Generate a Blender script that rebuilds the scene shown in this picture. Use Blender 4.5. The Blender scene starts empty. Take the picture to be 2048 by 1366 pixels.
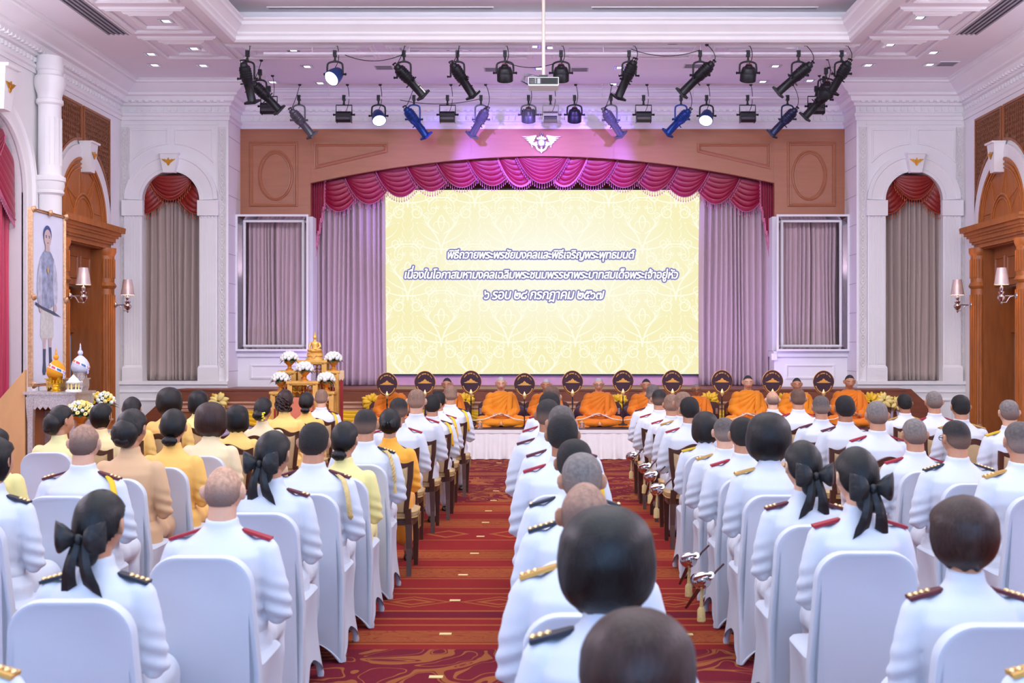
import bpy, bmesh, math, random
from mathutils import Vector, Matrix, noise, Euler
from mathutils.bvhtree import BVHTree
random.seed(7)
SC = bpy.context.scene
COL = SC.collection
PI = math.pi

# ---------------------------------------------------------------- camera
CAMZ, FPX, VX, VY = 1.72, 2400.0, 1085.0, 696.0     # eye height, focal length and optical axis in the 2048 x 1366 frame
cd = bpy.data.cameras.new('camera')
cam = bpy.data.objects.new('camera', cd)
COL.objects.link(cam)
cam.location = (0, 0, CAMZ)
cam.rotation_euler = (PI / 2, 0, 0)
cd.sensor_width = 36.0
cd.lens = FPX / 2048 * 36.0
cd.shift_x = (1024 - VX) / 2048
cd.shift_y = (VY - 683) / 2048
cd.clip_start, cd.clip_end = 0.05, 100
cd.dof.use_dof = True
cd.dof.focus_distance = 15.0
cd.dof.aperture_fstop = 5.0
SC.camera = cam

# ---------------------------------------------------------------- exposure
vs = SC.view_settings
vs.view_transform = 'Standard'
vs.look = 'None'
vs.gamma = 1.0
vs.use_curve_mapping = False
vs.exposure = 0.08
SC.cycles.max_bounces = 7
SC.cycles.diffuse_bounces = 4
SC.cycles.glossy_bounces = 3
SC.cycles.transmission_bounces = 4
SC.cycles.transparent_max_bounces = 6
SC.cycles.caustics_reflective = False
SC.cycles.caustics_refractive = False
SC.cycles.sample_clamp_indirect = 4.0

# ---------------------------------------------------------------- world and large lights
W = bpy.data.worlds.new('hall_world')
SC.world = W
W.use_nodes = True
W.node_tree.nodes['Background'].inputs[0].default_value = (0.62, 0.74, 1.0, 1)
W.node_tree.nodes['Background'].inputs[1].default_value = 1.0


def area(name, loc, rot, sx, sy, power, color, spread=180):
    l = bpy.data.lights.new(name, 'AREA')
    l.shape = 'RECTANGLE'
    l.size, l.size_y = sx, sy
    l.energy, l.color = power, color
    l.spread = math.radians(spread)
    o = bpy.data.objects.new(name, l)
    COL.objects.link(o)
    o.location, o.rotation_euler = loc, rot
    return o


def spot(name, loc, target, power, color, angle=40, blend=0.6, radius=0.06):
    l = bpy.data.lights.new(name, 'SPOT')
    l.energy, l.color = power, color
    l.spot_size, l.spot_blend = math.radians(angle), blend
    l.shadow_soft_size = radius
    o = bpy.data.objects.new(name, l)
    COL.objects.link(o)
    o.location = loc
    o.rotation_euler = (Vector(target) - Vector(loc)).to_track_quat('-Z', 'Y').to_euler()
    return o


# hall lighting of the ceiling tray (outside the frame overhead), an added blue fill behind the camera, the downlights near the stage
area('tray_light_near', (0, 3.0, 6.75), (0, 0, 0), 7.6, 9.0, 500, (0.80, 0.92, 1.0))
area('tray_light_far', (0, 11.0, 6.75), (0, 0, 0), 7.0, 5.5, 250, (0.95, 0.95, 1.0))
area('side_light_left', (-6.2, 8.0, 6.2), (0, 0, 0), 1.0, 15.0, 110, (0.97, 0.95, 1.0))
area('side_light_right', (6.2, 8.0, 6.2), (0, 0, 0), 1.0, 15.0, 110, (1.0, 0.96, 0.98))
area('rear_fill_light', (0, -5.6, 3.4), (PI / 2, 0, 0), 12.0, 4.2, 760, (0.28, 0.56, 1.0))
# added fills without fittings: far wall, ceiling from both sides, violet from stage floor
area('far_wall_fill', (0, 10.5, 6.2), (math.radians(80), 0, 0), 9.0, 0.5, 250, (0.97, 0.93, 1.0), 150)
for sx in (-1, 1):
    area('ceiling_fill', (sx * 7.25, 7.0, 3.9), (PI, sx * math.radians(28), 0), 0.2, 15.0, 540, (0.90, 0.82, 1.0))
area('violet_stage_fill', (0, 20.9, 1.06), (math.radians(168), 0, 0), 8.4, 0.12, 120, (0.50, 0.34, 1.0))


# ---------------------------------------------------------------- helpers
def lin(c):
    return tuple(((v / 255) / 12.92 if v / 255 <= 0.04045 else ((v / 255 + 0.055) / 1.055) ** 2.4) for v in c)


MATS = {}


def mat(name, rgb, rough=0.5, metal=0.0, var=0.06, scale=6.0, bump=0.0, bscale=40.0, emit=None, estr=1.0, stretch=None, spec=0.5, sheen=0.0, trans=0.0):
    """principled material with a little procedural noise in its colour and, if asked, a bump"""
    if name in MATS:
        return MATS[name]
    m = bpy.data.materials.new(name)
    m.use_nodes = True
    nt = m.node_tree
    b = nt.nodes['Principled BSDF']
    c = lin(rgb)
    b.inputs['Roughness'].default_value = rough
    b.inputs['Metallic'].default_value = metal
    b.inputs['Specular IOR Level'].default_value = spec
    if sheen:
        b.inputs['Sheen Weight'].default_value = sheen
    if trans:
        b.inputs['Transmission Weight'].default_value = trans
    tc = nt.nodes.new('ShaderNodeTexCoord')
    src = tc.outputs['Object']
    if stretch:
        mp = nt.nodes.new('ShaderNodeMapping')
        mp.inputs['Scale'].default_value = stretch
        nt.links.new(src, mp.inputs['Vector'])
        src = mp.outputs['Vector']
    n = nt.nodes.new('ShaderNodeTexNoise')
    n.inputs['Scale'].default_value = scale
    n.inputs['Detail'].default_value = 3
    nt.links.new(src, n.inputs['Vector'])
    r = nt.nodes.new('ShaderNodeValToRGB')
    r.color_ramp.elements[0].position, r.color_ramp.elements[1].position = 0.3, 0.7
    r.color_ramp.elements[0].color = tuple(x * (1 - var) for x in c) + (1,)
    r.color_ramp.elements[1].color = tuple(min(1, x * (1 + var)) for x in c) + (1,)
    nt.links.new(n.outputs['Fac'], r.inputs['Fac'])
    nt.links.new(r.outputs['Color'], b.inputs['Base Color'])
    if emit:
        b.inputs['Emission Color'].default_value = lin(emit) + (1,)
        b.inputs['Emission Strength'].default_value = estr
    if bump:
        n2 = nt.nodes.new('ShaderNodeTexNoise')
        n2.inputs['Scale'].default_value = bscale
        nt.links.new(src, n2.inputs['Vector'])
        bp = nt.nodes.new('ShaderNodeBump')
        bp.inputs['Strength'].default_value = bump
        bp.inputs['Distance'].default_value = 0.01
        nt.links.new(n2.outputs['Fac'], bp.inputs['Height'])
        nt.links.new(bp.outputs['Normal'], b.inputs['Normal'])
    MATS[name] = m
    return m


def wood(name, rgb, rough=0.4, stretch=(2, 2, 0.25), scale=9, var=0.16):
    return mat(name, rgb, rough, var=var, scale=scale, stretch=stretch, bump=0.05, bscale=30)


def newobj(name, data, parent=None):
    o = bpy.data.objects.new(name, data)
    COL.objects.link(o)
    if parent is not None:
        o.parent = parent
    return o


def tag(o, label=None, cat=None, group=None, kind=None):
    if label:
        o['label'] = label
    if cat:
        o['category'] = cat
    if group:
        o['group'] = group
    if kind:
        o['kind'] = kind
    return o


def thing(name, label, cat, loc=(0, 0, 0), rz=0.0, group=None, scale=1.0):
    o = bpy.data.objects.new(name, None)
    COL.objects.link(o)
    o.empty_display_size = 0.1
    o.location = loc
    o.rotation_euler = (0, 0, rz)
    o.scale = (scale, scale, scale)
    return tag(o, label, cat, group)


def struct(o, label=None):
    o['kind'] = 'structure'
    if label:
        o['label'] = label
    return o


KIDS = {}


def dup(root, loc, rz=0.0, label=None, group=None, scale=None):
    """copy of a thing with copies of its parts and sub-parts (mesh data shared)"""
    r = root.copy()
    COL.objects.link(r)
    r.location = loc
    r.rotation_euler = (0, 0, rz)
    if scale is not None:
        r.scale = (scale, scale, scale)
    if label:
        r['label'] = label
    if group:
        r['group'] = group
    for ch in list(root.children):
        c = ch.copy()
        COL.objects.link(c)
        c.parent = r
        for g in list(ch.children):
            d = g.copy()
            COL.objects.link(d)
            d.parent = c
    return r


class MB:
    """collects faces for one mesh object"""

    def __init__(self, M=None):
        self.v, self.f, self.mi = [], [], []
        self.M = M
        self.cur = 0

    def m(self, i):
        self.cur = i
        return self

    def add(self, vs, fs):
        o = len(self.v)
        if self.M is not None:
            vs = [self.M @ Vector(p) for p in vs]
        self.v.extend([tuple(p) for p in vs])
        self.f.extend([tuple(i + o for i in f) for f in fs])
        self.mi.extend([self.cur] * len(fs))
        return self

    def box(self, x0, x1, y0, y1, z0, z1):
        vs = [(x0, y0, z0), (x1, y0, z0), (x1, y1, z0), (x0, y1, z0), (x0, y0, z1), (x1, y0, z1), (x1, y1, z1), (x0, y1, z1)]
        return self.add(vs, [(0, 3, 2, 1), (4, 5, 6, 7), (0, 1, 5, 4), (1, 2, 6, 5), (2, 3, 7, 6), (3, 0, 4, 7)])

    def cbox(self, c, s):
        return self.box(c[0] - s[0] / 2, c[0] + s[0] / 2, c[1] - s[1] / 2, c[1] + s[1] / 2, c[2] - s[2] / 2, c[2] + s[2] / 2)

    def loft(self, rings, cap0=True, cap1=True, closed=True):
        n = len(rings[0])
        vs = [p for r in rings for p in r]
        fs = []
        for i in range(len(rings) - 1):
            for j in range(n if closed else n - 1):
                k = (j + 1) % n
                fs.append((i * n + j, i * n + k, (i + 1) * n + k, (i + 1) * n + j))
        if cap0:
            fs.append(tuple(range(n - 1, -1, -1)))
        if cap1:
            fs.append(tuple((len(rings) - 1) * n + j for j in range(n)))
        return self.add(vs, fs)

    def grid(self, fn, nu, nv, cu=False):
        vs = [fn(i / (nu if cu else nu - 1), j / (nv - 1)) for j in range(nv) for i in range(nu)]
        fs = []
        for j in range(nv - 1):
            for i in range(nu if cu else nu - 1):
                k = (i + 1) % nu
                fs.append((j * nu + i, j * nu + k, (j + 1) * nu + k, (j + 1) * nu + i))
        return self.add(vs, fs)

    def tube(self, pts, r, n=10, closed=False, caps=True, flat=None):
        pts = [Vector(p) for p in pts]
        k = len(pts)
        rs = r if isinstance(r, (list, tuple)) else [r] * k
        rings, up = [], None
        for i, p in enumerate(pts):
            if closed:
                t = pts[(i + 1) % k] - pts[i - 1]
            else:
                t = pts[min(i + 1, k - 1)] - pts[max(i - 1, 0)]
            t.normalize()
            if up is None:
                up = Vector((0, 0, 1)) if abs(t.z) < 0.9 else Vector((0, 1, 0))
            a = t.cross(up)
            if a.length < 1e-6:
                a = t.orthogonal()
            a.normalize()
            b = a.cross(t).normalized()
            up = b
            fl = flat or 1.0
            rings.append([p + a * (rs[i] * math.cos(2 * PI * j / n)) + b * (rs[i] * fl * math.sin(2 * PI * j / n)) for j in range(n)])
        if closed:
            rings.append(rings[0])
            return self.loft(rings, False, False)
        return self.loft(rings, caps, caps)

    def cyl(self, p0, p1, r0, r1=None, n=16):
        return self.tube([p0, p1], [r0, r0 if r1 is None else r1], n)

    def lathe(self, prof, c=(0, 0, 0), n=24, cap0=True, cap1=True):
        rings = [[(c[0] + r * math.cos(2 * PI * j / n), c[1] + r * math.sin(2 * PI * j / n), c[2] + z) for j in range(n)] for r, z in prof]
        return self.loft(rings, cap0, cap1)

    def ell(self, c, r, n=16, m=10, fn=None):
        rings = []
        for i in range(m + 1):
            ph = -PI / 2 + PI * i / m
            cr, sz = max(math.cos(ph), 1e-3), math.sin(ph)
            ring = []
            for j in range(n):
                a = 2 * PI * j / n
                d = Vector((cr * math.cos(a), cr * math.sin(a), sz))
                k = fn(d) if fn else 1.0
                ring.append((c[0] + r[0] * d.x * k, c[1] + r[1] * d.y * k, c[2] + r[2] * d.z * k))
            rings.append(ring)
        return self.loft(rings)

    def prism(self, poly, d0, d1, fn):
        """extrude a 2-D polygon between depths d0 and d1; fn maps (u, v, d) to a point"""
        n = len(poly)
        vs = [fn(u, v, d0) for u, v in poly] + [fn(u, v, d1) for u, v in poly]
        fs = [tuple(range(n)), tuple(range(2 * n - 1, n - 1, -1))]
        fs += [(i, i + n, (i + 1) % n + n, (i + 1) % n) for i in range(n)]
        return self.add(vs, fs)

    def ribbon(self, path, prof, up, closed=False):
        """sweep profile [(side, height)] along a path lying in a plane with normal `up`; side is to the right of the path"""
        path = [Vector(p) for p in path]
        up = Vector(up).normalized()
        k = len(path)
        rings = []
        for i, p in enumerate(path):
            if closed:
                a, b = (p - path[i - 1]), (path[(i + 1) % k] - p)
            else:
                a = (p - path[i - 1]) if i else (path[1] - p)
                b = (path[i + 1] - p) if i < k - 1 else (p - path[i - 1])
            a.normalize()
            b.normalize()
            na, nb = a.cross(up), b.cross(up)
            nn = na + nb
            nn = nn.normalized() if nn.length > 1e-6 else na
            s = 1.0 / max(0.3, nn.dot(na))
            rings.append([p + nn * (d * s) + up * h for d, h in prof])
        if closed:
            rings.append(rings[0])
            return self.loft(rings, False, False)
        return self.loft(rings)

    def build(self, name, mats, parent=None, smooth=True, angle=40, loc=None):
        me = bpy.data.meshes.new(name)
        me.from_pydata(self.v, [], self.f)
        for mm in (mats if isinstance(mats, (list, tuple)) else [mats]):
            me.materials.append(mm)
        if any(self.mi):
            me.polygons.foreach_set('material_index', self.mi)
        bm = bmesh.new()
        bm.from_mesh(me)
        bmesh.ops.recalc_face_normals(bm, faces=bm.faces)
        bm.to_mesh(me)
        bm.free()
        if smooth:
            me.polygons.foreach_set('use_smooth', [True] * len(me.polygons))
            me.set_sharp_from_angle(angle=math.radians(angle))
        me.update()
        o = newobj(name, me, parent)
        if loc is not None:
            o.location = loc
        return o


def at(px, py, Y):
    """the point at depth Y seen at pixel (px, py) of the photograph"""
    return Vector(((px - VX) / FPX * Y, Y, CAMZ - (py - VY) / FPX * Y))


def sstep(a, b, x):
    t = max(0.0, min(1.0, (x - a) / (b - a)))
    return t * t * (3 - 2 * t)


def lerp(a, b, t):
    return a + (b - a) * t


def interp(xs, ys, x):
    if x <= xs[0]:
        return ys[0]
    for i in range(len(xs) - 1):
        if x <= xs[i + 1]:
            return lerp(ys[i], ys[i + 1], (x - xs[i]) / (xs[i + 1] - xs[i]))
    return ys[-1]


# ---------------------------------------------------------------- materials shared by many things
WHITE = mat('white_paint', (238, 236, 236), 0.55, var=0.02, scale=2)
CEIL = mat('ceiling_paint', (240, 236, 240), 0.7, var=0.015, scale=1.5)
RELIEF = mat('white_relief_plaster', (226, 222, 220), 0.6, var=0.05, scale=20, bump=0.2, bscale=30)
OAK = wood('honey_oak', (170, 98, 42))
OAKD = wood('brown_oak', (150, 86, 42))
STAGEWOOD = wood('stage_panel_wood', (164, 102, 70), stretch=(0.4, 1, 3), scale=5, var=0.06)
LIPWOOD = wood('dark_lip_wood', (120, 62, 36), stretch=(0.3, 1, 4))
GOLD = mat('gold_leaf', (212, 150, 48), 0.32, 0.75, var=0.1, scale=30)
GOLDP = mat('gold_paint', (224, 170, 84), 0.45, 0.2, var=0.1, scale=25)
CHROME = mat('chrome', (214, 214, 220), 0.14, 1.0, var=0.02)
SILVER = mat('embossed_silver', (205, 198, 196), 0.32, 0.75, var=0.22, scale=70, bump=0.18, bscale=110)
BLACK = mat('black_metal', (26, 27, 32), 0.42, 0.3, var=0.15)
GREYM = mat('grey_metal', (104, 106, 114), 0.38, 0.6, var=0.08)
TAUPE = mat('taupe_curtain', (176, 158, 150), 0.8, var=0.05, scale=3, stretch=(6, 6, 0.3), sheen=0.2)
MAUVE = mat('mauve_curtain', (198, 174, 176), 0.8, var=0.05, scale=3, stretch=(6, 6, 0.3), sheen=0.2)
CRIMSON = mat('crimson_satin', (150, 12, 56), 0.42, var=0.08, scale=5, sheen=0.1)
RUST = mat('rust_red_satin', (136, 26, 16), 0.42, var=0.08, scale=5, sheen=0.1)
PINKTRIM = mat('pink_fringe', (206, 120, 150), 0.6, var=0.15, scale=60)
RUSTTRIM = mat('rust_fringe', (188, 92, 64), 0.6, var=0.15, scale=60)

# ================================================================ THE ROOM
XW, YW, YB, XR, ZC = 7.446, 21.2, 22.04, 5.55, 6.40      # side walls, far wall, proscenium wall, recess, ceiling


# ---- carpet
def carpet_material():
    m = bpy.data.materials.new('patterned_carpet')
    m.use_nodes = True
    nt = m.node_tree
    N, L = nt.nodes.new, nt.links.new
    b = nt.nodes['Principled BSDF']
    b.inputs['Roughness'].default_value = 0.95
    b.inputs['Specular IOR Level'].default_value = 0.1
    tc = N('ShaderNodeTexCoord')
    sx = N('ShaderNodeSeparateXYZ')
    L(tc.outputs['Object'], sx.inputs[0])
    X, Y = sx.outputs[0], sx.outputs[1]

    def math_(op, a, b_=None, c=None):
        n = N('ShaderNodeMath')
        n.operation = op
        for i, v in enumerate((a, b_, c)):
            if v is None:
                continue
            if isinstance(v, (int, float)):
                n.inputs[i].default_value = v
            else:
                L(v, n.inputs[i])
        return n.outputs[0]

    def mx(fac, a, b_):
        n = N('ShaderNodeMix')
        n.data_type = 'RGBA'
        L(fac, n.inputs[0])
        for i, v in ((6, a), (7, b_)):
            if isinstance(v, tuple):
                n.inputs[i].default_value = v + (1,)
            else:
                L(v, n.inputs[i])
        return n.outputs[2]

    nz = N('ShaderNodeTexNoise')
    nz.inputs['Scale'].default_value = 1.1
    nz.inputs['Detail'].default_value = 2
    L(tc.outputs['Object'], nz.inputs['Vector'])
    # curling leaf scrolls: contour lines of a distorted ring pattern
    wv = N('ShaderNodeTexNoise')
    wv.inputs['Scale'].default_value = 1.55
    wv.inputs['Detail'].default_value = 0.6
    wv.inputs['Distortion'].default_value = 2.6
    L(tc.outputs['Object'], wv.inputs['Vector'])
    scroll = math_('COMPARE', wv.outputs['Fac'], 0.585, 0.042)
    scroll2 = math_('MAXIMUM', math_('COMPARE', wv.outputs['Fac'], 0.655, 0.010), math_('COMPARE', wv.outputs['Fac'], 0.45, 0.010))
    scroll = math_('MAXIMUM', scroll, scroll2)
    # wood-like flame bands
    mp = N('ShaderNodeMapping')
    mp.inputs['Scale'].default_value = (1.0, 2.6, 1)
    L(tc.outputs['Object'], mp.inputs['Vector'])
    w2 = N('ShaderNodeTexNoise')
    w2.inputs['Scale'].default_value = 2.6
    w2.inputs['Detail'].default_value = 0.8
    w2.inputs['Distortion'].default_value = 2.2
    L(mp.outputs['Vector'], w2.inputs['Vector'])
    fl = math_('FRACT', math_('MULTIPLY', w2.outputs['Fac'], 7.0))
    flame = math_('MULTIPLY_ADD', math_('GREATER_THAN', fl, 0.3), 0.5, 0.3)

    def band(lo, hi):
        return math_('COMPARE', Y, (lo + hi) / 2, (hi - lo) / 2)

    def union(lst):
        r = lst[0]
        for q in lst[1:]:
            r = math_('MAXIMUM', r, q)
        return r

    lines = union([band(y - 0.018, y + 0.018) for y in (6.98, 7.45, 7.62, 7.85, 8.40, 8.58, 8.95, 9.42, 9.74, 10.2, 10.75, 11.5, 12.05, 12.5, 13.3)])
    flames = math_('MULTIPLY', union([band(7.02, 7.30), band(9.0, 9.36), band(9.8, 10.15), band(11.55, 12.0), band(12.6, 13.1), band(16.2, 16.6)]), flame)
    scrolls = math_('MULTIPLY', union([band(-6, 6.85), band(13.4, 16.0), band(16.8, 30)]), scroll)
    # row of pointed lozenges between two lines
    u = math_('ABSOLUTE', math_('SUBTRACT', math_('FRACT', math_('MULTIPLY', X, 1.7)), 0.5))
    vv = math_('MULTIPLY', math_('ABSOLUTE', math_('SUBTRACT', Y, 8.13)), 2.6)
    dd = math_('ADD', u, vv)
    loz = union([math_('COMPARE', dd, 0.42, 0.035), math_('COMPARE', dd, 0.22, 0.05)])
    loz = math_('MULTIPLY', loz, band(7.9, 8.36))
    u2 = math_('ABSOLUTE', math_('SUBTRACT', math_('FRACT', math_('MULTIPLY', X, 1.7)), 0.5))
    vv2 = math_('MULTIPLY', math_('ABSOLUTE', math_('SUBTRACT', Y, 11.1)), 1.6)
    d2 = math_('ADD', u2, vv2)
    loz2 = math_('MULTIPLY', math_('COMPARE', d2, 0.3, 0.05), band(10.8, 11.45))
    gold = union([lines, flames, scrolls, loz, loz2])
    dark = union([band(-6, 6.85), band(7.66, 7.82), band(13.4, 30)])
    ground = mx(dark, lin((134, 36, 36)), lin((102, 26, 42)))
    ground = mx(math_('MULTIPLY', nz.outputs['Fac'], 0.35), ground, lin((120, 30, 30)))
    col = mx(math_('MULTIPLY', gold, 0.62), ground, lin((164, 102, 48)))
    L(col, b.inputs['Base Color'])
    n3 = N('ShaderNodeTexNoise')
    n3.inputs['Scale'].default_value = 160
    L(tc.outputs['Object'], n3.inputs['Vector'])
    bp = N('ShaderNodeBump')
    bp.inputs['Strength'].default_value = 0.3
    bp.inputs['Distance'].default_value = 0.01
    L(n3.outputs['Fac'], bp.inputs['Height'])
    L(bp.outputs['Normal'], b.inputs['Normal'])
    return m


mb = MB()
mb.box(-8.4, 8.4, -6.2, 23.4, -0.1, 0.0)
struct(mb.build('floor', carpet_material(), smooth=False))


# ---- walls
def arch_wall(mb, u0, u1, z0, z1, uc, R, zs, zb, fn, depth, n=28):
    """wall face u0..u1 x z0..z1 with a round-headed opening (centre uc, half width R, springing zs, sill zb) and its reveal; fn(u, z, d)"""
    def quad(a, b, c, d_, dd=0):
        mb.add([fn(a, c, dd), fn(b, c, dd), fn(b, d_, dd), fn(a, d_, dd)], [(0, 1, 2, 3)])
    quad(u0, uc - R, z0, z1)
    quad(uc + R, u1, z0, z1)
    if zb > z0:
        quad(uc - R, uc + R, z0, zb)
    pts = [(uc - R * math.cos(PI * i / n), zs + R * math.sin(PI * i / n)) for i in range(n + 1)]
    for (a, za), (b, zb_) in zip(pts, pts[1:]):
        mb.add([fn(a, za, 0), fn(b, zb_, 0), fn(b, z1, 0), fn(a, z1, 0)], [(0, 1, 2, 3)])
    edge = [(uc - R, zb)] + pts + [(uc + R, zb)]
    for (a, za), (b, zb_) in zip(edge, edge[1:] + edge[:1]):
        mb.add([fn(a, za, 0), fn(b, zb_, 0), fn(b, zb_, depth), fn(a, za, depth)], [(0, 1, 2, 3)])


def archpath(uc, R, zs, zb, n=28):
    return [(uc - R, zb)] + [(uc - R * math.cos(PI * i / n), zs + R * math.sin(PI * i / n)) for i in range(n + 1)] + [(uc + R, zb)]


DOORY, DH = 19.37, 0.80          # door centre along the side walls, half opening
for s, nm in ((-1, 'wall_left'), (1, 'wall_right')):
    fn = lambda u, z, d: (s * (XW + d), u, z)
    mb = MB()
    if s < 0:
        arch_wall(mb, 14.6, 17.55, 0, ZC, 16.2, 1.0, 3.95, 0.55, fn, 0.31)
        segs = [(-6.0, 14.6), (17.55, DOORY - DH), (DOORY + DH, YW + 0.3)]
    else:
        segs = [(-6.0, DOORY - DH), (DOORY + DH, YW + 0.3)]
    for a, b in segs:
        mb.box(s * XW, s * (XW + 0.15), a, b, 0, ZC)
    mb.box(s * XW, s * (XW + 0.15), DOORY - DH, DOORY + DH, 3.45, ZC)
    if s < 0:
        mb.box(-XW - 0.5, -XW - 0.30, 14.4, 17.75, 0, ZC)
    struct(mb.build(nm, WHITE, smooth=False))

NX, NR, NS, NB = 6.555, 0.504, 4.33, 1.137     # niche windows of the far wall
for s, nm in ((-1, 'wall_far_left'), (1, 'wall_far_right')):
    fn = lambda u, z, d: (u, YW + d, z)
    mb = MB()
    a, b = sorted((s * XR, s * (XW + 0.2)))
    arch_wall(mb, a, b, 0, ZC, s * NX, NR, NS, NB, fn, 0.3)
    mb.box(s * NX - 0.8, s * NX + 0.8, YW + 0.32, YW + 0.4, 0.5, 5.2)
    mb.box(*sorted((s * XR, s * (XR + 0.1))), YW + 0.001, YB + 0.6, 0, ZC)
    struct(mb.build(nm, WHITE, smooth=False))
mb = MB()
mb.box(-8.4, 8.4, -6.3, -6.1, 0, ZC)
struct(mb.build('wall_rear', WHITE, smooth=False))

# joints of the rusticated return walls beside the proscenium
mb = MB()
for s in (-1, 1):
    for k in range(9):
        z = 1.3 + 0.52 * k
        mb.box(*sorted((s * (XR - 0.004), s * (XR + 0.02))), YW + 0.02, YB, z, z + 0.012)
struct(mb.build('trim_1', mat('joint_grey', (196, 190, 194), 0.8), smooth=False))

# ---- ceiling with its tray
TX, TY0, TY1, TZ = 4.65, -4.0, 18.15, 6.87
mb = MB()
for x0, x1, y0, y1 in ((-8, -TX, -6.2, 23.2), (TX, 8, -6.2, 23.2), (-TX, TX, TY1, 23.2), (-TX, TX, -6.2, TY0)):
    mb.box(x0, x1, y0, y1, ZC, ZC + 0.1)
mb.box(-TX - 0.6, TX + 0.6, TY0 - 0.6, TY1 + 0.6, TZ, TZ + 0.1)
for x0, x1, y0, y1 in ((-TX - 0.35, -TX - 0.25, TY0 - 0.3, TY1 + 0.3), (TX + 0.25, TX + 0.35, TY0 - 0.3, TY1 + 0.3), (-TX - 0.3, TX + 0.3, TY1 + 0.25, TY1 + 0.35), (-TX - 0.3, TX + 0.3, TY0 - 0.35, TY0 - 0.25)):
    mb.box(x0, x1, y0, y1, ZC + 0.06, TZ)
struct(mb.build('ceiling', CEIL, smooth=False))
mb = MB()
prof = [(-0.20, 0.0), (-0.20, -0.03), (-0.06, -0.05), (-0.02, -0.05), (0.02, -0.02), (0.02, 0.03), (0.05, 0.06), (0.05, 0.09), (0.11, 0.16), (0.14, 0.18), (0.14, 0.23), (0.17, 0.25), (0.17, 0.28), (-0.2, 0.28)]
ring = [(-TX, TY0, ZC), (-TX, TY1, ZC), (TX, TY1, ZC), (TX, TY0, ZC)]
mb.ribbon(ring, prof, (0, 0, 1), closed=True)
struct(mb.build('trim_2', WHITE, angle=25))


def frame(mb, x0, x1, y0, y1, z, prof):
    mb.ribbon([(x0, y0, z), (x0, y1, z), (x1, y1, z), (x1, y0, z)], prof, (0, 0, -1), closed=True)


fp = [(-0.06, 0), (-0.06, 0.025), (-0.03, 0.04), (0.0, 0.022), (0.03, 0.03), (0.05, 0.0)]
mb = MB()
for s in (-1, 1):
    for yc in (14.0, 15.55, 17.12, 18.68):
        xs = sorted((s * 4.95, s * 6.05))
        frame(mb, xs[0], xs[1], yc - 0.62, yc + 0.62, ZC, fp)
        frame(mb, xs[0] + 0.24, xs[1] - 0.24, yc - 0.38, yc + 0.38, ZC, fp)
for xc in (-3.75, -1.3, 1.3, 3.75):
    frame(mb, xc - 1.1, xc + 1.1, 18.5, 19.3, ZC, fp)
    frame(mb, xc - 0.85, xc + 0.85, 18.68, 19.12, ZC, fp)
for s in (-1, 1):
    xs = sorted((s * 0.25, s * 4.1))
    frame(mb, xs[0], xs[1], 9.0, 17.35, TZ, fp)
struct(mb.build('trim_3', WHITE, angle=25))

# ---- cornice with dentils
prof = [(0, 5.74), (0.025, 5.74), (0.025, 5.80), (0.05, 5.82), (0.05, 5.86), (0.02, 5.88), (0.02, 5.98), (0.06, 6.0), (0.06, 6.04), (0.12, 6.07), (0.14, 6.14), (0.2, 6.16), (0.2, 6.2), (0.27, 6.24), (0.36, 6.33), (0.4, 6.34), (0.4, 6.37), (0.44, 6.385), (0.44, 6.41), (0, 6.41)]
path = [(-XW, -6.0, 0), (-XW, YW, 0), (-XR, YW, 0), (-XR, YB, 0), (XR, YB, 0), (XR, YW, 0), (XW, YW, 0), (XW, -6.0, 0)]
mb = MB()
mb.ribbon(path, prof, (0, 0, 1))
for s in (-1, 1):
    y = 12.0
    while y < YW - 0.15:
        mb.box(*sorted((s * (XW - 0.13), s * (XW - 0.05))), y, y + 0.06, 6.04, 6.09)
        mb.box(*sorted((s * (XW - 0.05), s * (XW - 0.02))), y, y + 0.045, 5.9, 5.965)
        y += 0.12
    x = XR + 0.05
    while x < XW - 0.15:
        mb.box(*sorted((s * x, s * (x + 0.06))), YW - 0.13, YW - 0.05, 6.04, 6.09)
        mb.box(*sorted((s * x, s * (x + 0.045))), YW - 0.05, YW - 0.02, 5.9, 5.965)
        x += 0.12
x = -XR + 0.2
while x < XR - 0.2:
    mb.box(x, x + 0.06, YB - 0.13, YB - 0.05, 6.04, 6.09)
    mb.box(x, x + 0.045, YB - 0.05, YB - 0.02, 5.9, 5.965)
    x += 0.12
struct(mb.build('trim_4', WHITE, angle=25))

# ---- relief of the far wall sides: dado, guilloche strips, frames
mb = MB()
for s in (-1, 1):
    X = lambda a, b: sorted((s * a, s * b))
    mb.box(*X(XR, XW), YW - 0.06, YW, 0, NB - 0.06)                      # dado
    mb.box(*X(XR - 0.01, XW), YW - 0.10, YW, NB - 0.06, NB)              # dado rail
    mb.box(*X(XR, XW), YW - 0.075, YW, NB - 0.2, NB - 0.18)
    for z0, z1 in ((0.42, 0.80),):
        x0, x1 = X(XR + 0.25, XW - 0.25)
        mb.ribbon([(x0, YW - 0.06, z0), (x0, YW - 0.06, z1), (x1, YW - 0.06, z1), (x1, YW - 0.06, z0)], [(-0.03, 0), (-0.03, 0.015), (0.0, 0.025), (0.03, 0.0)], (0, -1, 0), closed=True)
    mb.box(*X(5.72, 7.39), YW - 0.02, YW, 5.66, 5.70)
    # spandrel frame with an arched foot
    for t in (-1, 1):
        xa, xb = s * NX + t * 0.07, s * NX + t * 0.725
        pts = [(xa, YW, 5.58), (xb, YW, 5.58)]
        for k in range(9):
            xx = lerp(xb, xa, k / 8)
            pts.append((xx, YW, 4.335 + math.sqrt(max(0.0, 1.0 - (xx - s * NX) ** 2))))
        mb.ribbon(pts, [(-0.02, 0), (-0.012, 0.014), (0.012, 0.014), (0.02, 0)], (0, -1, 0), closed=True)
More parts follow.
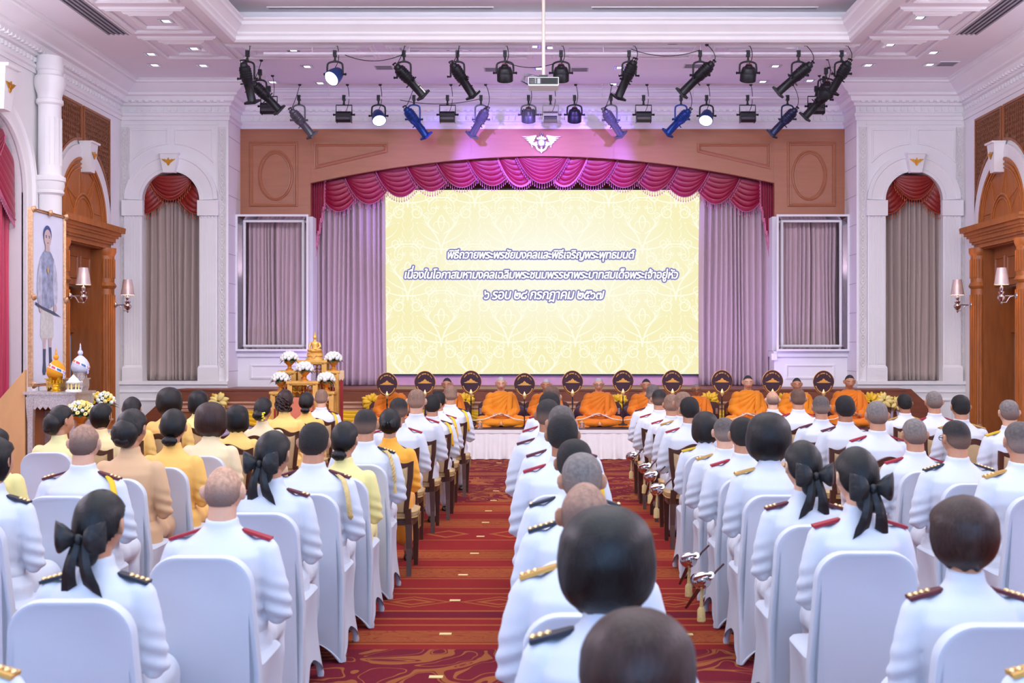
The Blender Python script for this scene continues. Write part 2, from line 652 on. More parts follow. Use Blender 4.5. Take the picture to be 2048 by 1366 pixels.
struct(mb.build('trim_5', WHITE, angle=25))
mb = MB()
for s in (-1, 1):
    for xc in (s * 7.375, s * 5.655):
        mb.box(xc - 0.062, xc + 0.062, YW - 0.012, YW, NB, 5.62)
        for e in (-1, 1):
            mb.box(xc + e * 0.062 - 0.006, xc + e * 0.062 + 0.006, YW - 0.03, YW, NB, 5.62)
        z, k = NB + 0.25, 0
        for e in (-1, 1):       # two interlaced waves with a rosette in every loop
            pts = [(xc + e * 0.038 * math.sin(PI * q / 8), YW - 0.018, z + 0.018 * q) for q in range(int((5.6 - z) / 0.018))]
            mb.tube(pts, 0.009, 5)
        while z < 5.5:
            mb.ell((xc, YW - 0.014, z + 0.072), (0.017, 0.014, 0.017), 8, 5)
            z += 0.144
struct(mb.build('trim_6', RELIEF))

# ---- niche windows of the far wall: casing, fluted pilasters, keystone
BADGE = [(0, -0.62), (0.16, -0.44), (0.24, -0.24), (0.30, -0.18), (0.42, -0.14), (0.6, 0.02), (0.8, 0.16), (1.0, 0.34), (0.72, 0.30), (0.44, 0.32), (0.34, 0.26), (0.26, 0.2), (0.16, 0.24), (0.08, 0.36), (0.05, 0.5)]


def badge(mb, fn, sc, d):
    """little winged badge"""
    poly = [(u * sc, v * sc) for u, v in BADGE] + [(-u * sc, v * sc) for u, v in BADGE[::-1][:-1]]
    mb.prism(poly, 0, d, fn)
    mb.prism([(0.2 * sc * math.cos(2 * PI * k / 10), -0.02 * sc + 0.2 * sc * math.sin(2 * PI * k / 10)) for k in range(10)], d, d * 1.5, fn)


for s, nm in ((-1, 'window_2'), (1, 'window_3')):
    root = newobj(nm, None)
    struct(root, ('left' if s < 0 else 'right') + ' arched niche window of the far wall')
    mb = MB()
    pth = [(u, YW, z) for u, z in archpath(s * NX, NR, NS, NS)][1:-1]
    mb.ribbon(pth, [(0.0, -0.02), (0.0, 0.05), (-0.05, 0.05), (-0.06, 0.035), (-0.24, 0.035), (-0.25, 0.05), (-0.32, 0.05), (-0.32, 0.0)], (0, -1, 0))
    mb.build('casing', WHITE, root, angle=25)
    for t in (-1, 1):
        xc = s * NX + t * 0.665
        mb = MB()
        mb.box(xc - 0.16, xc + 0.16, YW - 0.05, YW, NB, 4.05)
        for k in range(6):
            xx = xc - 0.125 + 0.05 * k
            mb.box(xx - 0.014, xx + 0.014, YW - 0.062, YW - 0.05, NB + 0.3, 3.98)
        mb.build('pilaster_shaft', WHITE, root, smooth=False)
        mb = MB()
        mb.box(xc - 0.185, xc + 0.185, YW - 0.10, YW, 4.05, 4.32)
        for k in range(5):
            mb.ell((xc - 0.12 + 0.06 * k, YW - 0.055, 4.03), (0.018, 0.012, 0.022), 8, 5)
        mb.build('pilaster_cap', WHITE, root, smooth=False)
        mb = MB()
        mb.box(xc - 0.18, xc + 0.18, YW - 0.09, YW, NB, NB + 0.24)
        mb.box(xc - 0.172, xc + 0.172, YW - 0.075, YW, NB + 0.24, NB + 0.265)
        mb.build('pilaster_base', WHITE, root, smooth=False)
    fn = lambda u, v, d: (s * NX + u, YW - 0.04 - d * (1 + 0.5 * (v - 4.8)), v)
    mb = MB()
    mb.prism([(-0.10, 4.80), (0.10, 4.80), (0.155, 5.13), (-0.155, 5.13)], 0, 0.12, fn)
    mb.prism([(-0.17, 5.12), (0.17, 5.12), (0.175, 5.15), (-0.175, 5.15)], 0, 0.14, fn)
    k = mb.build('keystone', WHITE, root, smooth=False)
    mb = MB()
    badge(mb, lambda u, v, d: (s * NX + u, YW - 0.165 - 0.06 * (v + 0.17) - d, 4.99 + v), 0.125, 0.012)
    mb.build('winged_badge', GOLD, k, smooth=False)

# ---- round-headed window of the left wall
root = newobj('window_1', None)
struct(root, 'tall round-headed window of the left wall')
mb = MB()
pth = [(-XW, u, z) for u, z in archpath(16.2, 1.0, 3.95, 0.55)]
mb.ribbon(pth, [(0, -0.02), (0, 0.05), (-0.05, 0.06), (-0.08, 0.04), (-0.22, 0.04), (-0.25, 0.08), (-0.33, 0.08), (-0.33, 0)], (1, 0, 0))
mb.build('casing', WHITE, root, angle=25)
mb = MB()
fn = lambda u, v, d: (-XW + 0.03 + d * (1 + 0.5 * (v - 5.0)), 16.2 + u, v)
mb.prism([(-0.11, 4.93), (0.11, 4.93), (0.19, 5.5), (-0.19, 5.5)], 0, 0.2, fn)
mb.prism([(-0.21, 5.49), (0.21, 5.49), (0.215, 5.53), (-0.215, 5.53)], 0, 0.24, fn)
k = mb.build('keystone', WHITE, root, smooth=False)
mb = MB()
badge(mb, lambda u, v, d: (-XW + 0.24 + 0.1 * (v + 0.2) + d, 16.2 + u, 5.25 + v), 0.14, 0.015)
mb.build('winged_badge', GOLD, k, smooth=False)

# ---- engaged round column of the left wall
mb = MB()
mb.lathe([(0.26, 0), (0.26, 0.3), (0.2, 0.36), (0.165, 0.42), (0.165, 3.96), (0.2, 3.99), (0.2, 4.02), (0.185, 4.03), (0.205, 4.1), (0.205, 4.16), (0.22, 4.17), (0.22, 4.23), (0.165, 4.26), (0.16, 5.28), (0.19, 5.31), (0.19, 5.36), (0.17, 5.38), (0.17, 5.42), (0.185, 5.47), (0.215, 5.55), (0.222, 5.62), (0.21, 5.70), (0.175, 5.73), (0.175, 5.78), (0.19, 5.8), (0.19, 5.9), (0.18, 5.92), (0.18, 6.0)], (-7.25, 17.66, 0), 28)
for k in range(9):
    a = -1.6 + 0.4 * k
    mb.box(-7.25 + 0.163 * math.cos(a) - 0.006, -7.25 + 0.163 * math.cos(a) + 0.006, 17.66 + 0.163 * math.sin(a) - 0.006, 17.66 + 0.163 * math.sin(a) + 0.006, 4.4, 5.1)
struct(mb.build('trim_7', WHITE, angle=30))

# ---- wooden door surrounds on both side walls
BRASSY = mat('worn_brass', (190, 150, 84), 0.35, 0.8)
CARVED = mat('carved_brown_panel', (128, 78, 46), 0.5, var=0.22, scale=26, bump=0.6, bscale=34)
for s, nm in ((-1, 'door_1'), (1, 'door_2')):
    root = newobj(nm, None)
    struct(root, ('left' if s < 0 else 'right') + ' wooden door with columns and a fanlight arch')
    P = lambda u, v, d: (s * (XW - d), DOORY + u, v)      # d out of the wall into the room

    def pbox(mb, u0, u1, z0, z1, d0, d1):
        mb.box(*sorted((s * (XW - d0), s * (XW - d1))), DOORY + u0, DOORY + u1, z0, z1)
    # crown
    mb = MB()
    for d, z0, z1, e in ((0.10, 3.40, 3.47, 1.06), (0.13, 3.47, 3.51, 1.09), (0.16, 3.51, 3.58, 1.12), (0.19, 3.58, 3.62, 1.17), (0.22, 3.62, 3.68, 1.22), (0.27, 3.68, 3.73, 1.28), (0.27, 3.73, 3.775, 1.30)):
        pbox(mb, -e, e, z0, z1, -0.02, d)
    mb.build('crown', OAK, root, smooth=False)
    for t in (-1, 1):
        cx, cy = s * (XW - 0.03), DOORY + t * 0.98
        mb = MB()
        prof = [(0.19, 0), (0.19, 0.25), (0.165, 0.3), (0.15, 0.34)]
        mb.lathe(prof + [(0.148, 2.72), (0.17, 2.74), (0.185, 2.77), (0.17, 2.8), (0.15, 2.83), (0.15, 3.28), (0.165, 3.3), (0.18, 3.34), (0.18, 3.41)], (cx, cy, 0), 24)
        for k in range(11):
            a = (PI if s > 0 else 0) - 1.4 + 0.28 * k
            for z0, z1 in ((0.45, 2.62), (2.9, 3.22)):
                x, y = cx + 0.15 * math.cos(a), cy + 0.15 * math.sin(a)
                mb.tube([(x, y, z0), (x, y, z1)], 0.016, 6)
        mb.build('column', OAK, root, angle=30)
    # recess: jambs, header, leaf
    mb = MB()
    pbox(mb, -0.82, -0.78, 0, 3.42, -0.55, 0.04)
    pbox(mb, 0.78, 0.82, 0, 3.42, -0.55, 0.04)
    pbox(mb, -0.8, 0.8, 3.38, 3.42, -0.55, 0.04)
    mb.build('jamb', OAKD, root, smooth=False)
    mb = MB()
    pbox(mb, -0.78, 0.78, 2.75, 3.38, -0.2, -0.14)
    for c in (-0.52, 0.0, 0.52):
        pts = [P(c - 0.19, 2.87, -0.14), P(c - 0.19, 3.22, -0.14), P(c + 0.19, 3.22, -0.14), P(c + 0.19, 2.87, -0.14)]
        mb.ribbon(pts, [(-0.02, 0), (-0.012, 0.02), (0.012, 0.02), (0.02, 0)], (-s, 0, 0), closed=True)
    mb.build('header', OAKD, root, smooth=False)
    mb = MB()
    pbox(mb, -0.78, 0.78, 2.02, 2.75, -0.52, -0.46)
    pbox(mb, -0.78, 0.78, 1.98, 2.04, -0.5, -0.42)
    mb.build('transom', OAKD, root, smooth=False)
    for t in (-1, 1):
        mb = MB()
        u0, u1 = sorted((t * 0.02, t * 0.78))
        pbox(mb, u0, u1, 0.0, 1.98, -0.52, -0.47)
        leaf = mb.build('door_leaf', OAKD, root, smooth=False)
        mb = MB()
        pbox(mb, u0 + 0.1, u1 - 0.02 if t > 0 else u1 - 0.1, 0.3, 1.93, -0.47, -0.462)
        mb.build('glazing', mat('pale_blue_glass', (140, 186, 226), 0.2) if s < 0 else mat('grey_glass', (120, 112, 108), 0.25), leaf, smooth=False)
        mb = MB()
        mb.tube([P(t * 0.07, 0.95, -0.46), P(t * 0.07, 0.95, -0.4), P(t * 0.07, 1.3, -0.4), P(t * 0.07, 1.3, -0.46)], 0.012, 8)
        mb.build('handle', CHROME, leaf)
    # fan arch
    mb = MB()
    n = 28
    ea, ez = 1.0, 1.02

    def arc(k, r):
        a = PI * k / n
        return (-math.cos(a) * ea * r, 3.775 + math.sin(a) * ez * r)
    mb.prism([arc(k, 1.0) for k in range(n + 1)], -0.01, 0.03, lambda u, v, d: P(u, v, d))
    for r, w in ((0.97, 0.03), (0.89, 0.022), (0.83, 0.016), (0.42, 0.022), (0.36, 0.016)):
        mb.tube([P(arc(k, r)[0], arc(k, r)[1], 0.035) for k in range(n + 1)], w, 6)
    for k in range(1, 8):
        a = PI * k / 8
        b = a + 0.18 * (1 if k % 2 else -1)
        pts = []
        for q in range(7):
            r = lerp(0.43, 0.82, q / 6)
            aa = lerp(a, b, math.sin(q / 6 * PI / 2))
            pts.append(P(-math.cos(aa) * ea * r, 3.775 + math.sin(aa) * ez * r, 0.032))
        mb.tube(pts, 0.011, 5)
    mb.build('fan_arch', OAK, root, angle=30)
    mb = MB()
    pth = [P(*arc(k, 1.0), 0.0) for k in range(n + 1)]
    sg = 1 if s < 0 else -1
    mb.ribbon(pth, [(0.0, -0.01), (0.0, 0.05), (sg * -0.04, 0.06), (sg * -0.20, 0.05), (sg * -0.20, -0.01)], (-s, 0, 0))
    mb.build('arch_band', WHITE, root, angle=25)
    mb = MB()
    kf = lambda u, v, d: P(u, v, 0.03 + d * (1 + 0.4 * (v - 4.6)))
    mb.prism([(-0.09, 4.55), (0.09, 4.55), (0.155, 5.02), (-0.155, 5.02)], 0, 0.16, kf)
    mb.prism([(-0.165, 5.01), (0.165, 5.01), (0.17, 5.04), (-0.17, 5.04)], 0, 0.19, kf)
    k_ = mb.build('keystone', WHITE, root, smooth=False)
    mb = MB()
    badge(mb, lambda u, v, d: P(u, 4.83 + v, 0.215 + 0.06 * v + d), 0.11, 0.012)
    mb.build('winged_badge', GOLD, k_, smooth=False)
    # carved spandrel panels
    for t in (-1, 1):
        pts = [(t * 0.06, 5.62), (t * 1.2, 5.62), (t * 1.2, 3.95), (t * 1.14, 3.95)]
        for q in range(12):
            a = lerp(0.15, 1.5, q / 11)
            pts.append((t * math.cos(a) * 1.29, 3.775 + math.sin(a) * 1.31))
        pts = [(max(-1.2, min(1.2, u)), v) for u, v in pts]
        pts[-1] = (t * 0.06, 3.775 + 1.31)
        mb = MB()
        mb.prism(pts, -0.005, 0.02, lambda u, v, d: P(u, v, d))
        pan = mb.build('carved_panel', CARVED, root, smooth=False)
        mb = MB()
        mb.ribbon([P(u, v, 0.0) for u, v in pts], [(-0.02, 0), (-0.02, 0.035), (0.02, 0.035), (0.02, 0)], (-s, 0, 0), closed=True)
        mb.build('panel_frame', OAKD, pan, smooth=False)
        # carved key pattern
        mb = MB()
        z = 4.05
        while z < 5.55:
            u = 0.1
            while u < 1.15:
                if (u / 1.26) ** 2 + ((z - 3.775) / 1.28) ** 2 > 1.06:
                    mb.tube([P(t * (u + 0.0), z, 0.022), P(t * (u + 0.04), z + 0.04, 0.03), P(t * (u + 0.02), z + 0.07, 0.022)], 0.008, 4)
                u += 0.075
            z += 0.085
        mb.build('carving', CARVED, pan)

# baseboards
for s, nm in ((-1, 'baseboard_left'), (1, 'baseboard_right')):
    mb = MB()
    for a, b in ((-6.0, DOORY - 1.2), (DOORY + 1.2, YW)):
        mb.box(*sorted((s * XW, s * (XW - 0.03))), a, b, 0, 0.16)
        mb.box(*sorted((s * XW, s * (XW - 0.02))), a, b, 0.16, 0.19)
    struct(mb.build(nm, WHITE, smooth=False))

# ================================================================ STAGE
SZ, SY = 1.016, 20.6
mb = MB()
mb.box(-6.27, 6.27, SY + 0.06, YW, 0, SZ - 0.03)
mb.box(-XR, XR, YW, 23.2, 0, SZ - 0.03)
struct(mb.build('floor_stage', OAKD, smooth=False), 'raised wooden stage floor')
mb = MB()
mb.box(-6.27, 6.27, SY - 0.02, YW, SZ - 0.03, SZ)
mb.box(-XR, XR, YW, 23.2, SZ - 0.03, SZ)
mb.box(-6.27, 6.27, SY, SY + 0.06, 0.80, SZ - 0.03)
struct(mb.build('trim_8', LIPWOOD, smooth=False), 'dark wooden lip of the stage')
mb = MB()
mb.ribbon([(-6.27, SY + 0.06, 0), (6.27, SY + 0.06, 0)], [(0, 0.62), (0.03, 0.62), (0.05, 0.65), (0.03, 0.67), (0.07, 0.69), (0.07, 0.72), (0.04, 0.735), (0.08, 0.76), (0.10, 0.775), (0.10, 0.80), (0, 0.80)], (0, 0, 1))
struct(mb.build('trim_9', wood('blond_moulding', (206, 160, 132), stretch=(0.3, 2, 4), var=0.06), angle=25), 'pale stage front moulding')
for s in (-1, 1):
    mb = MB()
    pts = [(6.27, 0), (7.36, 0), (7.36, 0.06), (6.33, SZ), (6.27, SZ)]
    mb.prism(pts, SY, SY + 0.05, lambda u, v, d: (s * u, d, v))
    for k in range(5):
        mb.box(*sorted((s * 6.27, s * (6.45 + 0.17 * (4 - k)))), SY + 0.05, YW - 0.06, 0.16 * k, 0.16 * (k + 1))
    struct(mb.build('stage_stairs', LIPWOOD, smooth=False), ('left' if s < 0 else 'right') + ' wooden stage stairs with sloping side board')

# ---- proscenium wall
PX = lambda px: (px - VX) / FPX * YB
PZ = lambda py: CAMZ - (py - VY) / FPX * YB
AX, AZ0, AZ1 = 4.26, PZ(366), PZ(312)


def arch_z(x):
    t = min(1.0, abs(x) / AX)
    return AZ0 + (AZ1 - AZ0) * (1 - t ** 1.9)


mb = MB()
n = 48
for i in range(n):
    a, b = -AX + 2 * AX * i / n, -AX + 2 * AX * (i + 1) / n
    mb.prism([(a, arch_z(a)), (b, arch_z(b)), (b, 5.78), (a, 5.78)], YB, YB + 0.1, lambda u, v, d: (u, d, v))
for s in (-1, 1):
    mb.box(*sorted((s * AX, s * (XR + 0.05))), YB, YB + 0.1, 4.14, 5.78)
for s in (-1, 1):
    x0, x1 = sorted((s * PX(502), s * PX(592)))
    pr = [(-0.035, 0), (-0.03, 0.02), (-0.01, 0.03), (0.01, 0.012), (0.03, 0.015), (0.035, 0)]
    mb.ribbon([(x0, YB, PZ(410)), (x0, YB, PZ(287)), (x1, YB, PZ(287)), (x1, YB, PZ(410))], pr, (0, -1, 0), closed=True)
    xc = s * PX(549) * 1.0
    mb.ribbon([(xc + s * 0.02 + 0.29 * math.sin(2 * PI * k / 40), YB, PZ(351) + 0.43 * math.cos(2 * PI * k / 40)) for k in range(40)], pr, (0, -1, 0), closed=True)
    q = [(s * PX(632), PZ(289)), (s * PX(772), PZ(289)), (s * PX(772), PZ(302)), (s * PX(632), PZ(334))]
    if s > 0:
        q = q[::-1]
    mb.ribbon([(u, YB, v) for u, v in q], pr, (0, -1, 0), closed=True)
    for px in (622, 942):
        mb.box(s * PX(px) - 0.008, s * PX(px) + 0.008, YB - 0.006, YB, arch_z(PX(px)), 5.74)
struct(mb.build('wall_stage', STAGEWOOD, angle=25), 'wooden proscenium wall with arched opening')
mb = MB()
mb.box(-6.0, 6.0, 23.2, 23.3, 0, ZC)
struct(mb.build('wall_backstage', mat('rust_brown_backing', (168, 92, 70), 0.8), smooth=False))
mb = MB()
mb.box(-4.3, 4.3, 22.75, 22.8, SZ, 1.24)
struct(mb.build('trim_10', mat('rose_plinth', (216, 168, 190), 0.7), smooth=False), 'rose plinth under the screen')

# ---- white lower walls and mirrored framed alcoves beside the proscenium
MIRROR = mat('mirror_glass', (176, 168, 172), 0.06, 0.95, var=0.01)
for s in (-1, 1):
    side = 'left' if s < 0 else 'right'
    xa, xb = 4.24, XR - 0.004
    X = lambda a, b: sorted((s * a, s * b))
    mb = MB()
    mb.box(*X(4.22, XR), 21.86, YB + 0.3, SZ, 1.56)
    mb.box(*X(4.20, XR), 21.80, YB + 0.3, 1.56, 1.665)
    mb.box(*X(4.22, 4.30), YB + 0.004, YB + 0.5, 1.67, 4.135)
    mb.ribbon([(X(4.45, 5.3)[0], 21.86, 1.18), (X(4.45, 5.3)[0], 21.86, 1.4), (X(4.45, 5.3)[1], 21.86, 1.4), (X(4.45, 5.3)[1], 21.86, 1.18)], [(-0.03, 0), (-0.03, 0.015), (0.0, 0.025), (0.03, 0.0)], (0, -1, 0), closed=True)
    mb.box(*X(4.16, 4.26), 21.78, 21.9, 1.5, 1.62)
    struct(mb.build('wall_low_' + side, WHITE, smooth=False), 'white panelled low wall beside the stage, ' + side)
    root = thing('framed_alcove', 'white framed mirrored alcove with pale curtain, beside the %s end of the red valance' % side, 'alcove', (0, 0, 0), group='framed alcoves beside the proscenium')
    z0, z1 = 1.67, 4.13
    sq = lambda a, b, c, d_, y: [(X(a, b)[0], y, c), (X(a, b)[0], y, d_), (X(a, b)[1], y, d_), (X(a, b)[1], y, c)]
    mb = MB()
    mb.ribbon(sq(xa + 0.012, xb - 0.012, z0 + 0.012, z1 - 0.012, 21.72), [(-0.018, 0), (-0.018, 0.03), (0.018, 0.03), (0.018, 0)], (0, -1, 0), closed=True)
    mb.build('outer_frame', WHITE, root, smooth=False)
    mb = MB()
    ia, ib, iz0, iz1 = xa + 0.12, xb - 0.12, z0 + 0.09, z1 - 0.10
    o_, i_ = sq(xa + 0.02, xb - 0.02, z0 + 0.02, z1 - 0.02, 21.73), sq(ia, ib, iz0, iz1, 21.86)
    for k in range(4):
        mb.add([o_[k], o_[(k + 1) % 4], i_[(k + 1) % 4], i_[k]], [(0, 1, 2, 3)])
    mb.build('mirror_band', MIRROR, root, smooth=False)
    mb = MB()
    mb.ribbon(sq(ia, ib, iz0, iz1, 21.86), [(-0.02, -0.02), (-0.02, 0.025), (0.02, 0.025), (0.02, -0.02)], (0, -1, 0), closed=True)
    mb.build('inner_frame', WHITE, root, smooth=False)
    mb = MB()
    mb.box(*X(ia - 0.05, ib + 0.05), YB + 0.22, YB + 0.25, z0, z1)
    mb.build('back_board', mat('alcove_back', (120, 104, 100), 0.8), root, smooth=False)


# ---- curtains
def curtain(name, x0, x1, y, z0, z1, mat_, folds, amp, seed, label, group=None, flare=0.0, split=None, axis='x', pinch=False):
    rnd = random.Random(seed)
    ph = [rnd.uniform(0, 6.28) for _ in range(6)]
    wd = [rnd.uniform(0.6, 1.5) for _ in range(folds + 2)]
    cum = [0]
    for w in wd:
        cum.append(cum[-1] + w)

    def f(u, v):
        t = u * cum[-1]
        k = 0
        while k < len(wd) - 1 and cum[k + 1] < t:
            k += 1
        lt = (t - cum[k]) / wd[k]
        a = amp * (0.75 + 0.25 * math.sin(ph[0] + k))
        h = 0.5 - 0.5 * math.cos(2 * PI * lt)
        d = a * (h ** 0.7) + 0.012 * math.sin(7 * v + ph[1] + k)
        if pinch and v > 0.93:
            d *= 0.45 + 0.55 * (1 - v) / 0.07
        xx = lerp(x0, x1, u)
        mid = (x0 + x1) / 2
        xx += (xx - mid) * flare * (1 - v) + 0.02 * math.sin(3 * v + ph[2] + 9 * u) * (1 - v)
        if split is not None:
            g = math.exp(-((u - split) / 0.012) ** 2)
            d -= amp * 1.2 * g
        if axis == 'x':
            return (xx, y - d, lerp(z0, z1, v))
        return (y + d, xx, lerp(z0, z1, v))
    mb = MB()
    mb.grid(f, folds * 14, 26)
    o = mb.build(name, mat_, None, angle=180)
    sol = o.modifiers.new('thickness', 'SOLIDIFY')
    sol.thickness = 0.004
    return tag(o, label, 'curtain', group)


for s in (-1, 1):
    side = 'left' if s < 0 else 'right'
    x0, x1 = sorted((s * 2.97, s * 4.34))
    curtain('stage_curtain', x0, x1, 22.63, SZ + 0.01, 5.1, MAUVE, 12, 0.16, 3 + s, 'long mauve stage curtain hanging at the %s edge of the bright screen' % side, 'stage curtains', flare=0.05)
    curtain('alcove_curtain', *sorted((s * 4.38, s * 5.44)), YB + 0.2, 1.72, 4.06, MAUVE, 11, 0.10, 8 + s, 'pleated pale curtain inside the white framed alcove %s of the stage' % side, 'alcove curtains', pinch=True, split=0.45 if s < 0 else 0.55)
    curtain('niche_curtain', s * NX - 0.56, s * NX + 0.56, YW + 0.28, NB + 0.01, 4.75, TAUPE, 7, 0.13, 14 + s, 'tall taupe curtain in the arched niche at the %s of the stage' % side, 'niche curtains', split=0.47)
PINKSATIN = mat('red_pink_satin', (196, 44, 84), 0.42, var=0.12, scale=2.5, stretch=(3, 3, 0.3), sheen=0.3)
CREAMSHEER = mat('cream_sheer', (224, 204, 196), 0.8, var=0.04)
curtain('window_curtain', 16.55, 17.2, -XW - 0.26, 0.57, 4.6, PINKSATIN, 5, 0.14, 31, 'red satin curtain in the left round-headed window', axis='y', flare=-0.2)
curtain('sheer_curtain', 15.2, 16.62, -XW - 0.27, 0.57, 4.6, CREAMSHEER, 8, 0.08, 33, 'cream sheer curtain beside the red one in the left window', axis='y')


# ---- swags
def swag_pts(A0, A1, B0, B1, S, n, amp, skew=1.0):
    A0, A1, B0, B1 = Vector(A0), Vector(A1), Vector(B0), Vector(B1)

    def f(u, v):
        a, b = A0.lerp(A1, v), B0.lerp(B1, v)
        p = a.lerp(b, u)
        uu = u ** skew
        sh = 4 * uu * (1 - uu)
        p.z -= S * (v ** 1.1) * sh
        w = math.sin(PI * u) ** 0.5 if 0 < u < 1 else 0
        fold = abs(math.sin(PI * n * v)) ** 0.75
        p.y -= (0.05 * sh + amp * fold * w) * (0.35 + 0.65 * v)
        p.z -= amp * 0.5 * w * math.cos(2 * PI * n * v) * (1 if v < 0.97 else 0)
        return p
    return f


def make_swag(root, f, n, fab, trim, beads=True, nu=22, tw=0.026):
    mb = MB()
    mb.grid(f, nu, n * 9 + 1)
    sw = mb.build('swag', fab, root, angle=180)
    edge = [f(i / 30, 1.0) - Vector((0, 0.012, 0)) for i in range(31)]
    mb = MB()
    mb.tube(edge, tw, 6, flat=0.4)
    mb.build('trim_band', trim, sw)
    if beads:
        mb = MB()
        ln = 0.0
        for a, b in zip(edge, edge[1:]):
            seg = (b - a).length
            while ln < seg:
                p = a.lerp(b, ln / seg)
                mb.cyl(p, p - Vector((0, 0, 0.07)), 0.004, n=4)
                mb.ell(p - Vector((0, 0, 0.085)), (0.009, 0.009, 0.022), 6, 4)
                ln += 0.048
            ln -= seg
        mb.build('bead_fringe', trim, sw)
    return sw


root = thing('stage_valance', 'crimson swagged valance with pink bead fringe along the stage arch', 'valance', (0, 0, 0))
VYY = 22.3
VP = lambda px, py, dy=0.0: Vector(((px - VX) / FPX * VYY, VYY + dy, CAMZ - (py - VY) / FPX * VYY))
TOPS = [(647, 362), (689, 353), (751, 340), (813, 329), (872, 321), (934, 314), (995, 310), (1031, 308)]
BOT = [44, 40, 38, 36, 36, 38, 32]
for s in (-1, 1):
    mx_ = (lambda px: px) if s < 0 else (lambda px: 2170 - px)
    for i in range(7):
        (ax, ay), (bx, by) = TOPS[i], TOPS[i + 1]
        dy = -0.02 * i + 0.1
        f = swag_pts(VP(mx_(ax), ay, dy), VP(mx_(ax), ay + (3 if i else 40), dy), VP(mx_(bx), by, dy), VP(mx_(bx + (24 if i < 6 else 32)), by + (38 if i < 6 else 52), dy), (BOT[i] - (18 if i == 0 else 0)) / FPX * VYY, 6, 0.065)
        make_swag(root, f, 6, CRIMSON, PINKTRIM)
    # tapering side tail
    xl, xr_ = mx_(620), mx_(648)

    def tail(u, v):
        px = lerp(xl, xr_, u)
        bot = lerp(548, 404, u) + (7 if int(u * 12) % 2 else -5)
        py = lerp(360, bot, v)
        p = VP(px, py, 0.12 - 0.05 * abs(math.sin(PI * 6 * u)))
        return p
    mb = MB()
    mb.grid(tail, 40, 14)
    tl = mb.build('side_tail', CRIMSON, root, angle=180)
    mb = MB()
    e = [tail(i / 39, 1.0) - Vector((0, 0.02, 0)) for i in range(40)]
    mb.tube(e, 0.03, 6, flat=0.5)
    mb.tube([tail(1.0, v / 8) - Vector((0, 0.02, 0)) for v in range(9)], 0.026, 6, flat=0.5)
    for p in e[::2]:
        mb.cyl(p, p - Vector((0, 0, 0.06)), 0.004, n=4)
        mb.ell(p - Vector((0, 0, 0.075)), (0.009, 0.009, 0.022), 6, 4)
    mb.build('trim_band', PINKTRIM, tl)
f = swag_pts(VP(1031, 308, -0.08), VP(1031, 310, -0.08), VP(1139, 308, -0.08), VP(1139, 310, -0.08), 0.545, 8, 0.07)
make_swag(root, f, 8, CRIMSON, PINKTRIM, nu=30)

for s in (-1, 1):
    side = 'left' if s < 0 else 'right'
    root = thing('niche_valance', 'rust red swag valance with fringe at the top of the %s arched niche' % side, 'valance', (0, 0, 0), group='niche valances')
    NP = lambda px, py, dy: Vector((s * (px - VX) / FPX * -(YW + 0.1) if s > 0 else (px - VX) / FPX * (YW + 0.1), YW + 0.1 + dy, CAMZ - (py - VY) / FPX * (YW + 0.1)))
    mb = MB()
    mb.prism([(s * NX + 0.5 * math.cos(PI * k / 16), 4.32 + 0.5 * math.sin(PI * k / 16)) for k in range(17)], YW + 0.16, YW + 0.17, lambda u, v, d: (u, d, v))
    mb.build('header', mat('dark_rust_satin', (104, 18, 20), 0.5), root, smooth=False)
    for t in (-1, 1):
        q = (lambda px: px) if t < 0 else (lambda px: 2 * 343 - px)
        f = swag_pts(NP(q(286), 380, 0.02), NP(q(286), 424, 0.02), NP(q(303), 364, 0.02), NP(q(329), 398, 0.02), 0.10, 5, 0.045, 0.8)
        make_swag(root, f, 5, RUST, RUSTTRIM, True, 16, 0.02)
    f = swag_pts(NP(304, 352, -0.03), NP(302, 364, -0.03), NP(382, 352, -0.03), NP(384, 364, -0.03), 0.33, 6, 0.055)
    make_swag(root, f, 6, RUST, RUSTTRIM, True, 24, 0.02)
root = thing('window_valance', 'crimson swag valance with bead fringe in the left round-headed window', 'valance', (0, 0, 0))
WP = lambda y, z, dx: Vector((-XW - 0.08 + dx, y, z))


def swag_side(A0, A1, B0, B1, S, n, amp):
    g = swag_pts((A0[0], 0, A0[1]), (A1[0], 0, A1[1]), (B0[0], 0, B0[1]), (B1[0], 0, B1[1]), S, n, amp)
    return lambda u, v: Vector((-XW - 0.1 - g(u, v).y, g(u, v).x, g(u, v).z))


for a0, a1, b0, b1, S in (((15.25, 4.35), (15.25, 3.5), (15.75, 4.7), (15.95, 4.3), 0.1), ((17.15, 4.4), (17.17, 3.55), (16.6, 4.75), (16.35, 4.2), 0.14), ((15.6, 4.78), (15.55, 4.7), (16.8, 4.78), (16.85, 4.7), 0.5)):
    g = swag_side(a0, a1, b0, b1, S, 6, 0.035)
    make_swag(root, g, 6, CRIMSON, PINKTRIM, True, 20, 0.022)

# ---- LED screen
SX0, SX1, SYY = (762 - VX) / FPX * 22.66, (1405 - VX) / FPX * 22.66, 22.66
SZ0, SZ1 = CAMZ - (748 - VY) / FPX * SYY, CAMZ - (380 - VY) / FPX * SYY


def emitter(name, rgb, strength=1.0):
    m = bpy.data.materials.new(name)
    m.use_nodes = True
    nt = m.node_tree
    nt.nodes.remove(nt.nodes['Principled BSDF'])
    e = nt.nodes.new('ShaderNodeEmission')
    e.inputs[0].default_value = lin(rgb) + (1,)
    e.inputs[1].default_value = strength
    nt.links.new(e.outputs[0], nt.nodes['Material Output'].inputs[0])
    return m


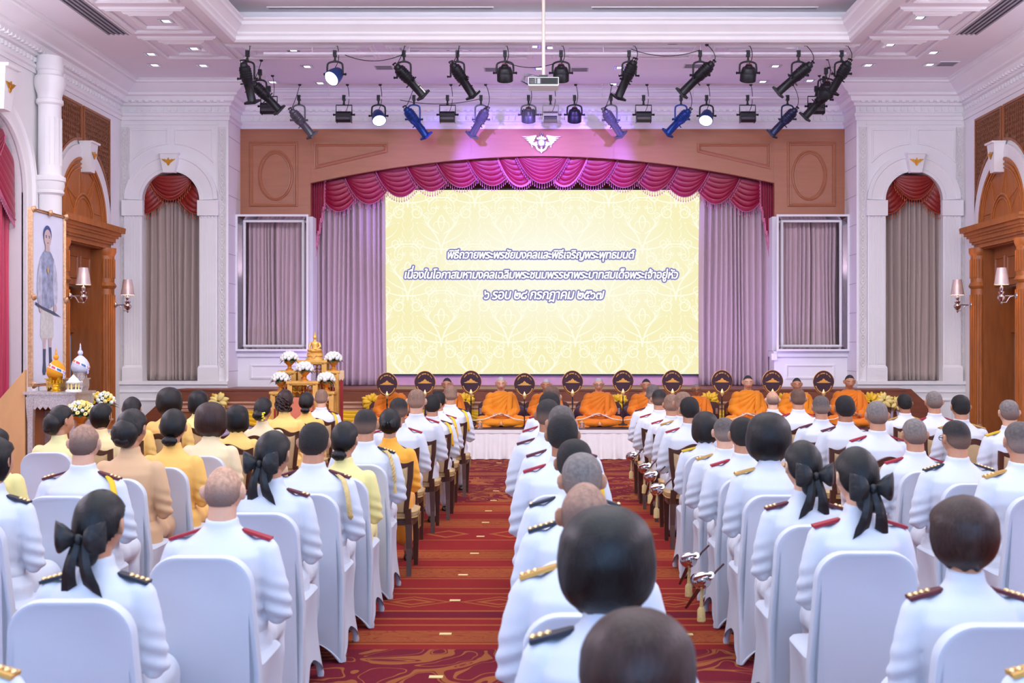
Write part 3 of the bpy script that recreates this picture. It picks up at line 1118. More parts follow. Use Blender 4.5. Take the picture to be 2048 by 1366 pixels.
def screen_material():
    """picture shown by the display: cream damask ground with a paler middle"""
    m = emitter('screen_image', (244, 238, 196), 1.0)
    nt = m.node_tree
    N, L = nt.nodes.new, nt.links.new
    tc = N('ShaderNodeTexCoord')
    mp = N('ShaderNodeMapping')
    mp.vector_type = 'POINT'
    mp.inputs['Location'].default_value = (-0.02, 0, -0.25 + 0.05)
    mp.inputs['Scale'].default_value = (0.33, 0, 0.62)
    L(tc.outputs['Object'], mp.inputs['Vector'])
    ln = N('ShaderNodeVectorMath')
    ln.operation = 'LENGTH'
    L(mp.outputs[0], ln.inputs[0])
    r = N('ShaderNodeValToRGB')
    r.color_ramp.elements[0].position, r.color_ramp.elements[1].position = 0.1, 1.0
    r.color_ramp.elements[0].color = lin((248, 247, 232)) + (1,)
    r.color_ramp.elements[1].color = lin((243, 236, 186)) + (1,)
    L(ln.outputs['Value'], r.inputs[0])
    em = [n_ for n_ in nt.nodes if n_.type == 'EMISSION'][0]
    L(r.outputs[0], em.inputs[0])
    return m


root = thing('led_screen', 'large bright cream damask screen with three lines of Thai writing', 'screen', (0, SYY, 0))
mb = MB()
mb.box(SX0 - 0.03, SX1 + 0.03, 0.004, 0.08, SZ0 - 0.03, SZ1 + 0.03)
mb.build('bezel', BLACK, root, smooth=False)
mb = MB()
hw, hh = (SX1 - SX0) / 2, (SZ1 - SZ0) / 2
mb.add([(-hw, 0, -hh), (hw, 0, -hh), (hw, 0, hh), (-hw, 0, hh)], [(0, 1, 2, 3)])
pan = mb.build('display_panel', screen_material(), root, smooth=False)
pan.location = ((SX0 + SX1) / 2, 0, (SZ0 + SZ1) / 2)


def flatline(mb, pts, w0, w1, y):
    n = len(pts)
    vs = []
    for i, (u, v) in enumerate(pts):
        a, b = pts[max(0, i - 1)], pts[min(n - 1, i + 1)]
        tx, tz = b[0] - a[0], b[1] - a[1]
        L_ = math.hypot(tx, tz) or 1
        t = i / (n - 1)
        w = lerp(w0, w1, t) * (0.35 + 0.65 * math.sin(PI * min(1, 0.12 + t * 0.88)))
        vs += [(u - tz / L_ * w, y, v + tx / L_ * w), (u + tz / L_ * w, y, v - tx / L_ * w)]
    mb.add(vs, [(2 * i, 2 * i + 1, 2 * i + 3, 2 * i + 2) for i in range(n - 1)])


def spiral(cx, cz, r0, r1, a0, turns, n=22):
    return [(cx + lerp(r0, r1, i / n) * math.cos(a0 + 2 * PI * turns * i / n), cz + lerp(r0, r1, i / n) * math.sin(a0 + 2 * PI * turns * i / n)) for i in range(n + 1)]


def bez(p0, p1, p2, p3, n=14):
    r = []
    for i in range(n + 1):
        t = i / n
        r.append(tuple((1 - t) ** 3 * p0[k] + 3 * (1 - t) ** 2 * t * p1[k] + 3 * (1 - t) * t * t * p2[k] + t ** 3 * p3[k] for k in (0, 1)))
    return r


MOT = []            # one side of a damask motif, in tile units (1 = tile width)
MOT.append((bez((0, 0.42), (0.10, 0.44), (0.21, 0.40), (0.20, 0.22)), 0.014, 0.01))
MOT.append((bez((0, 0.38), (0.08, 0.40), (0.16, 0.36), (0.15, 0.24)), 0.006, 0.008))
MOT.append((spiral(0.125, 0.235, 0.065, 0.01, 0.1, -1.6), 0.012, 0.004))
MOT.append((spiral(0.06, 0.28, 0.03, 0.006, 2.6, 1.4), 0.008, 0.004))
MOT.append((bez((0, -0.42), (0.02, -0.1), (0.2, -0.05), (0.26, 0.12)), 0.02, 0.006))
MOT.append((bez((0.0, -0.30), (0.1, -0.2), (0.3, -0.2), (0.36, 0.0)), 0.016, 0.005))
MOT.append((bez((0.0, -0.35), (0.12, -0.34), (0.34, -0.36), (0.42, -0.14)), 0.018, 0.005))
MOT.append((spiral(0.32, -0.26, 0.085, 0.012, 1.2, -1.7), 0.013, 0.004))
MOT.append((spiral(0.13, -0.5, 0.10, 0.012, 1.6, -1.8), 0.014, 0.005))
MOT.append((spiral(0.28, -0.55, 0.055, 0.01, 0.4, 1.6), 0.01, 0.004))
MOT.append((bez((0, 0.16), (0.05, 0.12), (0.07, 0.04), (0.0, -0.08)), 0.016, 0.01))
MOT.append((bez((0, 0.05), (0.1, 0.1), (0.14, 0.02), (0.1, -0.06)), 0.01, 0.004))
MOT.append((bez((0.2, 0.12), (0.3, 0.16), (0.36, 0.24), (0.31, 0.34)), 0.012, 0.004))
MOT.append((spiral(0.40, 0.30, 0.06, 0.01, 3.0, 1.5), 0.01, 0.004))
for k in range(7):      # acanthus fronds and beads
    a = 0.35 + 0.2 * k
    MOT.append((bez((0.03, -0.12), (0.06 + 0.05 * k, -0.10 + 0.02 * k), (0.16 * math.cos(a) + 0.1, 0.1 * math.sin(a)), (0.10 + 0.22 * math.cos(a), -0.02 + 0.2 * math.sin(a)), 8), 0.010, 0.004))
    MOT.append((spiral(0.03 + 0.055 * k, 0.47 - 0.012 * k * k, 0.016, 0.003, k, 1.2, 8), 0.006, 0.004))
    MOT.append((bez((0.46, -0.45 + 0.13 * k), (0.42, -0.42 + 0.13 * k), (0.40, -0.36 + 0.13 * k), (0.44, -0.32 + 0.13 * k), 6), 0.008, 0.004))
mb = MB()
TW, TH = 134 / FPX * SYY, 186 / FPX * SYY
row = 0
z = SZ1 + 0.2
while z > SZ0 - 0.9:
    k0 = -4
    for k in range(k0, 5):
        cx = (SX0 + SX1) / 2 + (k + (0.5 if row % 2 else 0)) * TW
        for mir in (-1, 1):
            for pts, w0, w1 in MOT:
                q = [(cx + mir * u * TW, z + v * TW) for u, v in pts]
                q = [(max(SX0, min(SX1, u)), max(SZ0, min(SZ1, v))) for u, v in q]
                if len(set(u for u, v in q)) < 4 or len(set(v for u, v in q)) < 4:
                    continue
                flatline(mb, q, w0 * TW * 0.72, w1 * TW * 0.8, -0.003)
    z -= TH / 2
    row += 1
mb.v = [(max(SX0, min(SX1, x)), y, max(SZ0, min(SZ1, zz))) for x, y, zz in mb.v]
mb.build('damask_pattern', emitter('screen_damask_white', (250, 251, 228), 1.0), root, smooth=False)

GLYPH = {
    3585: (83, [[11, 0, 12, 36, 14, 39, 24, 45, 9, 51, 10, 61, 13, 66, 19, 72, 29, 76, 46, 77, 61, 73, 70, 62, 72, 51, 72, 0, 60, 0, 59, 56, 54, 63, 45, 67, 30, 66, 23, 60, 22, 55, 37, 47, 36, 40, 31, 40, 24, 33, 23, 0]]),
    3588: (85, [[11, 0, 12, 57, 19, 70, 33, 77, 53, 77, 67, 70, 71, 64, 74, 49, 74, 0, 62, 0, 62, 49, 59, 59, 53, 65, 48, 67, 37, 67, 28, 62, 24, 54, 24, 33, 27, 38, 31, 40, 39, 42, 49, 42, 49, 32, 35, 31, 27, 27, 24, 19, 24, 0]]),
    3591: (75, [[24, 0, 0, 76, 12, 76, 33, 11, 41, 12, 47, 16, 53, 28, 55, 42, 52, 55, 46, 64, 41, 66, 29, 65, 26, 75, 28, 76, 44, 76, 58, 69, 65, 57, 67, 47, 67, 34, 64, 22, 58, 12, 51, 5, 36, 0]]),
    3592: (74, [[20, 0, 20, 34, 10, 34, 10, 44, 32, 44, 32, 10, 34, 10, 44, 13, 48, 16, 51, 22, 53, 38, 52, 50, 47, 60, 39, 66, 25, 67, 9, 62, 5, 60, 5, 72, 21, 77, 39, 77, 51, 73, 56, 69, 64, 53, 64, 24, 56, 8, 46, 2]]),
    3593: (84, [[37, -1, 23, 1, 14, 10, 11, 24, 11, 43, 23, 43, 23, 25, 27, 13, 35, 9, 40, 9, 46, 10, 55, 15, 60, 25, 60, 50, 54, 62, 50, 65, 42, 67, 33, 67, 12, 60, 12, 72, 24, 76, 47, 77, 53, 76, 63, 71, 69, 63, 73, 45, 73, 0, 62, 0, 61, 11, 52, 2, 48, 0]]),
    3594: (76, [[38, -1, 23, 1, 18, 5, 11, 16, 11, 39, 23, 61, 20, 67, 10, 65, 7, 74, 20, 77, 31, 73, 34, 67, 34, 58, 23, 38, 24, 19, 25, 15, 34, 9, 49, 12, 52, 22, 52, 46, 47, 51, 42, 52, 42, 60, 47, 61, 52, 65, 54, 76, 66, 76, 64, 64, 61, 59, 56, 56, 62, 52, 65, 42, 65, 21, 62, 9, 53, 1]]),
    3597: (126, [[83, -24, 71, -23, 61, -19, 61, -7, 65, -10, 77, -13, 93, -12, 101, -2, 102, 10, 93, 3, 85, 0, 72, 1, 63, 6, 57, 20, 56, 56, 48, 66, 34, 67, 30, 66, 23, 60, 22, 55, 38, 47, 36, 40, 32, 40, 25, 33, 24, 27, 24, 12, 27, 9, 35, 10, 37, 1, 34, 0, 19, 0, 14, 4, 12, 8, 13, 36, 15, 39, 25, 45, 9, 51, 10, 61, 16, 70, 33, 77, 44, 77, 58, 73, 65, 67, 67, 62, 69, 51, 69, 21, 73, 14, 77, 11, 88, 11, 93, 13, 101, 25, 102, 76, 114, 76, 114, 7, 112, -5, 108, -15, 100, -21, 95, -23]]),
    3598: (84, [[14, -28, 17, -16, 24, -10, 30, -8, 48, -9, 64, -19, 60, -20, 59, 56, 58, 60, 46, 67, 35, 67, 27, 64, 23, 60, 22, 55, 38, 47, 37, 40, 32, 40, 26, 33, 24, 6, 21, 2, 17, -1, 7, -1, 3, 1, 4, 9, 7, 9, 11, 9, 13, 12, 14, 36, 20, 43, 25, 45, 9, 51, 10, 61, 19, 72, 34, 77, 56, 75, 65, 70, 72, 57, 72, -28, 63, -28, 57, -23, 39, -18, 30, -21, 27, -28]]),
    3604: (86, [[37, -1, 30, -1, 25, 1, 16, 8, 13, 12, 9, 24, 8, 37, 9, 51, 15, 66, 24, 74, 33, 77, 55, 76, 65, 72, 71, 65, 74, 56, 74, 0, 62, 0, 62, 55, 58, 63, 49, 67, 37, 67, 31, 65, 27, 61, 22, 51, 21, 45, 21, 27, 24, 17, 33, 10, 46, 10, 48, 0]]),
    3605: (88, [[38, -1, 25, 1, 16, 8, 11, 19, 9, 32, 9, 48, 11, 61, 16, 71, 22, 76, 27, 77, 39, 76, 44, 70, 50, 76, 64, 77, 72, 73, 75, 69, 77, 58, 77, 0, 65, 0, 64, 62, 60, 67, 53, 67, 50, 65, 48, 59, 40, 59, 39, 63, 35, 67, 32, 67, 27, 66, 22, 55, 21, 33, 25, 17, 28, 13, 35, 9, 48, 10, 49, 0]]),
    3606: (84, [[27, -1, 19, 0, 14, 4, 12, 8, 13, 36, 15, 39, 25, 45, 9, 51, 9, 55, 10, 61, 19, 72, 34, 77, 46, 77, 61, 73, 65, 70, 70, 62, 72, 57, 72, 0, 60, 0, 60, 50, 57, 60, 46, 67, 35, 67, 27, 64, 23, 60, 22, 55, 38, 47, 36, 40, 28, 38, 25, 34, 24, 12, 27, 9, 35, 10, 37, 1]]),
    3607: (85, [[12, 0, 12, 76, 20, 76, 22, 64, 28, 71, 36, 76, 52, 77, 61, 75, 68, 69, 73, 57, 73, 0, 61, 0, 61, 50, 57, 63, 49, 67, 33, 64, 26, 56, 24, 44, 24, 0]]),
    3608: (76, [[38, -1, 27, -1, 11, 4, 11, 35, 23, 35, 23, 11, 29, 9, 43, 9, 51, 11, 56, 17, 57, 22, 55, 29, 51, 33, 20, 44, 11, 50, 9, 54, 10, 64, 12, 69, 16, 73, 26, 76, 38, 77, 49, 77, 64, 73, 64, 62, 42, 67, 28, 67, 25, 66, 21, 60, 23, 55, 60, 41, 67, 34, 69, 23, 66, 10, 60, 4, 51, 0]]),
    3609: (85, [[37, -1, 23, 1, 14, 10, 11, 25, 11, 76, 24, 76, 24, 21, 28, 13, 35, 9, 40, 9, 46, 10, 55, 15, 60, 25, 60, 76, 73, 76, 73, 0, 63, 0, 61, 11, 53, 2, 43, -1]]),
    3610: (84, [[42, -1, 32, -1, 18, 6, 14, 12, 11, 27, 11, 76, 24, 76, 24, 22, 28, 13, 36, 9, 42, 9, 47, 9, 56, 13, 60, 22, 60, 76, 73, 76, 72, 19, 65, 6, 60, 2, 52, -1]]),
    3614: (97, [[19, 0, 6, 76, 18, 76, 27, 17, 43, 76, 53, 76, 69, 17, 78, 76, 91, 76, 77, 0, 65, 0, 52, 41, 49, 58, 31, 0]]),
    3617: (85, [[48, -1, 42, -1, 33, 2, 26, 8, 24, 12, 22, 0, 12, 0, 12, 76, 25, 76, 25, 28, 30, 15, 39, 10, 50, 9, 58, 13, 62, 26, 62, 76, 74, 76, 73, 14, 62, 1]]),
    3618: (83, [[40, -1, 28, 0, 18, 4, 13, 10, 10, 18, 10, 28, 12, 33, 16, 38, 22, 40, 11, 49, 9, 58, 10, 63, 15, 71, 27, 77, 45, 75, 42, 65, 33, 67, 25, 64, 22, 57, 23, 53, 24, 50, 31, 46, 41, 45, 41, 36, 33, 36, 26, 33, 23, 29, 22, 23, 24, 16, 29, 11, 34, 9, 47, 9, 55, 13, 59, 25, 59, 76, 71, 76, 71, 26, 68, 10, 64, 5, 58, 2, 50, -1]]),
    3619: (68, [[33, -1, 22, -1, 6, 4, 9, 14, 28, 9, 42, 10, 49, 15, 49, 23, 43, 29, 13, 42, 7, 51, 7, 63, 12, 71, 19, 75, 36, 77, 45, 77, 58, 73, 58, 63, 44, 67, 30, 67, 26, 66, 20, 61, 19, 55, 30, 47, 42, 43, 55, 36, 59, 32, 61, 27, 62, 15, 54, 4, 45, 0]]),
    3621: (79, [[56, 0, 56, 51, 54, 60, 48, 66, 44, 67, 33, 67, 21, 64, 13, 60, 13, 72, 17, 74, 28, 77, 48, 77, 57, 74, 64, 67, 68, 58, 68, 0], [32, -1, 24, -1, 13, 4, 8, 14, 7, 20, 8, 27, 11, 33, 15, 38, 22, 42, 58, 46, 58, 36, 36, 34, 25, 31, 21, 27, 19, 21, 20, 15, 28, 9, 42, 10, 44, 1]]),
    3623: (68, [[26, -1, 11, 1, 5, 4, 9, 13, 16, 10, 25, 9, 37, 12, 41, 16, 46, 30, 46, 47, 41, 60, 36, 64, 18, 67, 6, 63, 6, 74, 15, 77, 32, 77, 45, 72, 49, 69, 56, 59, 60, 38, 56, 17, 51, 9, 45, 3, 37, 0]]),
    3625: (89, [[43, -1, 30, 0, 20, 5, 14, 12, 11, 28, 11, 76, 24, 76, 24, 22, 28, 14, 32, 11, 43, 9, 54, 11, 60, 17, 62, 22, 62, 76, 74, 76, 74, 22, 71, 12, 69, 8, 61, 2, 56, 0], [51, 31, 42, 33, 36, 40, 36, 48, 38, 51, 48, 50, 47, 44, 50, 41, 83, 41, 83, 31]]),
    3626: (79, [[56, 0, 56, 51, 54, 60, 48, 66, 44, 67, 33, 67, 21, 64, 13, 60, 13, 72, 17, 74, 28, 77, 48, 77, 56, 73, 66, 63, 68, 51, 68, 0], [32, -1, 24, -1, 13, 4, 8, 14, 7, 20, 8, 27, 11, 33, 15, 38, 22, 42, 58, 46, 58, 36, 36, 34, 25, 31, 21, 27, 19, 21, 20, 15, 28, 9, 42, 10, 44, 1], [59, 65, 52, 72, 59, 75, 62, 81, 74, 81, 74, 77, 70, 70]]),
    3627: (82, [[12, 0, 12, 76, 25, 76, 25, 43, 57, 76, 71, 76, 25, 29, 25, 0], [60, 0, 59, 32, 55, 40, 45, 44, 38, 44, 45, 53, 51, 53, 63, 48, 69, 41, 72, 32, 72, 0]]),
    3629: (80, [[38, -1, 29, -1, 16, 6, 9, 21, 9, 44, 38, 44, 38, 34, 21, 34, 23, 17, 25, 13, 33, 9, 44, 9, 49, 11, 53, 14, 56, 20, 58, 30, 58, 44, 56, 54, 49, 64, 40, 67, 31, 67, 15, 63, 11, 60, 11, 72, 26, 77, 44, 77, 51, 75, 61, 69, 67, 59, 71, 37, 68, 17, 62, 7, 57, 3, 46, -1]]),
    3632: (47, [[21, 48, 16, 48, 9, 51, 5, 60, 8, 68, 18, 66, 17, 60, 19, 58, 41, 57, 41, 48], [21, 9, 16, 9, 9, 13, 5, 21, 8, 29, 18, 27, 17, 21, 19, 19, 41, 19, 41, 9]]),
    3633: (0, [[-30, 88, -39, 90, -46, 97, -44, 108, -33, 106, -34, 100, -32, 98, 6, 98, 6, 88]]),
    3634: (56, [[33, 0, 32, 60, 30, 64, 19, 67, 10, 66, 1, 62, 1, 73, 9, 76, 26, 77, 34, 75, 39, 73, 44, 65, 45, 0]]),
    3636: (0, [[-71, 88, -71, 93, -61, 98, -12, 98, -12, 88]]),
    3637: (0, [[-71, 88, -71, 93, -61, 98, -12, 98, -12, 88], [-24, 93, -24, 109, -12, 109, -12, 93]]),
    3639: (0, [[-71, 88, -71, 93, -61, 98, -12, 98, -12, 88], [-43, 93, -43, 109, -32, 109, -32, 93], [-22, 93, -22, 109, -12, 109, -12, 93]]),
    3640: (0, [[-23, -36, -23, -21, -26, -18, -29, -19, -30, -10, -28, -10, -18, -9, -15, -11, -12, -17, -12, -36]]),
    3641: (0, [[-30, -37, -44, -33, -47, -29, -49, -19, -53, -18, -54, -10, -52, -9, -43, -9, -38, -14, -38, -22, -36, -26, -34, -28, -27, -28, -23, -22, -23, -9, -12, -9, -13, -29, -20, -35]]),
    3648: (41, [[28, -1, 18, 2, 14, 8, 13, 13, 13, 76, 26, 76, 27, 10, 37, 10, 38, 1]]),
    3649: (79, [[28, -1, 18, 2, 14, 8, 13, 13, 13, 76, 26, 76, 27, 10, 37, 10, 38, 1], [66, -1, 59, 0, 53, 4, 51, 13, 51, 76, 64, 76, 65, 10, 75, 10, 76, 1]]),
    3650: (43, [[15, 62, 15, 94, 11, 101, 7, 104, 1, 105, 1, 110, 12, 115, 49, 115, 49, 105, 20, 105, 27, 93, 28, 62], [30, -1, 23, 0, 17, 4, 15, 13, 15, 76, 28, 76, 29, 10, 39, 10, 40, 1]]),
    3651: (40, [[27, -1, 20, 0, 14, 4, 12, 8, 12, 71, 15, 79, 26, 94, 26, 101, 24, 104, 16, 106, 3, 102, 3, 112, 5, 114, 18, 116, 33, 112, 38, 104, 38, 94, 36, 89, 27, 77, 24, 70, 24, 15, 27, 9, 35, 10, 37, 1]]),
    3655: (0, [[-27, 86, -30, 86, -38, 92, -45, 86, -57, 90, -60, 93, -62, 102, -60, 111, -54, 116, -50, 117, -14, 117, -14, 109, -47, 109, -50, 107, -52, 105, -52, 99, -49, 95, -45, 95, -38, 102, -35, 102, -33, 96, -28, 94, -23, 97, -23, 102, -14, 102, -17, 89]]),
    3656: (0, [[-25, 88, -25, 117, -12, 117, -12, 88]]),
    3657: (0, [[-51, 88, -51, 94, -39, 100, -40, 106, -44, 107, -48, 105, -51, 113, -39, 117, -34, 116, -28, 110, -28, 102, -34, 94, -36, 98, -8, 98, -8, 88]]),
    3660: (0, [[-35, 84, -37, 88, -37, 96, -34, 101, -28, 104, -4, 104, -4, 95, -24, 94, -26, 90, -24, 86]]),
    3666: (85, [[43, -1, 29, 0, 19, 5, 12, 13, 8, 30, 8, 81, 20, 81, 20, 31, 22, 20, 29, 12, 38, 9, 49, 9, 54, 10, 61, 15, 65, 25, 64, 53, 61, 55, 58, 54, 56, 47, 48, 47, 47, 52, 43, 55, 41, 54, 39, 50, 40, 39, 45, 36, 49, 38, 51, 29, 43, 27, 34, 30, 31, 33, 28, 41, 27, 46, 29, 56, 35, 63, 44, 64, 48, 62, 52, 57, 60, 64, 70, 63, 75, 58, 77, 48, 77, 24, 74, 13, 68, 5, 63, 2, 58, 0]]),
    3669: (75, [[36, 0, 20, 3, 11, 14, 8, 31, 9, 43, 15, 56, 22, 61, 31, 63, 32, 61, 26, 63, 23, 71, 27, 79, 31, 81, 41, 81, 48, 75, 49, 71, 47, 64, 43, 61, 41, 64, 53, 66, 55, 72, 55, 81, 66, 81, 66, 69, 64, 63, 57, 56, 51, 54, 38, 54, 27, 51, 22, 43, 20, 31, 21, 24, 22, 19, 27, 12, 37, 10, 50, 10, 47, 7, 41, 17, 43, 32, 48, 38, 56, 40, 65, 38, 61, 30, 56, 30, 54, 28, 52, 21, 55, 12, 58, 10, 68, 10, 68, 0], [36, 65, 42, 68, 42, 73, 36, 76, 33, 75, 30, 70, 33, 65]]),
    3670: (72, [[34, -1, 20, 1, 10, 9, 17, 17, 28, 9, 40, 9, 48, 14, 52, 32, 50, 45, 48, 49, 40, 54, 30, 54, 25, 52, 21, 44, 12, 44, 2, 81, 13, 81, 21, 54, 17, 54, 20, 59, 32, 64, 45, 63, 52, 60, 61, 49, 64, 31, 61, 13, 57, 7, 51, 2]]),
    3671: (100, [[34, 46, 31, 54, 28, 55, 23, 52, 20, 40, 21, 20, 26, 10, 32, 8, 37, 9, 39, 0, 25, -1, 17, 3, 10, 15, 8, 27, 9, 48, 13, 58, 22, 64, 33, 63, 38, 57, 41, 62, 45, 64, 57, 64, 62, 61, 66, 49, 66, 10, 70, 11, 75, 14, 78, 21, 78, 81, 90, 81, 90, 21, 88, 13, 82, 5, 68, 0, 54, 0, 54, 51, 48, 55, 43, 53, 42, 46]]),
    3672: (79, [[53, -1, 47, -1, 43, 2, 39, 6, 38, 11, 40, 11, 31, -1, 19, 2, 13, 9, 8, 24, 9, 42, 15, 56, 19, 59, 29, 63, 51, 65, 55, 69, 55, 81, 67, 81, 67, 69, 65, 63, 58, 56, 52, 54, 37, 54, 27, 51, 22, 43, 20, 25, 23, 16, 29, 11, 37, 20, 44, 20, 46, 11, 48, 9, 55, 9, 60, 15, 60, 24, 54, 31, 61, 39, 66, 36, 72, 24, 70, 9, 63, 1]]),
}



def glyph(ch):
    adv, loops = GLYPH[ord(ch)]
    return adv, [list(zip(q[0::2], q[1::2])) for q in loops]


UPPER, TONES = 'ัิีื็', '่้์'


def text_loops(s):
    x, out, prev = 0.0, [], ''
    for ch in s:
        if ch == ' ':
            x += 30
            continue
        a, loops = glyph(ch)
        dy = 0
        if ch in TONES and prev in UPPER:
            dy = 30
        elif ch in TONES:
            dy = -4
        for lp in loops:
            out.append([(px + x, py + dy) for px, py in lp])
        x += a * 0.93
        prev = ch
    return out, x


def text_mesh(loops, sc, slant, grow, cx, y, z, x0):
    """flat letters; grow thickens every stroke by that many metres"""
    cu = bpy.data.curves.new('lettering', 'CURVE')
    cu.dimensions = '2D'
    cu.fill_mode = 'BOTH'
    mb = MB()
    for lp in loops:
        q = [(u * sc + v * sc * slant - x0, v * sc * 1.12) for u, v in lp]
        sp = cu.splines.new('POLY')
        sp.points.add(len(q) - 1)
        for p, (u, v) in zip(sp.points, q):
            p.co = (u, v, 0, 1)
        sp.use_cyclic_u = True
        for (u0, v0), (u1, v1) in zip(q, q[1:] + q[:1]):
            L_ = math.hypot(u1 - u0, v1 - v0)
            if L_ < 1e-6:
                continue
            nx, nz = -(v1 - v0) / L_ * grow, (u1 - u0) / L_ * grow
            mb.add([(cx + u0 + nx, y, z + v0 + nz), (cx + u1 + nx, y, z + v1 + nz), (cx + u1 - nx, y, z + v1 - nz), (cx + u0 - nx, y, z + v0 - nz)], [(0, 1, 2, 3)])
            mb.add([(cx + u0 + grow * math.cos(PI * k / 4), y, z + v0 + grow * math.sin(PI * k / 4)) for k in range(8)], [tuple(range(8))])
    ob = bpy.data.objects.new('lettering', cu)
    COL.objects.link(ob)
    dg = bpy.context.evaluated_depsgraph_get()
    fill = bpy.data.meshes.new_from_object(ob.evaluated_get(dg))
    bpy.data.objects.remove(ob)
    bpy.data.curves.remove(cu)
    mb.add([(cx + v.co.x, y, z + v.co.y) for v in fill.vertices], [tuple(p.vertices) for p in fill.polygons])
    me = bpy.data.meshes.new('lettering')
    me.from_pydata(mb.v, [], mb.f)
    return me


LINES = [("พิธีถวายพระพรชัยมงคลและพิธีเจริญพระพุทธมนต์", 1082, 517, 374), ("เนื่องในโอกาสมหามงคลเฉลิมพระชนมพรรษาพระบาทสมเด็จพระเจ้าอยู่หัว", 1083, 557, 548), ("๖ รอบ ๒๘ กรกฎาคม ๒๕๖๗", 1088, 598, 240)]
INKW, INKP, INKL = emitter('lettering_white', (255, 255, 255)), emitter('lettering_purple', (98, 92, 152)), emitter('lettering_lilac_glow', (196, 194, 232))
for txt, pxc, py, w in LINES:
    loops, adv = text_loops(txt)
    sc = w / FPX * SYY / adv
    cx, zz = (pxc - VX) / FPX * SYY, CAMZ - (py - VY) / FPX * SYY
    x0 = adv * sc / 2 + 0.02
    for grow, mm, yy, nm in ((0.034, INKL, -0.005, 'lettering_glow'), (0.022, INKP, -0.007, 'lettering_outline'), (0.0065, INKW, -0.010, 'lettering')):
        me = text_mesh(loops, sc, 0.22, grow, cx, yy, zz, x0)
        me.name = nm
        me.materials.append(mm)
        newobj(nm, me, root)

# ---- winged anchor emblem on the arch
root = thing('winged_anchor_emblem', 'silver winged anchor emblem on the wood above the stage arch', 'emblem', (0, YB, PZ(285)))
U = 0.01
F = lambda u, v, d: (u * 0.0092 - 0.02, -d, v * 0.0092)
for s in (-1, 1):
    mb = MB()
    for k in range(6):
        t = k / 5
        a0 = (s * (10 + 2 * k), 12 - 4.2 * k * 0.9)
        tip = (s * (40 - 4.6 * k), 11 - 3.6 * k)
        mid = (s * ((abs(a0[0]) + abs(tip[0])) / 2), (a0[1] + tip[1]) / 2 - 2.0)
        w = 2.0
        mb.prism([(a0[0], a0[1] + w), (mid[0], mid[1] + w), tip, (mid[0], mid[1] - w), (a0[0], a0[1] - w)], 0.0, 0.05 - 0.005 * k, F)
    mb.prism([(s * 6, 2), (s * 19, -2), (s * 20, -5), (s * 12, -8), (s * 6, -6)], 0, 0.05, F)
    mb.build('wing', SILVER, root, smooth=False)
mb = MB()
mb.prism([(8.5 * math.cos(2 * PI * k / 24), -1.5 + 8.5 * math.sin(2 * PI * k / 24)) for k in range(24)], 0, 0.06, F)
mb.ribbon([F(7.2 * math.cos(2 * PI * k / 24), -1.5 + 7.2 * math.sin(2 * PI * k / 24), 0.06) for k in range(24)], [(-0.012, 0), (0, 0.014), (0.012, 0)], (0, -1, 0), closed=True)
mb.prism([(-10, 6), (-9, 9), (-6, 8), (-5, 11), (-2, 10), (0, 14), (2, 10), (5, 11), (6, 8), (9, 9), (10, 6), (8, 4.5), (-8, 4.5)], 0, 0.07, F)
mb.ribbon([F(2.2 * math.cos(2 * PI * k / 16), 16 + 2.2 * math.sin(2 * PI * k / 16), 0.03) for k in range(16)], [(-0.01, 0), (0, 0.014), (0.01, 0)], (0, -1, 0), closed=True)
mb.build('shield', SILVER, root, smooth=False)
mb = MB()
mb.prism([(-1.6, -9), (1.6, -9), (1.6, -15), (-1.6, -15)], 0, 0.06, F)
out = [(0, -22)] + [(11 * math.sin(a), -9.5 - 9.5 * math.cos(a)) for a in [0.25 + 0.22 * k for k in range(6)]]
inn = [(8.0 * math.sin(a), -9.0 - 6.2 * math.cos(a)) for a in [1.25 - 0.25 * k for k in range(6)]]
mb.prism(out + [(13, -8.0), (7, -8.5)] + inn + [(-u, v) for u, v in inn[::-1]] + [(-7, -8.5), (-13, -8.0)] + [(-u, v) for u, v in out[::-1][:-1]], 0, 0.06, F)
mb.build('anchor', SILVER, root, smooth=False)

# ================================================================ CEILING FITTINGS AND STAGE LIGHTS
LAMPW = emitter('lamp_white', (255, 250, 255), 3.0)
DARKIN = mat('dark_reflector', (70, 66, 72), 0.3, 0.6)
DL = [(332, 42, 'in the framed panel nearest the left wall grille'), (388, 97, 'in the second framed panel on the left'), (302, 108, 'left of the second framed panel, upper of two'), (309, 130, 'above the left niche, nearest the left wall'), (406, 131, 'above the left niche, towards the stage'), (586, 100, 'behind the left end of the front light pipe'), (614, 133, 'left of the first lit lamp'), (545, 164, 'beside the left side pipe'), (640, 166, 'below the first lit lamp'), (905, 98, 'left one of a pair beside the projector pole, left group'), (930, 98, 'right one of a pair beside the projector pole, left group'), (1068, 93, 'small, just left of the projector pole'), (1101, 95, 'small, just right of the projector pole'), (1078, 137, 'just above the projector'), (1243, 96, 'left one of the pair right of the projector'), (1266, 95, 'right one of the pair right of the projector'), (1240, 135, 'beside the steep black spotlight right of the projector'), (1227, 168, 'low, right of the projector'), (1581, 92, 'behind the right half of the front light pipe'), (1551, 132, 'between two black lamps on the right'), (1526, 163, 'above the right lit lamp'), (1620, 161, 'beside the right side pipe'), (1840, 35, 'in the framed panel nearest the right wall grille'), (1781, 89, 'in the second framed panel on the right'), (1867, 105, 'right of the second framed panel, upper of two'), (1737, 130, 'above the right niche, towards the stage'), (1860, 129, 'above the right niche, nearest the right wall')]
dl0 = None
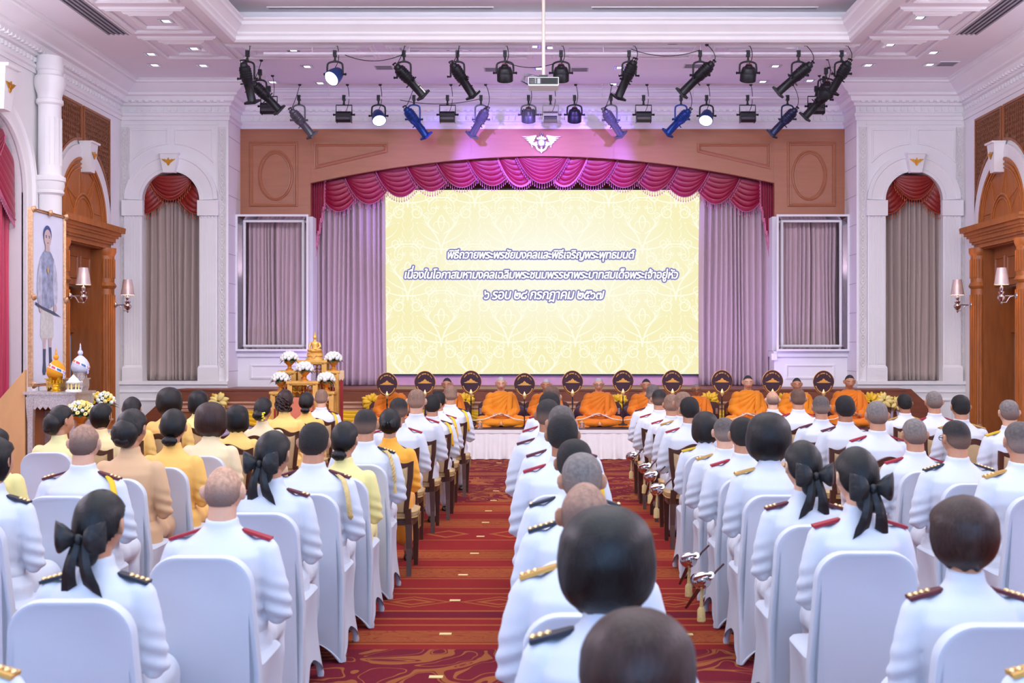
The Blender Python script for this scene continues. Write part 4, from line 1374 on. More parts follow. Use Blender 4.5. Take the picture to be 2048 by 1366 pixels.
for px, py, where in DL:
    Y = min((ZC - CAMZ) * FPX / (VY - py), 21.1 if abs(px - VX) > 600 else 21.9)
    X = (px - VX) / FPX * Y
    lab = 'square recessed ceiling downlight ' + where
    if dl0 is None:
        dl0 = thing('ceiling_downlight', lab, 'downlight', (X, Y, ZC), group='square ceiling downlights')
        mb = MB()
        mb.ribbon([(-0.085, -0.085, 0), (-0.085, 0.085, 0), (0.085, 0.085, 0), (0.085, -0.085, 0)], [(-0.018, 0), (-0.018, 0.008), (0.012, 0.008), (0.012, 0)], (0, 0, -1), closed=True)
        mb.build('bezel', CHROME, dl0, smooth=False)
        mb = MB()
        mb.box(-0.075, 0.075, -0.075, 0.075, -0.002, 0.004)
        mb.build('reflector', DARKIN, dl0, smooth=False)
        mb = MB()
        mb.box(-0.05, 0.05, -0.05, 0.05, -0.004, -0.002)
        mb.build('lamp', LAMPW, dl0, smooth=False)
        o = dl0
    else:
        o = dup(dl0, (X, Y, ZC), 0, lab)
for k, (px, py) in enumerate(((332, 42), (388, 97), (1840, 35), (1781, 89), (905, 98), (1266, 95))):
    Y = (ZC - CAMZ) * FPX / (VY - py)
    spot('downlight_beam', ((px - VX) / FPX * Y, Y, ZC - 0.03), ((px - VX) / FPX * Y, Y, 0), 120, (1.0, 0.93, 0.88), 110, 0.8, 0.08)

# linear and square air grilles, speakers, detectors
GRILLE = mat('grey_grille', (150, 146, 156), 0.5)
DGR = mat('dark_slot', (72, 70, 78), 0.7)


def air_grille(label, x, y, z, sx, sy, slots, along, group):
    t = thing('air_grille', label, 'air grille', (x, y, z), group=group)
    mb = MB()
    mb.ribbon([(-sx / 2, -sy / 2, 0), (-sx / 2, sy / 2, 0), (sx / 2, sy / 2, 0), (sx / 2, -sy / 2, 0)], [(-0.02, 0), (-0.02, 0.012), (0.012, 0.012), (0.012, 0)], (0, 0, -1), closed=True)
    mb.build('frame', WHITE, t, smooth=False)
    mb = MB()
    mb.box(-sx / 2, sx / 2, -sy / 2, sy / 2, -0.003, 0.0)
    mb.build('slot_back', DGR, t, smooth=False)
    mb = MB()
    for k in range(slots):
        f_ = (k + 0.5) / slots - 0.5
        if along == 'y':
            mb.box(f_ * sx - sx / slots * 0.22, f_ * sx + sx / slots * 0.22, -sy / 2, sy / 2, -0.014, -0.003)
        else:
            mb.box(-sx / 2, sx / 2, f_ * sy - sy / slots * 0.22, f_ * sy + sy / slots * 0.22, -0.014, -0.003)
    mb.build('slats', GRILLE, t, smooth=False)
    return t


air_grille('long slotted air grille in the ceiling beside the left wall cornice', -6.32, 16.6, ZC, 0.36, 2.6, 5, 'y', 'long ceiling grilles')
air_grille('long slotted air grille in the ceiling beside the right wall cornice', 6.32, 16.6, ZC, 0.36, 2.6, 5, 'y', 'long ceiling grilles')
air_grille('long linear slot grille of the ceiling tray, left of the projector pole', -2.45, 18.16, TZ, 3.4, 0.09, 2, 'x', 'tray slot grilles')
air_grille('long linear slot grille of the ceiling tray, right of the projector pole', 2.45, 18.16, TZ, 3.4, 0.09, 2, 'x', 'tray slot grilles')
air_grille('short slot grille in the left corner of the ceiling tray', -4.4, 17.0, TZ, 0.22, 1.2, 4, 'y', 'tray corner grilles')
air_grille('short slot grille in the right corner of the ceiling tray', 4.4, 17.0, TZ, 0.22, 1.2, 4, 'y', 'tray corner grilles')
for px, py, wh in ((768, 134, 'beside the leftmost black spotlight of the front pipe'), (986, 138, 'left of the black lamp near the projector'), (1159, 138, 'right of the projector'), (1386, 131, 'beside the right slanting spotlight'), (1894, 127, 'above the right niche window')):
    Y = (ZC - CAMZ) * FPX / (VY - py)
    air_grille('small white air grille in the ceiling ' + wh, (px - VX) / FPX * Y, Y, ZC, 0.30, 0.3, 6, 'x', 'small ceiling grilles')
for px, py, wh in ((820, 98, 'left'), (1343, 92, 'right')):
    Y = (ZC - CAMZ) * FPX / (VY - py)
    mb = MB()
    mb.lathe([(0.16, 0.0), (0.16, -0.012), (0.14, -0.018), (0.02, -0.022)], (0, 0, 0), 28)
    o = mb.build('ceiling_speaker', mat('speaker_mesh', (196, 190, 198), 0.6, var=0.2, scale=200), None, loc=((px - VX) / FPX * Y, Y, ZC))
    tag(o, 'round flush ceiling loudspeaker %s of the projector pole' % wh, 'loudspeaker', 'ceiling loudspeakers')
for px, py, wh in ((409, 98, 'left'), (1764, 91, 'right')):
    Y = (ZC - CAMZ) * FPX / (VY - py)
    mb = MB()
    mb.lathe([(0.05, 0.0), (0.05, -0.02), (0.035, -0.04), (0.01, -0.045)], (0, 0, 0), 18)
    o = mb.build('smoke_detector', WHITE, None, loc=((px - VX) / FPX * Y, Y, ZC))
    tag(o, 'small white smoke detector on the %s ceiling panel' % wh, 'smoke detector', 'smoke detectors')

# pipes
PIPE = mat('white_pipe', (220, 212, 222), 0.4)
PY1, PZ1, PY2, PZ2 = 18.5, 6.26, 21.3, 6.16
for lab, pts in (('long white light pipe in front, hanging under the ceiling', [(-4.3, PY1, PZ1), (4.68, PY1, PZ1)]), ('white light pipe at the back, close to the stage cornice', [(-4.6, PY2, PZ2), (5.1, PY2, PZ2)]), ('white side light pipe on the left running towards the stage', [(-4.75, 18.9, 6.22), (-4.75, 21.0, 6.18)]), ('white side light pipe on the right running towards the stage', [(4.85, 18.9, 6.22), (4.85, 21.0, 6.18)])):
    t = thing('light_pipe', lab, 'light pipe', group='stage light pipes')
    mb = MB()
    mb.tube(pts, 0.024, 12)
    mb.build('tube', PIPE, t)
    a, b = Vector(pts[0]), Vector(pts[1])
    n = 6 if (b - a).length > 4 else 3
    for k in range(n):
        mb = MB()
        p = a.lerp(b, (k + 0.5) / n)
        mb.cyl(p, (p.x, p.y, ZC), 0.006, n=6)
        mb.lathe([(0.03, 0), (0.03, -0.015)], (p.x, p.y, ZC), 10)
        mb.build('hanger', PIPE, t)


def cable_pts(a, b, sag, n=12):
    a, b = Vector(a), Vector(b)
    return [a.lerp(b, i / n) - Vector((0, 0, sag * 4 * (i / n) * (1 - i / n))) for i in range(n + 1)]


GELS = {'clear': mat('lens_glass', (120, 110, 100), 0.1, spec=0.8), 'green': mat('green_gel', (20, 74, 62), 0.2), 'red': mat('red_gel', (104, 22, 34), 0.2), 'amber': mat('amber_gel', (150, 112, 60), 0.2), 'navy': mat('navy_gel', (30, 40, 90), 0.2)}
LIT = emitter('lit_lamp_face', (232, 238, 255), 9.0)


def clamp_and_yoke(root, w, drop, m, squared=False):
    mb = MB()
    mb.box(-0.028, 0.028, -0.03, 0.03, -0.05, 0.045)
    mb.cyl((0, 0, -0.05), (0, 0, -0.12), 0.016, n=8)
    mb.box(-0.02, 0.02, -0.02, 0.02, -0.125, -0.10)
    mb.build('clamp', BLACK, root, smooth=False)
    mb = MB()
    if squared:
        pts = [(-w, 0, -drop), (-w, 0, -0.13), (w, 0, -0.13), (w, 0, -drop)]
    else:
        pts = [(-w, 0, -drop), (-w, 0, -0.22)] + [(-w * math.cos(PI * k / 10), 0, -0.21 + 0.085 * math.sin(PI * k / 10) ** 0.6) for k in range(1, 10)] + [(w, 0, -0.22), (w, 0, -drop)]
    mb.tube(pts, 0.011 if squared else 0.015, 6, flat=0.6)
    for e in (-1, 1):
        mb.cyl((e * (w - 0.01), 0, -drop), (e * (w + 0.035), 0, -drop), 0.016, n=8)
        mb.ell((e * (w + 0.045), 0, -drop), (0.014, 0.022, 0.022), 8, 6)
    mb.build('yoke', m, root)


def cable(root, start, end):
    mb = MB()
    mid = Vector((start[0] + 0.10, start[1], (start[2] + end[2]) / 2 - 0.05))
    a, b = Vector(start), Vector(end)
    pts = [a * (1 - t) ** 2 + mid * (2 * t * (1 - t)) + b * t * t for t in [k / 12 for k in range(13)]]
    mb.tube(pts, 0.006, 5)
    mb.lathe([(0.03, 0.0), (0.026, -0.02), (0.01, -0.03)], (b.x, b.y, b.z), 10)
    mb.build('cable', BLACK, root)


def ellipsoidal(px, py0, Y, Z, p_top, p_bot, label, body, gel, yaw=0.0, light=None):
    """profile spotlight hanging from a pipe; p_top and p_bot are picture points its barrel runs between"""
    X = (px - VX) / FPX * Y
    root = thing('profile_spotlight', label, 'spotlight', (X, Y, Z), group='profile spotlights on the pipes')
    a = at(p_top[0], p_top[1], Y) - Vector((X, Y, Z))
    b = at(p_bot[0], p_bot[1], Y) - Vector((X, Y, Z))
    a.y -= 0.10
    b.y += 0.16
    ax = (b - a)
    Ln = ax.length
    M = Matrix.Translation(a) @ ax.to_track_quat('Z', 'Y').to_matrix().to_4x4()
    k = Ln / 0.62
    clamp_and_yoke(root, 0.105, max(0.25, -(a.z * 0.6 + b.z * 0.4)), body)
    mb = MB(M)
    mb.lathe([(0.03, 0), (0.055, 0.01), (0.06, 0.05), (0.085, 0.07), (0.088, 0.27 * k), (0.075, 0.30 * k)], (0, 0, 0), 18)
    for q in range(4):
        mb.lathe([(0.088, 0.10 + 0.035 * q), (0.094, 0.105 + 0.035 * q), (0.094, 0.118 + 0.035 * q), (0.088, 0.123 + 0.035 * q)], (0, 0, 0), 18, False, False)
    mb.build('lamp_housing', body, root)
    mb = MB(M)
    mb.tube([(0.05 * math.cos(t_), 0.05 * math.sin(t_) * 0.5, -0.035 + 0.0) for t_ in [2 * PI * q / 12 for q in range(12)]], 0.007, 5, closed=True)
    mb.cyl((0.045, 0, -0.03), (0.05, 0, 0.03), 0.007, n=5)
    mb.cyl((-0.045, 0, -0.03), (-0.05, 0, 0.03), 0.007, n=5)
    mb.build('rear_handle', BLACK, root)
    mb = MB(M)
    mb.lathe([(0.075, 0.30 * k), (0.07, 0.34 * k), (0.066, 0.36 * k), (0.066, 0.58 * k), (0.07, 0.585 * k)], (0, 0, 0), 18)
    for e in (-1, 1):
        mb.box(e * 0.07, e * 0.13, -0.012, 0.012, 0.31 * k, 0.33 * k)
        mb.box(-0.012, 0.012, e * 0.07, e * 0.12, 0.33 * k, 0.345 * k)
        mb.cyl((e * 0.06, 0.02, 0.45 * k), (e * 0.10, 0.02, 0.45 * k), 0.008, n=6)
    mb.build('lens_barrel', body, root)
    mb = MB(M)
    mb.ribbon([(-0.085, -0.085, 0.585 * k), (-0.085, 0.085, 0.585 * k), (0.085, 0.085, 0.585 * k), (0.085, -0.085, 0.585 * k)], [(-0.008, 0), (-0.008, 0.035), (0.02, 0.035), (0.02, 0)], (0, 0, 1), closed=True)
    fr = mb.build('gel_frame', body, root, smooth=False)
    mb = MB(M)
    mb.box(-0.07, 0.07, -0.07, 0.07, 0.592 * k, 0.6 * k)
    mb.build('lens', GELS[gel], fr, smooth=False)
    cable(root, tuple(a), (a.x * 0.3 + 0.05, 0, ZC - Z))
    if light:
        spot('spotlight_beam', Vector((X, Y, Z)) + b + ax.normalized() * 0.08, light[0], light[1], light[2], light[3], 0.5, 0.05)
    return root


def fresnel(px, Y, Z, label, body, fins=False):
    X = (px - VX) / FPX * Y
    root = thing('fresnel_lamp', label, 'spotlight', (X, Y, Z), group='round black lamps on the pipes')
    clamp_and_yoke(root, 0.13, 0.30, body)
    M = Matrix.Translation((0, -0.03, -0.30)) @ Euler((0.5, 0, 0)).to_matrix().to_4x4() @ Matrix.Rotation(PI, 4, 'X')
    mb = MB(M)
    mb.lathe([(0.02, -0.12), (0.05, -0.115), (0.062, -0.09), (0.095, -0.075), (0.112, -0.03), (0.115, 0.01)], (0, 0, 0), 22)
    if fins:
        for q in range(10):
            a = 2 * PI * q / 10
            mb.cbox((0.105 * math.cos(a), 0.105 * math.sin(a), -0.05), (0.02, 0.02, 0.07))
    mb.build('lamp_housing', body, root)
    mb = MB(M)
    mb.lathe([(0.118, 0.0), (0.124, 0.01), (0.124, 0.13), (0.118, 0.135), (0.108, 0.135), (0.108, 0.02)], (0, 0, 0), 22, False, True)
    mb.build('snoot', body, root)
    mb = MB(M)
    mb.lathe([(0.106, 0.10), (0.07, 0.115), (0.0, 0.12)], (0, 0, 0), 20)
    mb.build('lens', GELS['clear'], root)
    mb = MB(M)
    mb.lathe([(0.045, -0.13), (0.03, -0.135), (0.0, -0.136)], (0, 0, 0), 14)
    mb.build('cap', mat('dull_red_cap', (120, 60, 56), 0.4), root)
    cable(root, (0, -0.08, -0.18), (0.02, 0, ZC - Z))
    return root


def par_can(px, Y, Z, label, yaw, tilt, power, color):
    X = (px - VX) / FPX * Y
    root = thing('lit_par_lamp', label, 'spotlight', (X, Y, Z), group='lit lamps on the pipes')
    clamp_and_yoke(root, 0.12, 0.32, BLACK)
    M = Matrix.Translation((0, 0, -0.34)) @ Matrix.Rotation(yaw, 4, 'Z') @ Matrix.Rotation(tilt, 4, 'X') @ Matrix.Rotation(PI, 4, 'X')
    mb = MB(M)
    mb.lathe([(0.02, -0.15), (0.06, -0.14), (0.085, -0.11), (0.105, -0.05), (0.122, 0.02), (0.127, 0.10), (0.115, 0.10)], (0, 0, 0), 22)
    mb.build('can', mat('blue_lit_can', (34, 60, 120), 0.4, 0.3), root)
    mb = MB(M)
    mb.lathe([(0.118, 0.095), (0.10, 0.115), (0.05, 0.125), (0.0, 0.127)], (0, 0, 0), 22)
    mb.build('lit_face', LIT, root)
    cable(root, (0, 0, -0.22), (0.03, 0, ZC - Z))
    p = Vector((X, Y, Z)) + (M @ Vector((0, 0, 0.16)))
    spot('par_beam', p, p + M.to_3x3() @ Vector((0, 0, 4)), power, color, 80, 0.7, 0.1)
    return root


def flood(px, Y, Z, label, body):
    X = (px - VX) / FPX * Y
    root = thing('flood_lamp', label, 'floodlight', (X, Y, Z), group='boxy flood lamps on the back pipe')
    clamp_and_yoke(root, 0.14, 0.30, body, squared=True)
    mb = MB()
    sec = [(-0.06, -0.25), (0.02, -0.25), (0.07, -0.29), (0.07, -0.40), (-0.01, -0.43), (-0.09, -0.40), (-0.09, -0.29)]
    mb.prism(sec, -0.13, 0.13, lambda u, v, d: (d, u, v))
    mb.build('lamp_housing', body, root, smooth=False)
    mb = MB()
    mb.prism([(-0.098, -0.355), (-0.09, -0.335), (-0.09, -0.395), (-0.098, -0.40)], -0.115, 0.115, lambda u, v, d: (d, u, v))
    mb.prism([(0.0, -0.432), (0.07, -0.405), (0.07, -0.41), (0.0, -0.44)], -0.12, 0.12, lambda u, v, d: (d, u, v))
    mb.build('reflector', DARKIN, root, smooth=False)
    for e in (-1, 1):
        mb = MB()
        mb.box(e * 0.13 - 0.004, e * 0.13 + 0.004, -0.10, 0.08, -0.44, -0.27)
        mb.build('end_plate', body, root, smooth=False)
    cable(root, (0.03, 0, -0.25), (0.06, 0, ZC - Z))
    return root


VIO, BLU = (0.26, 0.13, 1.0), (0.42, 0.55, 1.0)
ellipsoidal(495, 105, PY1, PZ1, (490, 128), (500, 202), 'black profile spotlight hanging steeply at the left end of the front pipe', BLACK, 'clear')
par_can(670, PY1, PZ1, 'glowing lamp with blue-lit can, leftmost lamp on the front pipe', -0.6, -0.9, 130, BLU)
ellipsoidal(808, 105, PY1, PZ1, (793, 134), (846, 188), 'black profile spotlight slanting right between the lit front lamp and its twin', BLACK, 'clear', light=((-0.6, 22.0, 5.0), 900, VIO, 38))
ellipsoidal(915, 105, PY1, PZ1, (905, 130), (946, 188), 'black profile spotlight slanting right, next left of the hanging round lamp', BLACK, 'clear', light=((1.0, 22.0, 4.9), 900, VIO, 38))
fresnel(1010, PY1, PZ1, 'black round lamp on the front pipe left of the projector', BLACK)
fresnel(1122, PY1, PZ1, 'black round lamp half hidden behind the projector', BLACK)
ellipsoidal(1258, 105, PY1, PZ1, (1268, 124), (1237, 192), 'black profile spotlight slanting left, nearest to the right of the projector', BLACK, 'clear', light=((-1.2, 22.0, 4.9), 900, VIO, 38))
ellipsoidal(1400, 105, PY1, PZ1, (1424, 128), (1364, 184), 'black profile spotlight slanting left, second to the right of the projector', BLACK, 'clear', light=((0.6, 22.0, 5.0), 900, VIO, 38))
fresnel(1496, PY1, PZ1, 'black round lamp on the right part of the front pipe', BLACK)
ellipsoidal(1597, 105, PY1, PZ1, (1620, 130), (1558, 182), 'black profile spotlight slanting left, right of the round lamp', BLACK, 'clear')
ellipsoidal(1683, 105, PY1, PZ1, (1695, 126), (1667, 180), 'black profile spotlight at the right end of the front pipe', BLACK, 'clear')
ellipsoidal(520, 150, 19.5, 6.2, (508, 168), (556, 218), 'black profile spotlight on the left side pipe with amber lens', BLACK, 'amber')
flood(538, 20.6, 6.17, 'black flood lamp on the left side pipe behind an amber lensed spotlight', BLACK)
fresnel(1652, 19.4, 6.2, 'black round lamp on the right side pipe', BLACK)
flood(1632, 20.6, 6.17, 'black flood lamp on the right side pipe behind the round lamp', BLACK)
ellipsoidal(1648, 150, 20.0, 6.2, (1662, 178), (1612, 232), 'black profile spotlight slanting left on the right side pipe', BLACK, 'green')
ellipsoidal(598, 195, PY2, PZ2, (584, 222), (622, 268), 'grey profile spotlight, leftmost on the back pipe', GREYM, 'amber')
flood(688, PY2, PZ2, 'black flood lamp on the back pipe left of a lit lamp', BLACK)
par_can(757, PY2, PZ2, 'glowing lamp with blue-lit can on the left of the back pipe', 0.35, -0.7, 110, BLU)
ellipsoidal(828, 195, PY2, PZ2, (812, 218), (852, 270), 'blue-lit profile spotlight with red gel on the back pipe', mat('blue_lit_metal', (40, 72, 150), 0.35, 0.6), 'red')  # blue light from the lit lamps is put into this body colour
flood(895, PY2, PZ2, 'black flood lamp on the back pipe between a red gel and a green gel spotlight', BLACK)
ellipsoidal(962, 195, PY2, PZ2, (974, 220), (942, 268), 'dark profile spotlight with green gel on the back pipe', GREYM, 'green')
fresnel(1057, PY2, PZ2, 'grey finned round lamp on the back pipe, just left of the emblem', GREYM, True)
flood(1101, PY2, PZ2, 'silver flood lamp on the back pipe above the winged emblem', mat('brushed_silver', (150, 142, 146), 0.35, 0.8))
fresnel(1149, PY2, PZ2, 'dark round lamp on the back pipe just right of the emblem', BLACK)
ellipsoidal(1222, 195, PY2, PZ2, (1208, 222), (1244, 268), 'grey profile spotlight slanting right on the back pipe, right of the emblem', GREYM, 'clear')
flood(1287, PY2, PZ2, 'black flood lamp on the back pipe between a grey and a blue-lit spotlight', BLACK)
ellipsoidal(1362, 195, PY2, PZ2, (1378, 222), (1336, 264), 'blue-lit profile spotlight slanting left beside the right lit lamp', MATS['blue_lit_metal'], 'red')
par_can(1413, PY2, PZ2, 'glowing lamp with blue-lit can on the right of the back pipe', -0.35, -0.7, 110, BLU)
flood(1495, PY2, PZ2, 'black flood lamp on the back pipe right of the lit lamp', BLACK)
ellipsoidal(1575, 195, PY2, PZ2, (1590, 220), (1546, 266), 'dark blue profile spotlight, rightmost on the back pipe', mat('dark_blue_metal', (56, 62, 92), 0.35, 0.6), 'navy')
# cable runs along the pipes
for a, b, sag, lab in ((at(690, 110, 18.4), at(808, 108, 18.4), 0.10, 'thin black cable sagging along the left of the front pipe'), (at(1012, 125, 18.35), at(1120, 122, 18.35), 0.09, 'thin black cable sagging behind the projector'), (at(1262, 98, 18.4), at(1400, 100, 18.4), 0.1, 'thin black cable sagging along the right of the front pipe'), (at(800, 200, 21.2), at(960, 198, 21.2), 0.08, 'thin black cable sagging along the back pipe')):
    mb = MB()
    mb.tube(cable_pts(a, b, sag), 0.006, 5)
    tag(mb.build('cable', BLACK), lab, 'cable', 'sagging cables')

# ---- projector on its pole
PJ = 16.6
root = thing('projector', 'white ceiling projector with dark vented front hanging on a long white pole', 'projector', ((1087 - VX) / FPX * PJ, PJ, 5.32))
mb = MB()
mb.cyl((0, 0.02, 0.16), (0, 0.02, TZ - 5.32), 0.024, n=14)
mb.lathe([(0.07, TZ - 5.32), (0.07, TZ - 5.34)], (0, 0.02, 0), 16)
mb.build('pole', mat('cream_pole', (226, 214, 200), 0.4), root)
mb = MB()
mb.prism([(-0.21, 0.0), (0.21, 0.0), (0.21, 0.11), (-0.21, 0.11)], -0.17, 0.17, lambda u, v, d: (u, d, v))
mb.prism([(-0.195, -0.008), (0.195, -0.008), (0.21, 0.0), (-0.21, 0.0)], -0.165, 0.165, lambda u, v, d: (u, d, v))
mb.build('casing', mat('pale_grey_plastic', (206, 214, 214), 0.4), root, smooth=False)
mb = MB()
mb.box(-0.20, 0.20, -0.178, -0.17, 0.012, 0.10)
fc = mb.build('vent_panel', BLACK, root, smooth=False)
mb = MB()
for k in range(3):
    for j in range(3):
        mb.ell((-0.18 + 0.02 * k, -0.179, 0.03 + 0.02 * j), (0.005, 0.004, 0.005), 6, 4)
for j in range(5):
    mb.box(-0.12, -0.10, -0.181, -0.178, 0.025 + 0.014 * j, 0.033 + 0.014 * j)
mb.box(-0.085, -0.045, -0.181, -0.178, 0.02, 0.09)
mb.build('controls', mat('pale_button', (170, 172, 176), 0.5), fc, smooth=False)
mb = MB()
for j in range(9):
    mb.box(-0.03, 0.18, -0.183, -0.178, 0.022 + 0.0085 * j, 0.025 + 0.0085 * j)
mb.build('louvres', mat('vent_black', (14, 14, 16), 0.7), fc, smooth=False)
mb = MB()
mb.box(-0.12, 0.0, -0.05, 0.09, 0.11, 0.125)
mb.box(-0.06, 0.06, -0.04, 0.08, 0.125, 0.17)
mb.build('mount', BLACK, root, smooth=False)
mb = MB()
for k in range(3):
    mb.tube([(-0.2, -0.1 + 0.04 * k, 0.03), (-0.27 - 0.02 * k, -0.1, 0.07), (-0.25, -0.08, 0.14 + 0.02 * k), (-0.15, -0.05, 0.17), (-0.04, 0, 0.15)], 0.006, 5)
mb.build('cable', GREYM, root)

# ---- wall sconces
def sconce(s, y, z, label):
    root = thing('wall_sconce', label, 'wall lamp', (s * (XW - 0.20), y, z), group='chrome wall sconces')
    mb = MB(Matrix.Scale(-s, 4, Vector((1, 0, 0))))
    mb.lathe([(0.0, 0), (0.045, 0.004), (0.05, 0.012), (0.03, 0.03), (0.0, 0.03)], (0, 0, 0), 16)
    mb.v = [(zz, yy, xx) for xx, yy, zz in mb.v]
    mb.tube([(0.02, 0, 0), (0.09, 0, -0.02), (0.14, 0, -0.10), (0.2, 0, -0.10), (0.21, 0, -0.03)], 0.008, 8)
    mb.tube([(0.02, 0, 0), (0.12, 0, 0.0), (0.2, 0, 0.0)], 0.009, 8)
    mb.build('arm', CHROME, root)
    mb = MB()
    mb.lathe([(0.008, -0.13), (0.02, -0.11), (0.012, -0.095), (0.03, -0.08), (0.06, -0.04), (0.062, -0.01), (0.03, 0.02), (0.045, 0.04), (0.05, 0.06), (0.02, 0.075), (0.028, 0.10), (0.03, 0.13), (0.016, 0.14), (0.016, 0.17)], (-s * 0.21, 0, 0), 20)
    mb.build('baluster', CHROME, root)
    mb = MB()
    mb.lathe([(0.113, 0.17), (0.07, 0.43), (0.067, 0.43), (0.11, 0.17)], (-s * 0.21, 0, 0), 26, False, False)
    mb.build('lamp_shade', mat('pearl_shade', (226, 206, 206), 0.35, 0.2, trans=0.25), root)
    mb = MB()
    mb.lathe([(0.008, 0.17), (0.016, 0.2), (0.012, 0.24), (0.003, 0.27)], (-s * 0.21, 0, 0), 10)
    mb.build('bulb', emitter('warm_bulb', (255, 196, 120), 14.0) if 'warm_bulb' not in bpy.data.materials else bpy.data.materials['warm_bulb'], root)
    l = bpy.data.lights.new('sconce_glow', 'POINT')
    l.energy, l.color, l.shadow_soft_size = 9, (1.0, 0.72, 0.42), 0.03
    o = newobj('sconce_glow', l)
    o.location = (s * (XW - 0.20) - s * 0.21, y, z + 0.31)


for s, side in ((-1, 'left'), (1, 'right')):
    sconce(s, DOORY - 0.98, 2.52, 'chrome wall sconce on the nearer column of the %s wooden door' % side)
    sconce(s, DOORY + 0.98, 2.45, 'chrome wall sconce on the farther column of the %s wooden door' % side)

# ================================================================ LEFT SIDE: PORTRAIT, OFFERING TABLE
root = thing('portrait_stand', 'blond wooden stand with sloping side board behind the framed portrait', 'stand', (0, 0, 0))
mb = MB()
STW = wood('blond_stand_wood', (206, 156, 104), stretch=(1, 1, 0.4), var=0.05)
pf = lambda u, v, d: (u, 13.75 + d, v)
mb.prism([(-7.0, 0.0), (-5.93, 0.0), (-5.93, 1.47), (-6.25, 1.10), (-7.0, 0.42)], 0, 0.05, pf)
mb.build('side_board', STW, root, smooth=False)
mb = MB()
mb.box(-5.98, -5.90, 13.802, 16.1, 0.0, 1.02)
mb.box(-6.05, -5.80, 14.2, 16.2, 0.98, 1.04)
mb.build('back_board', OAK, root, smooth=False)
# portrait: tilted tall frame facing the room
root = thing('framed_portrait', 'tall gilt framed portrait of a standing person on a pale ground', 'portrait', (0, 0, 0))
Q0, Q1 = at(62, 760, 14.25), at(128, 778, 15.2)
P00 = Vector((-5.99, 14.2, 1.12))      # near lower corner
DU = Vector((-0.03, 1.0, 0.0))         # towards the stage
hgt, wid = 2.28, 0.0
P00 = Vector(((62 - VX) / FPX * 14.2, 14.2, 1.28))
P10 = Vector(((127 - VX) / FPX * 15.1, 15.1, 1.28))
DU = (P10 - P00)
wid = DU.length
DU.normalize()
DN = Vector((DU.y, -DU.x, 0)) if DU.y > 0 else Vector((-DU.y, DU.x, 0))
hgt = (CAMZ - (418 - VY) / FPX * 14.2) - 1.28
FR = lambda u, v, d: P00 + DU * u + DN * d + Vector((0.0, 0, v))
mb = MB()
fpth = [FR(0, 0, 0), FR(0, hgt, 0), FR(wid, hgt, 0), FR(wid, 0, 0)]
mb.ribbon(fpth, [(-0.02, -0.03), (-0.02, 0.015), (-0.012, 0.028), (-0.003, 0.016), (0.010, 0.022), (0.018, 0.01), (0.018, -0.03)], DN, closed=True)
for u, v in ((0, 0), (0, hgt), (wid, hgt), (wid, 0), (0, hgt / 2), (wid, hgt / 2), (wid / 2, hgt)):
    mb.ell(FR(u, v, 0.035), (0.032, 0.032, 0.04), 10, 6, lambda d: 1 + 0.15 * math.sin(6 * math.atan2(d.z, d.y)))
mb.build('gilt_frame', mat('pale_gilt', (202, 158, 120), 0.35, 0.7, var=0.2, scale=40, bump=0.3), root, angle=30)
mb = MB()
mb.add([FR(0, 0, 0), FR(wid, 0, 0), FR(wid, hgt, 0), FR(0, hgt, 0)], [(0, 1, 2, 3)])
mb.add([FR(0, 0, -0.04), FR(wid, 0, -0.04), FR(wid, hgt, -0.04), FR(0, hgt, -0.04)], [(0, 1, 2, 3)])
pic = mb.build('canvas', mat('pale_canvas', (226, 228, 246), 0.5, var=0.02), root, smooth=False)
cx = wid * 0.47


def patch(name, polys, m):
    for k, poly in enumerate(polys):
        mb = MB()
        n = len(poly)
        mb.add([FR(cx + u * wid, v * hgt, 0.004 + 0.0006 * patch.n) for u, v in poly], [tuple(range(n))])
        patch.n += 1
        mb.build(name, m, pic, smooth=False)


patch.n = 0
sym = lambda pts: pts + [(-u, v) for u, v in pts[::-1]]
oval = lambda c, d, a_, b_, n=16: [(c + a_ * math.sin(2 * PI * k / n), d + b_ * math.cos(2 * PI * k / n)) for k in range(n)]
PSK, PDK = mat('paint_skin_grey', (200, 178, 178), 0.6), mat('paint_slate', (70, 78, 104), 0.6)
patch('painted_skirt', [sym([(0.13, 0.50), (0.17, 0.44), (0.2, 0.36), (0.205, 0.28), (0.15, 0.255), (0.05, 0.262)])], mat('paint_pale_skirt', (206, 206, 204), 0.6, var=0.12, scale=20))
patch('painted_leg', [[(-0.13, 0.27), (-0.03, 0.27), (-0.05, 0.20), (-0.12, 0.20)], [(0.04, 0.27), (0.14, 0.27), (0.13, 0.21), (0.05, 0.21)]], PSK)
patch('painted_boot', [[(-0.13, 0.205), (-0.04, 0.205), (-0.05, 0.14), (-0.03, 0.08), (-0.06, 0.055), (-0.12, 0.055), (-0.145, 0.075), (-0.12, 0.13)], [(0.05, 0.215), (0.13, 0.215), (0.14, 0.15), (0.19, 0.10), (0.21, 0.08), (0.15, 0.07), (0.07, 0.085), (0.06, 0.15)]], PDK)
patch('painted_coat', [sym([(0.06, 0.785), (0.13, 0.765), (0.2, 0.735), (0.24, 0.66), (0.23, 0.58), (0.2, 0.51), (0.17, 0.455), (0.05, 0.44)])], mat('paint_blue_grey', (150, 158, 186), 0.6, var=0.3, scale=14))
patch('painted_sleeve', [[(-0.2, 0.74), (-0.28, 0.66), (-0.31, 0.57), (-0.29, 0.48), (-0.23, 0.45), (-0.17, 0.47), (-0.16, 0.6)], [(0.2, 0.74), (0.29, 0.66), (0.32, 0.57), (0.31, 0.49), (0.26, 0.455), (0.2, 0.46), (0.17, 0.6)]], mat('paint_pale_sleeve', (190, 194, 214), 0.6, var=0.22, scale=14))
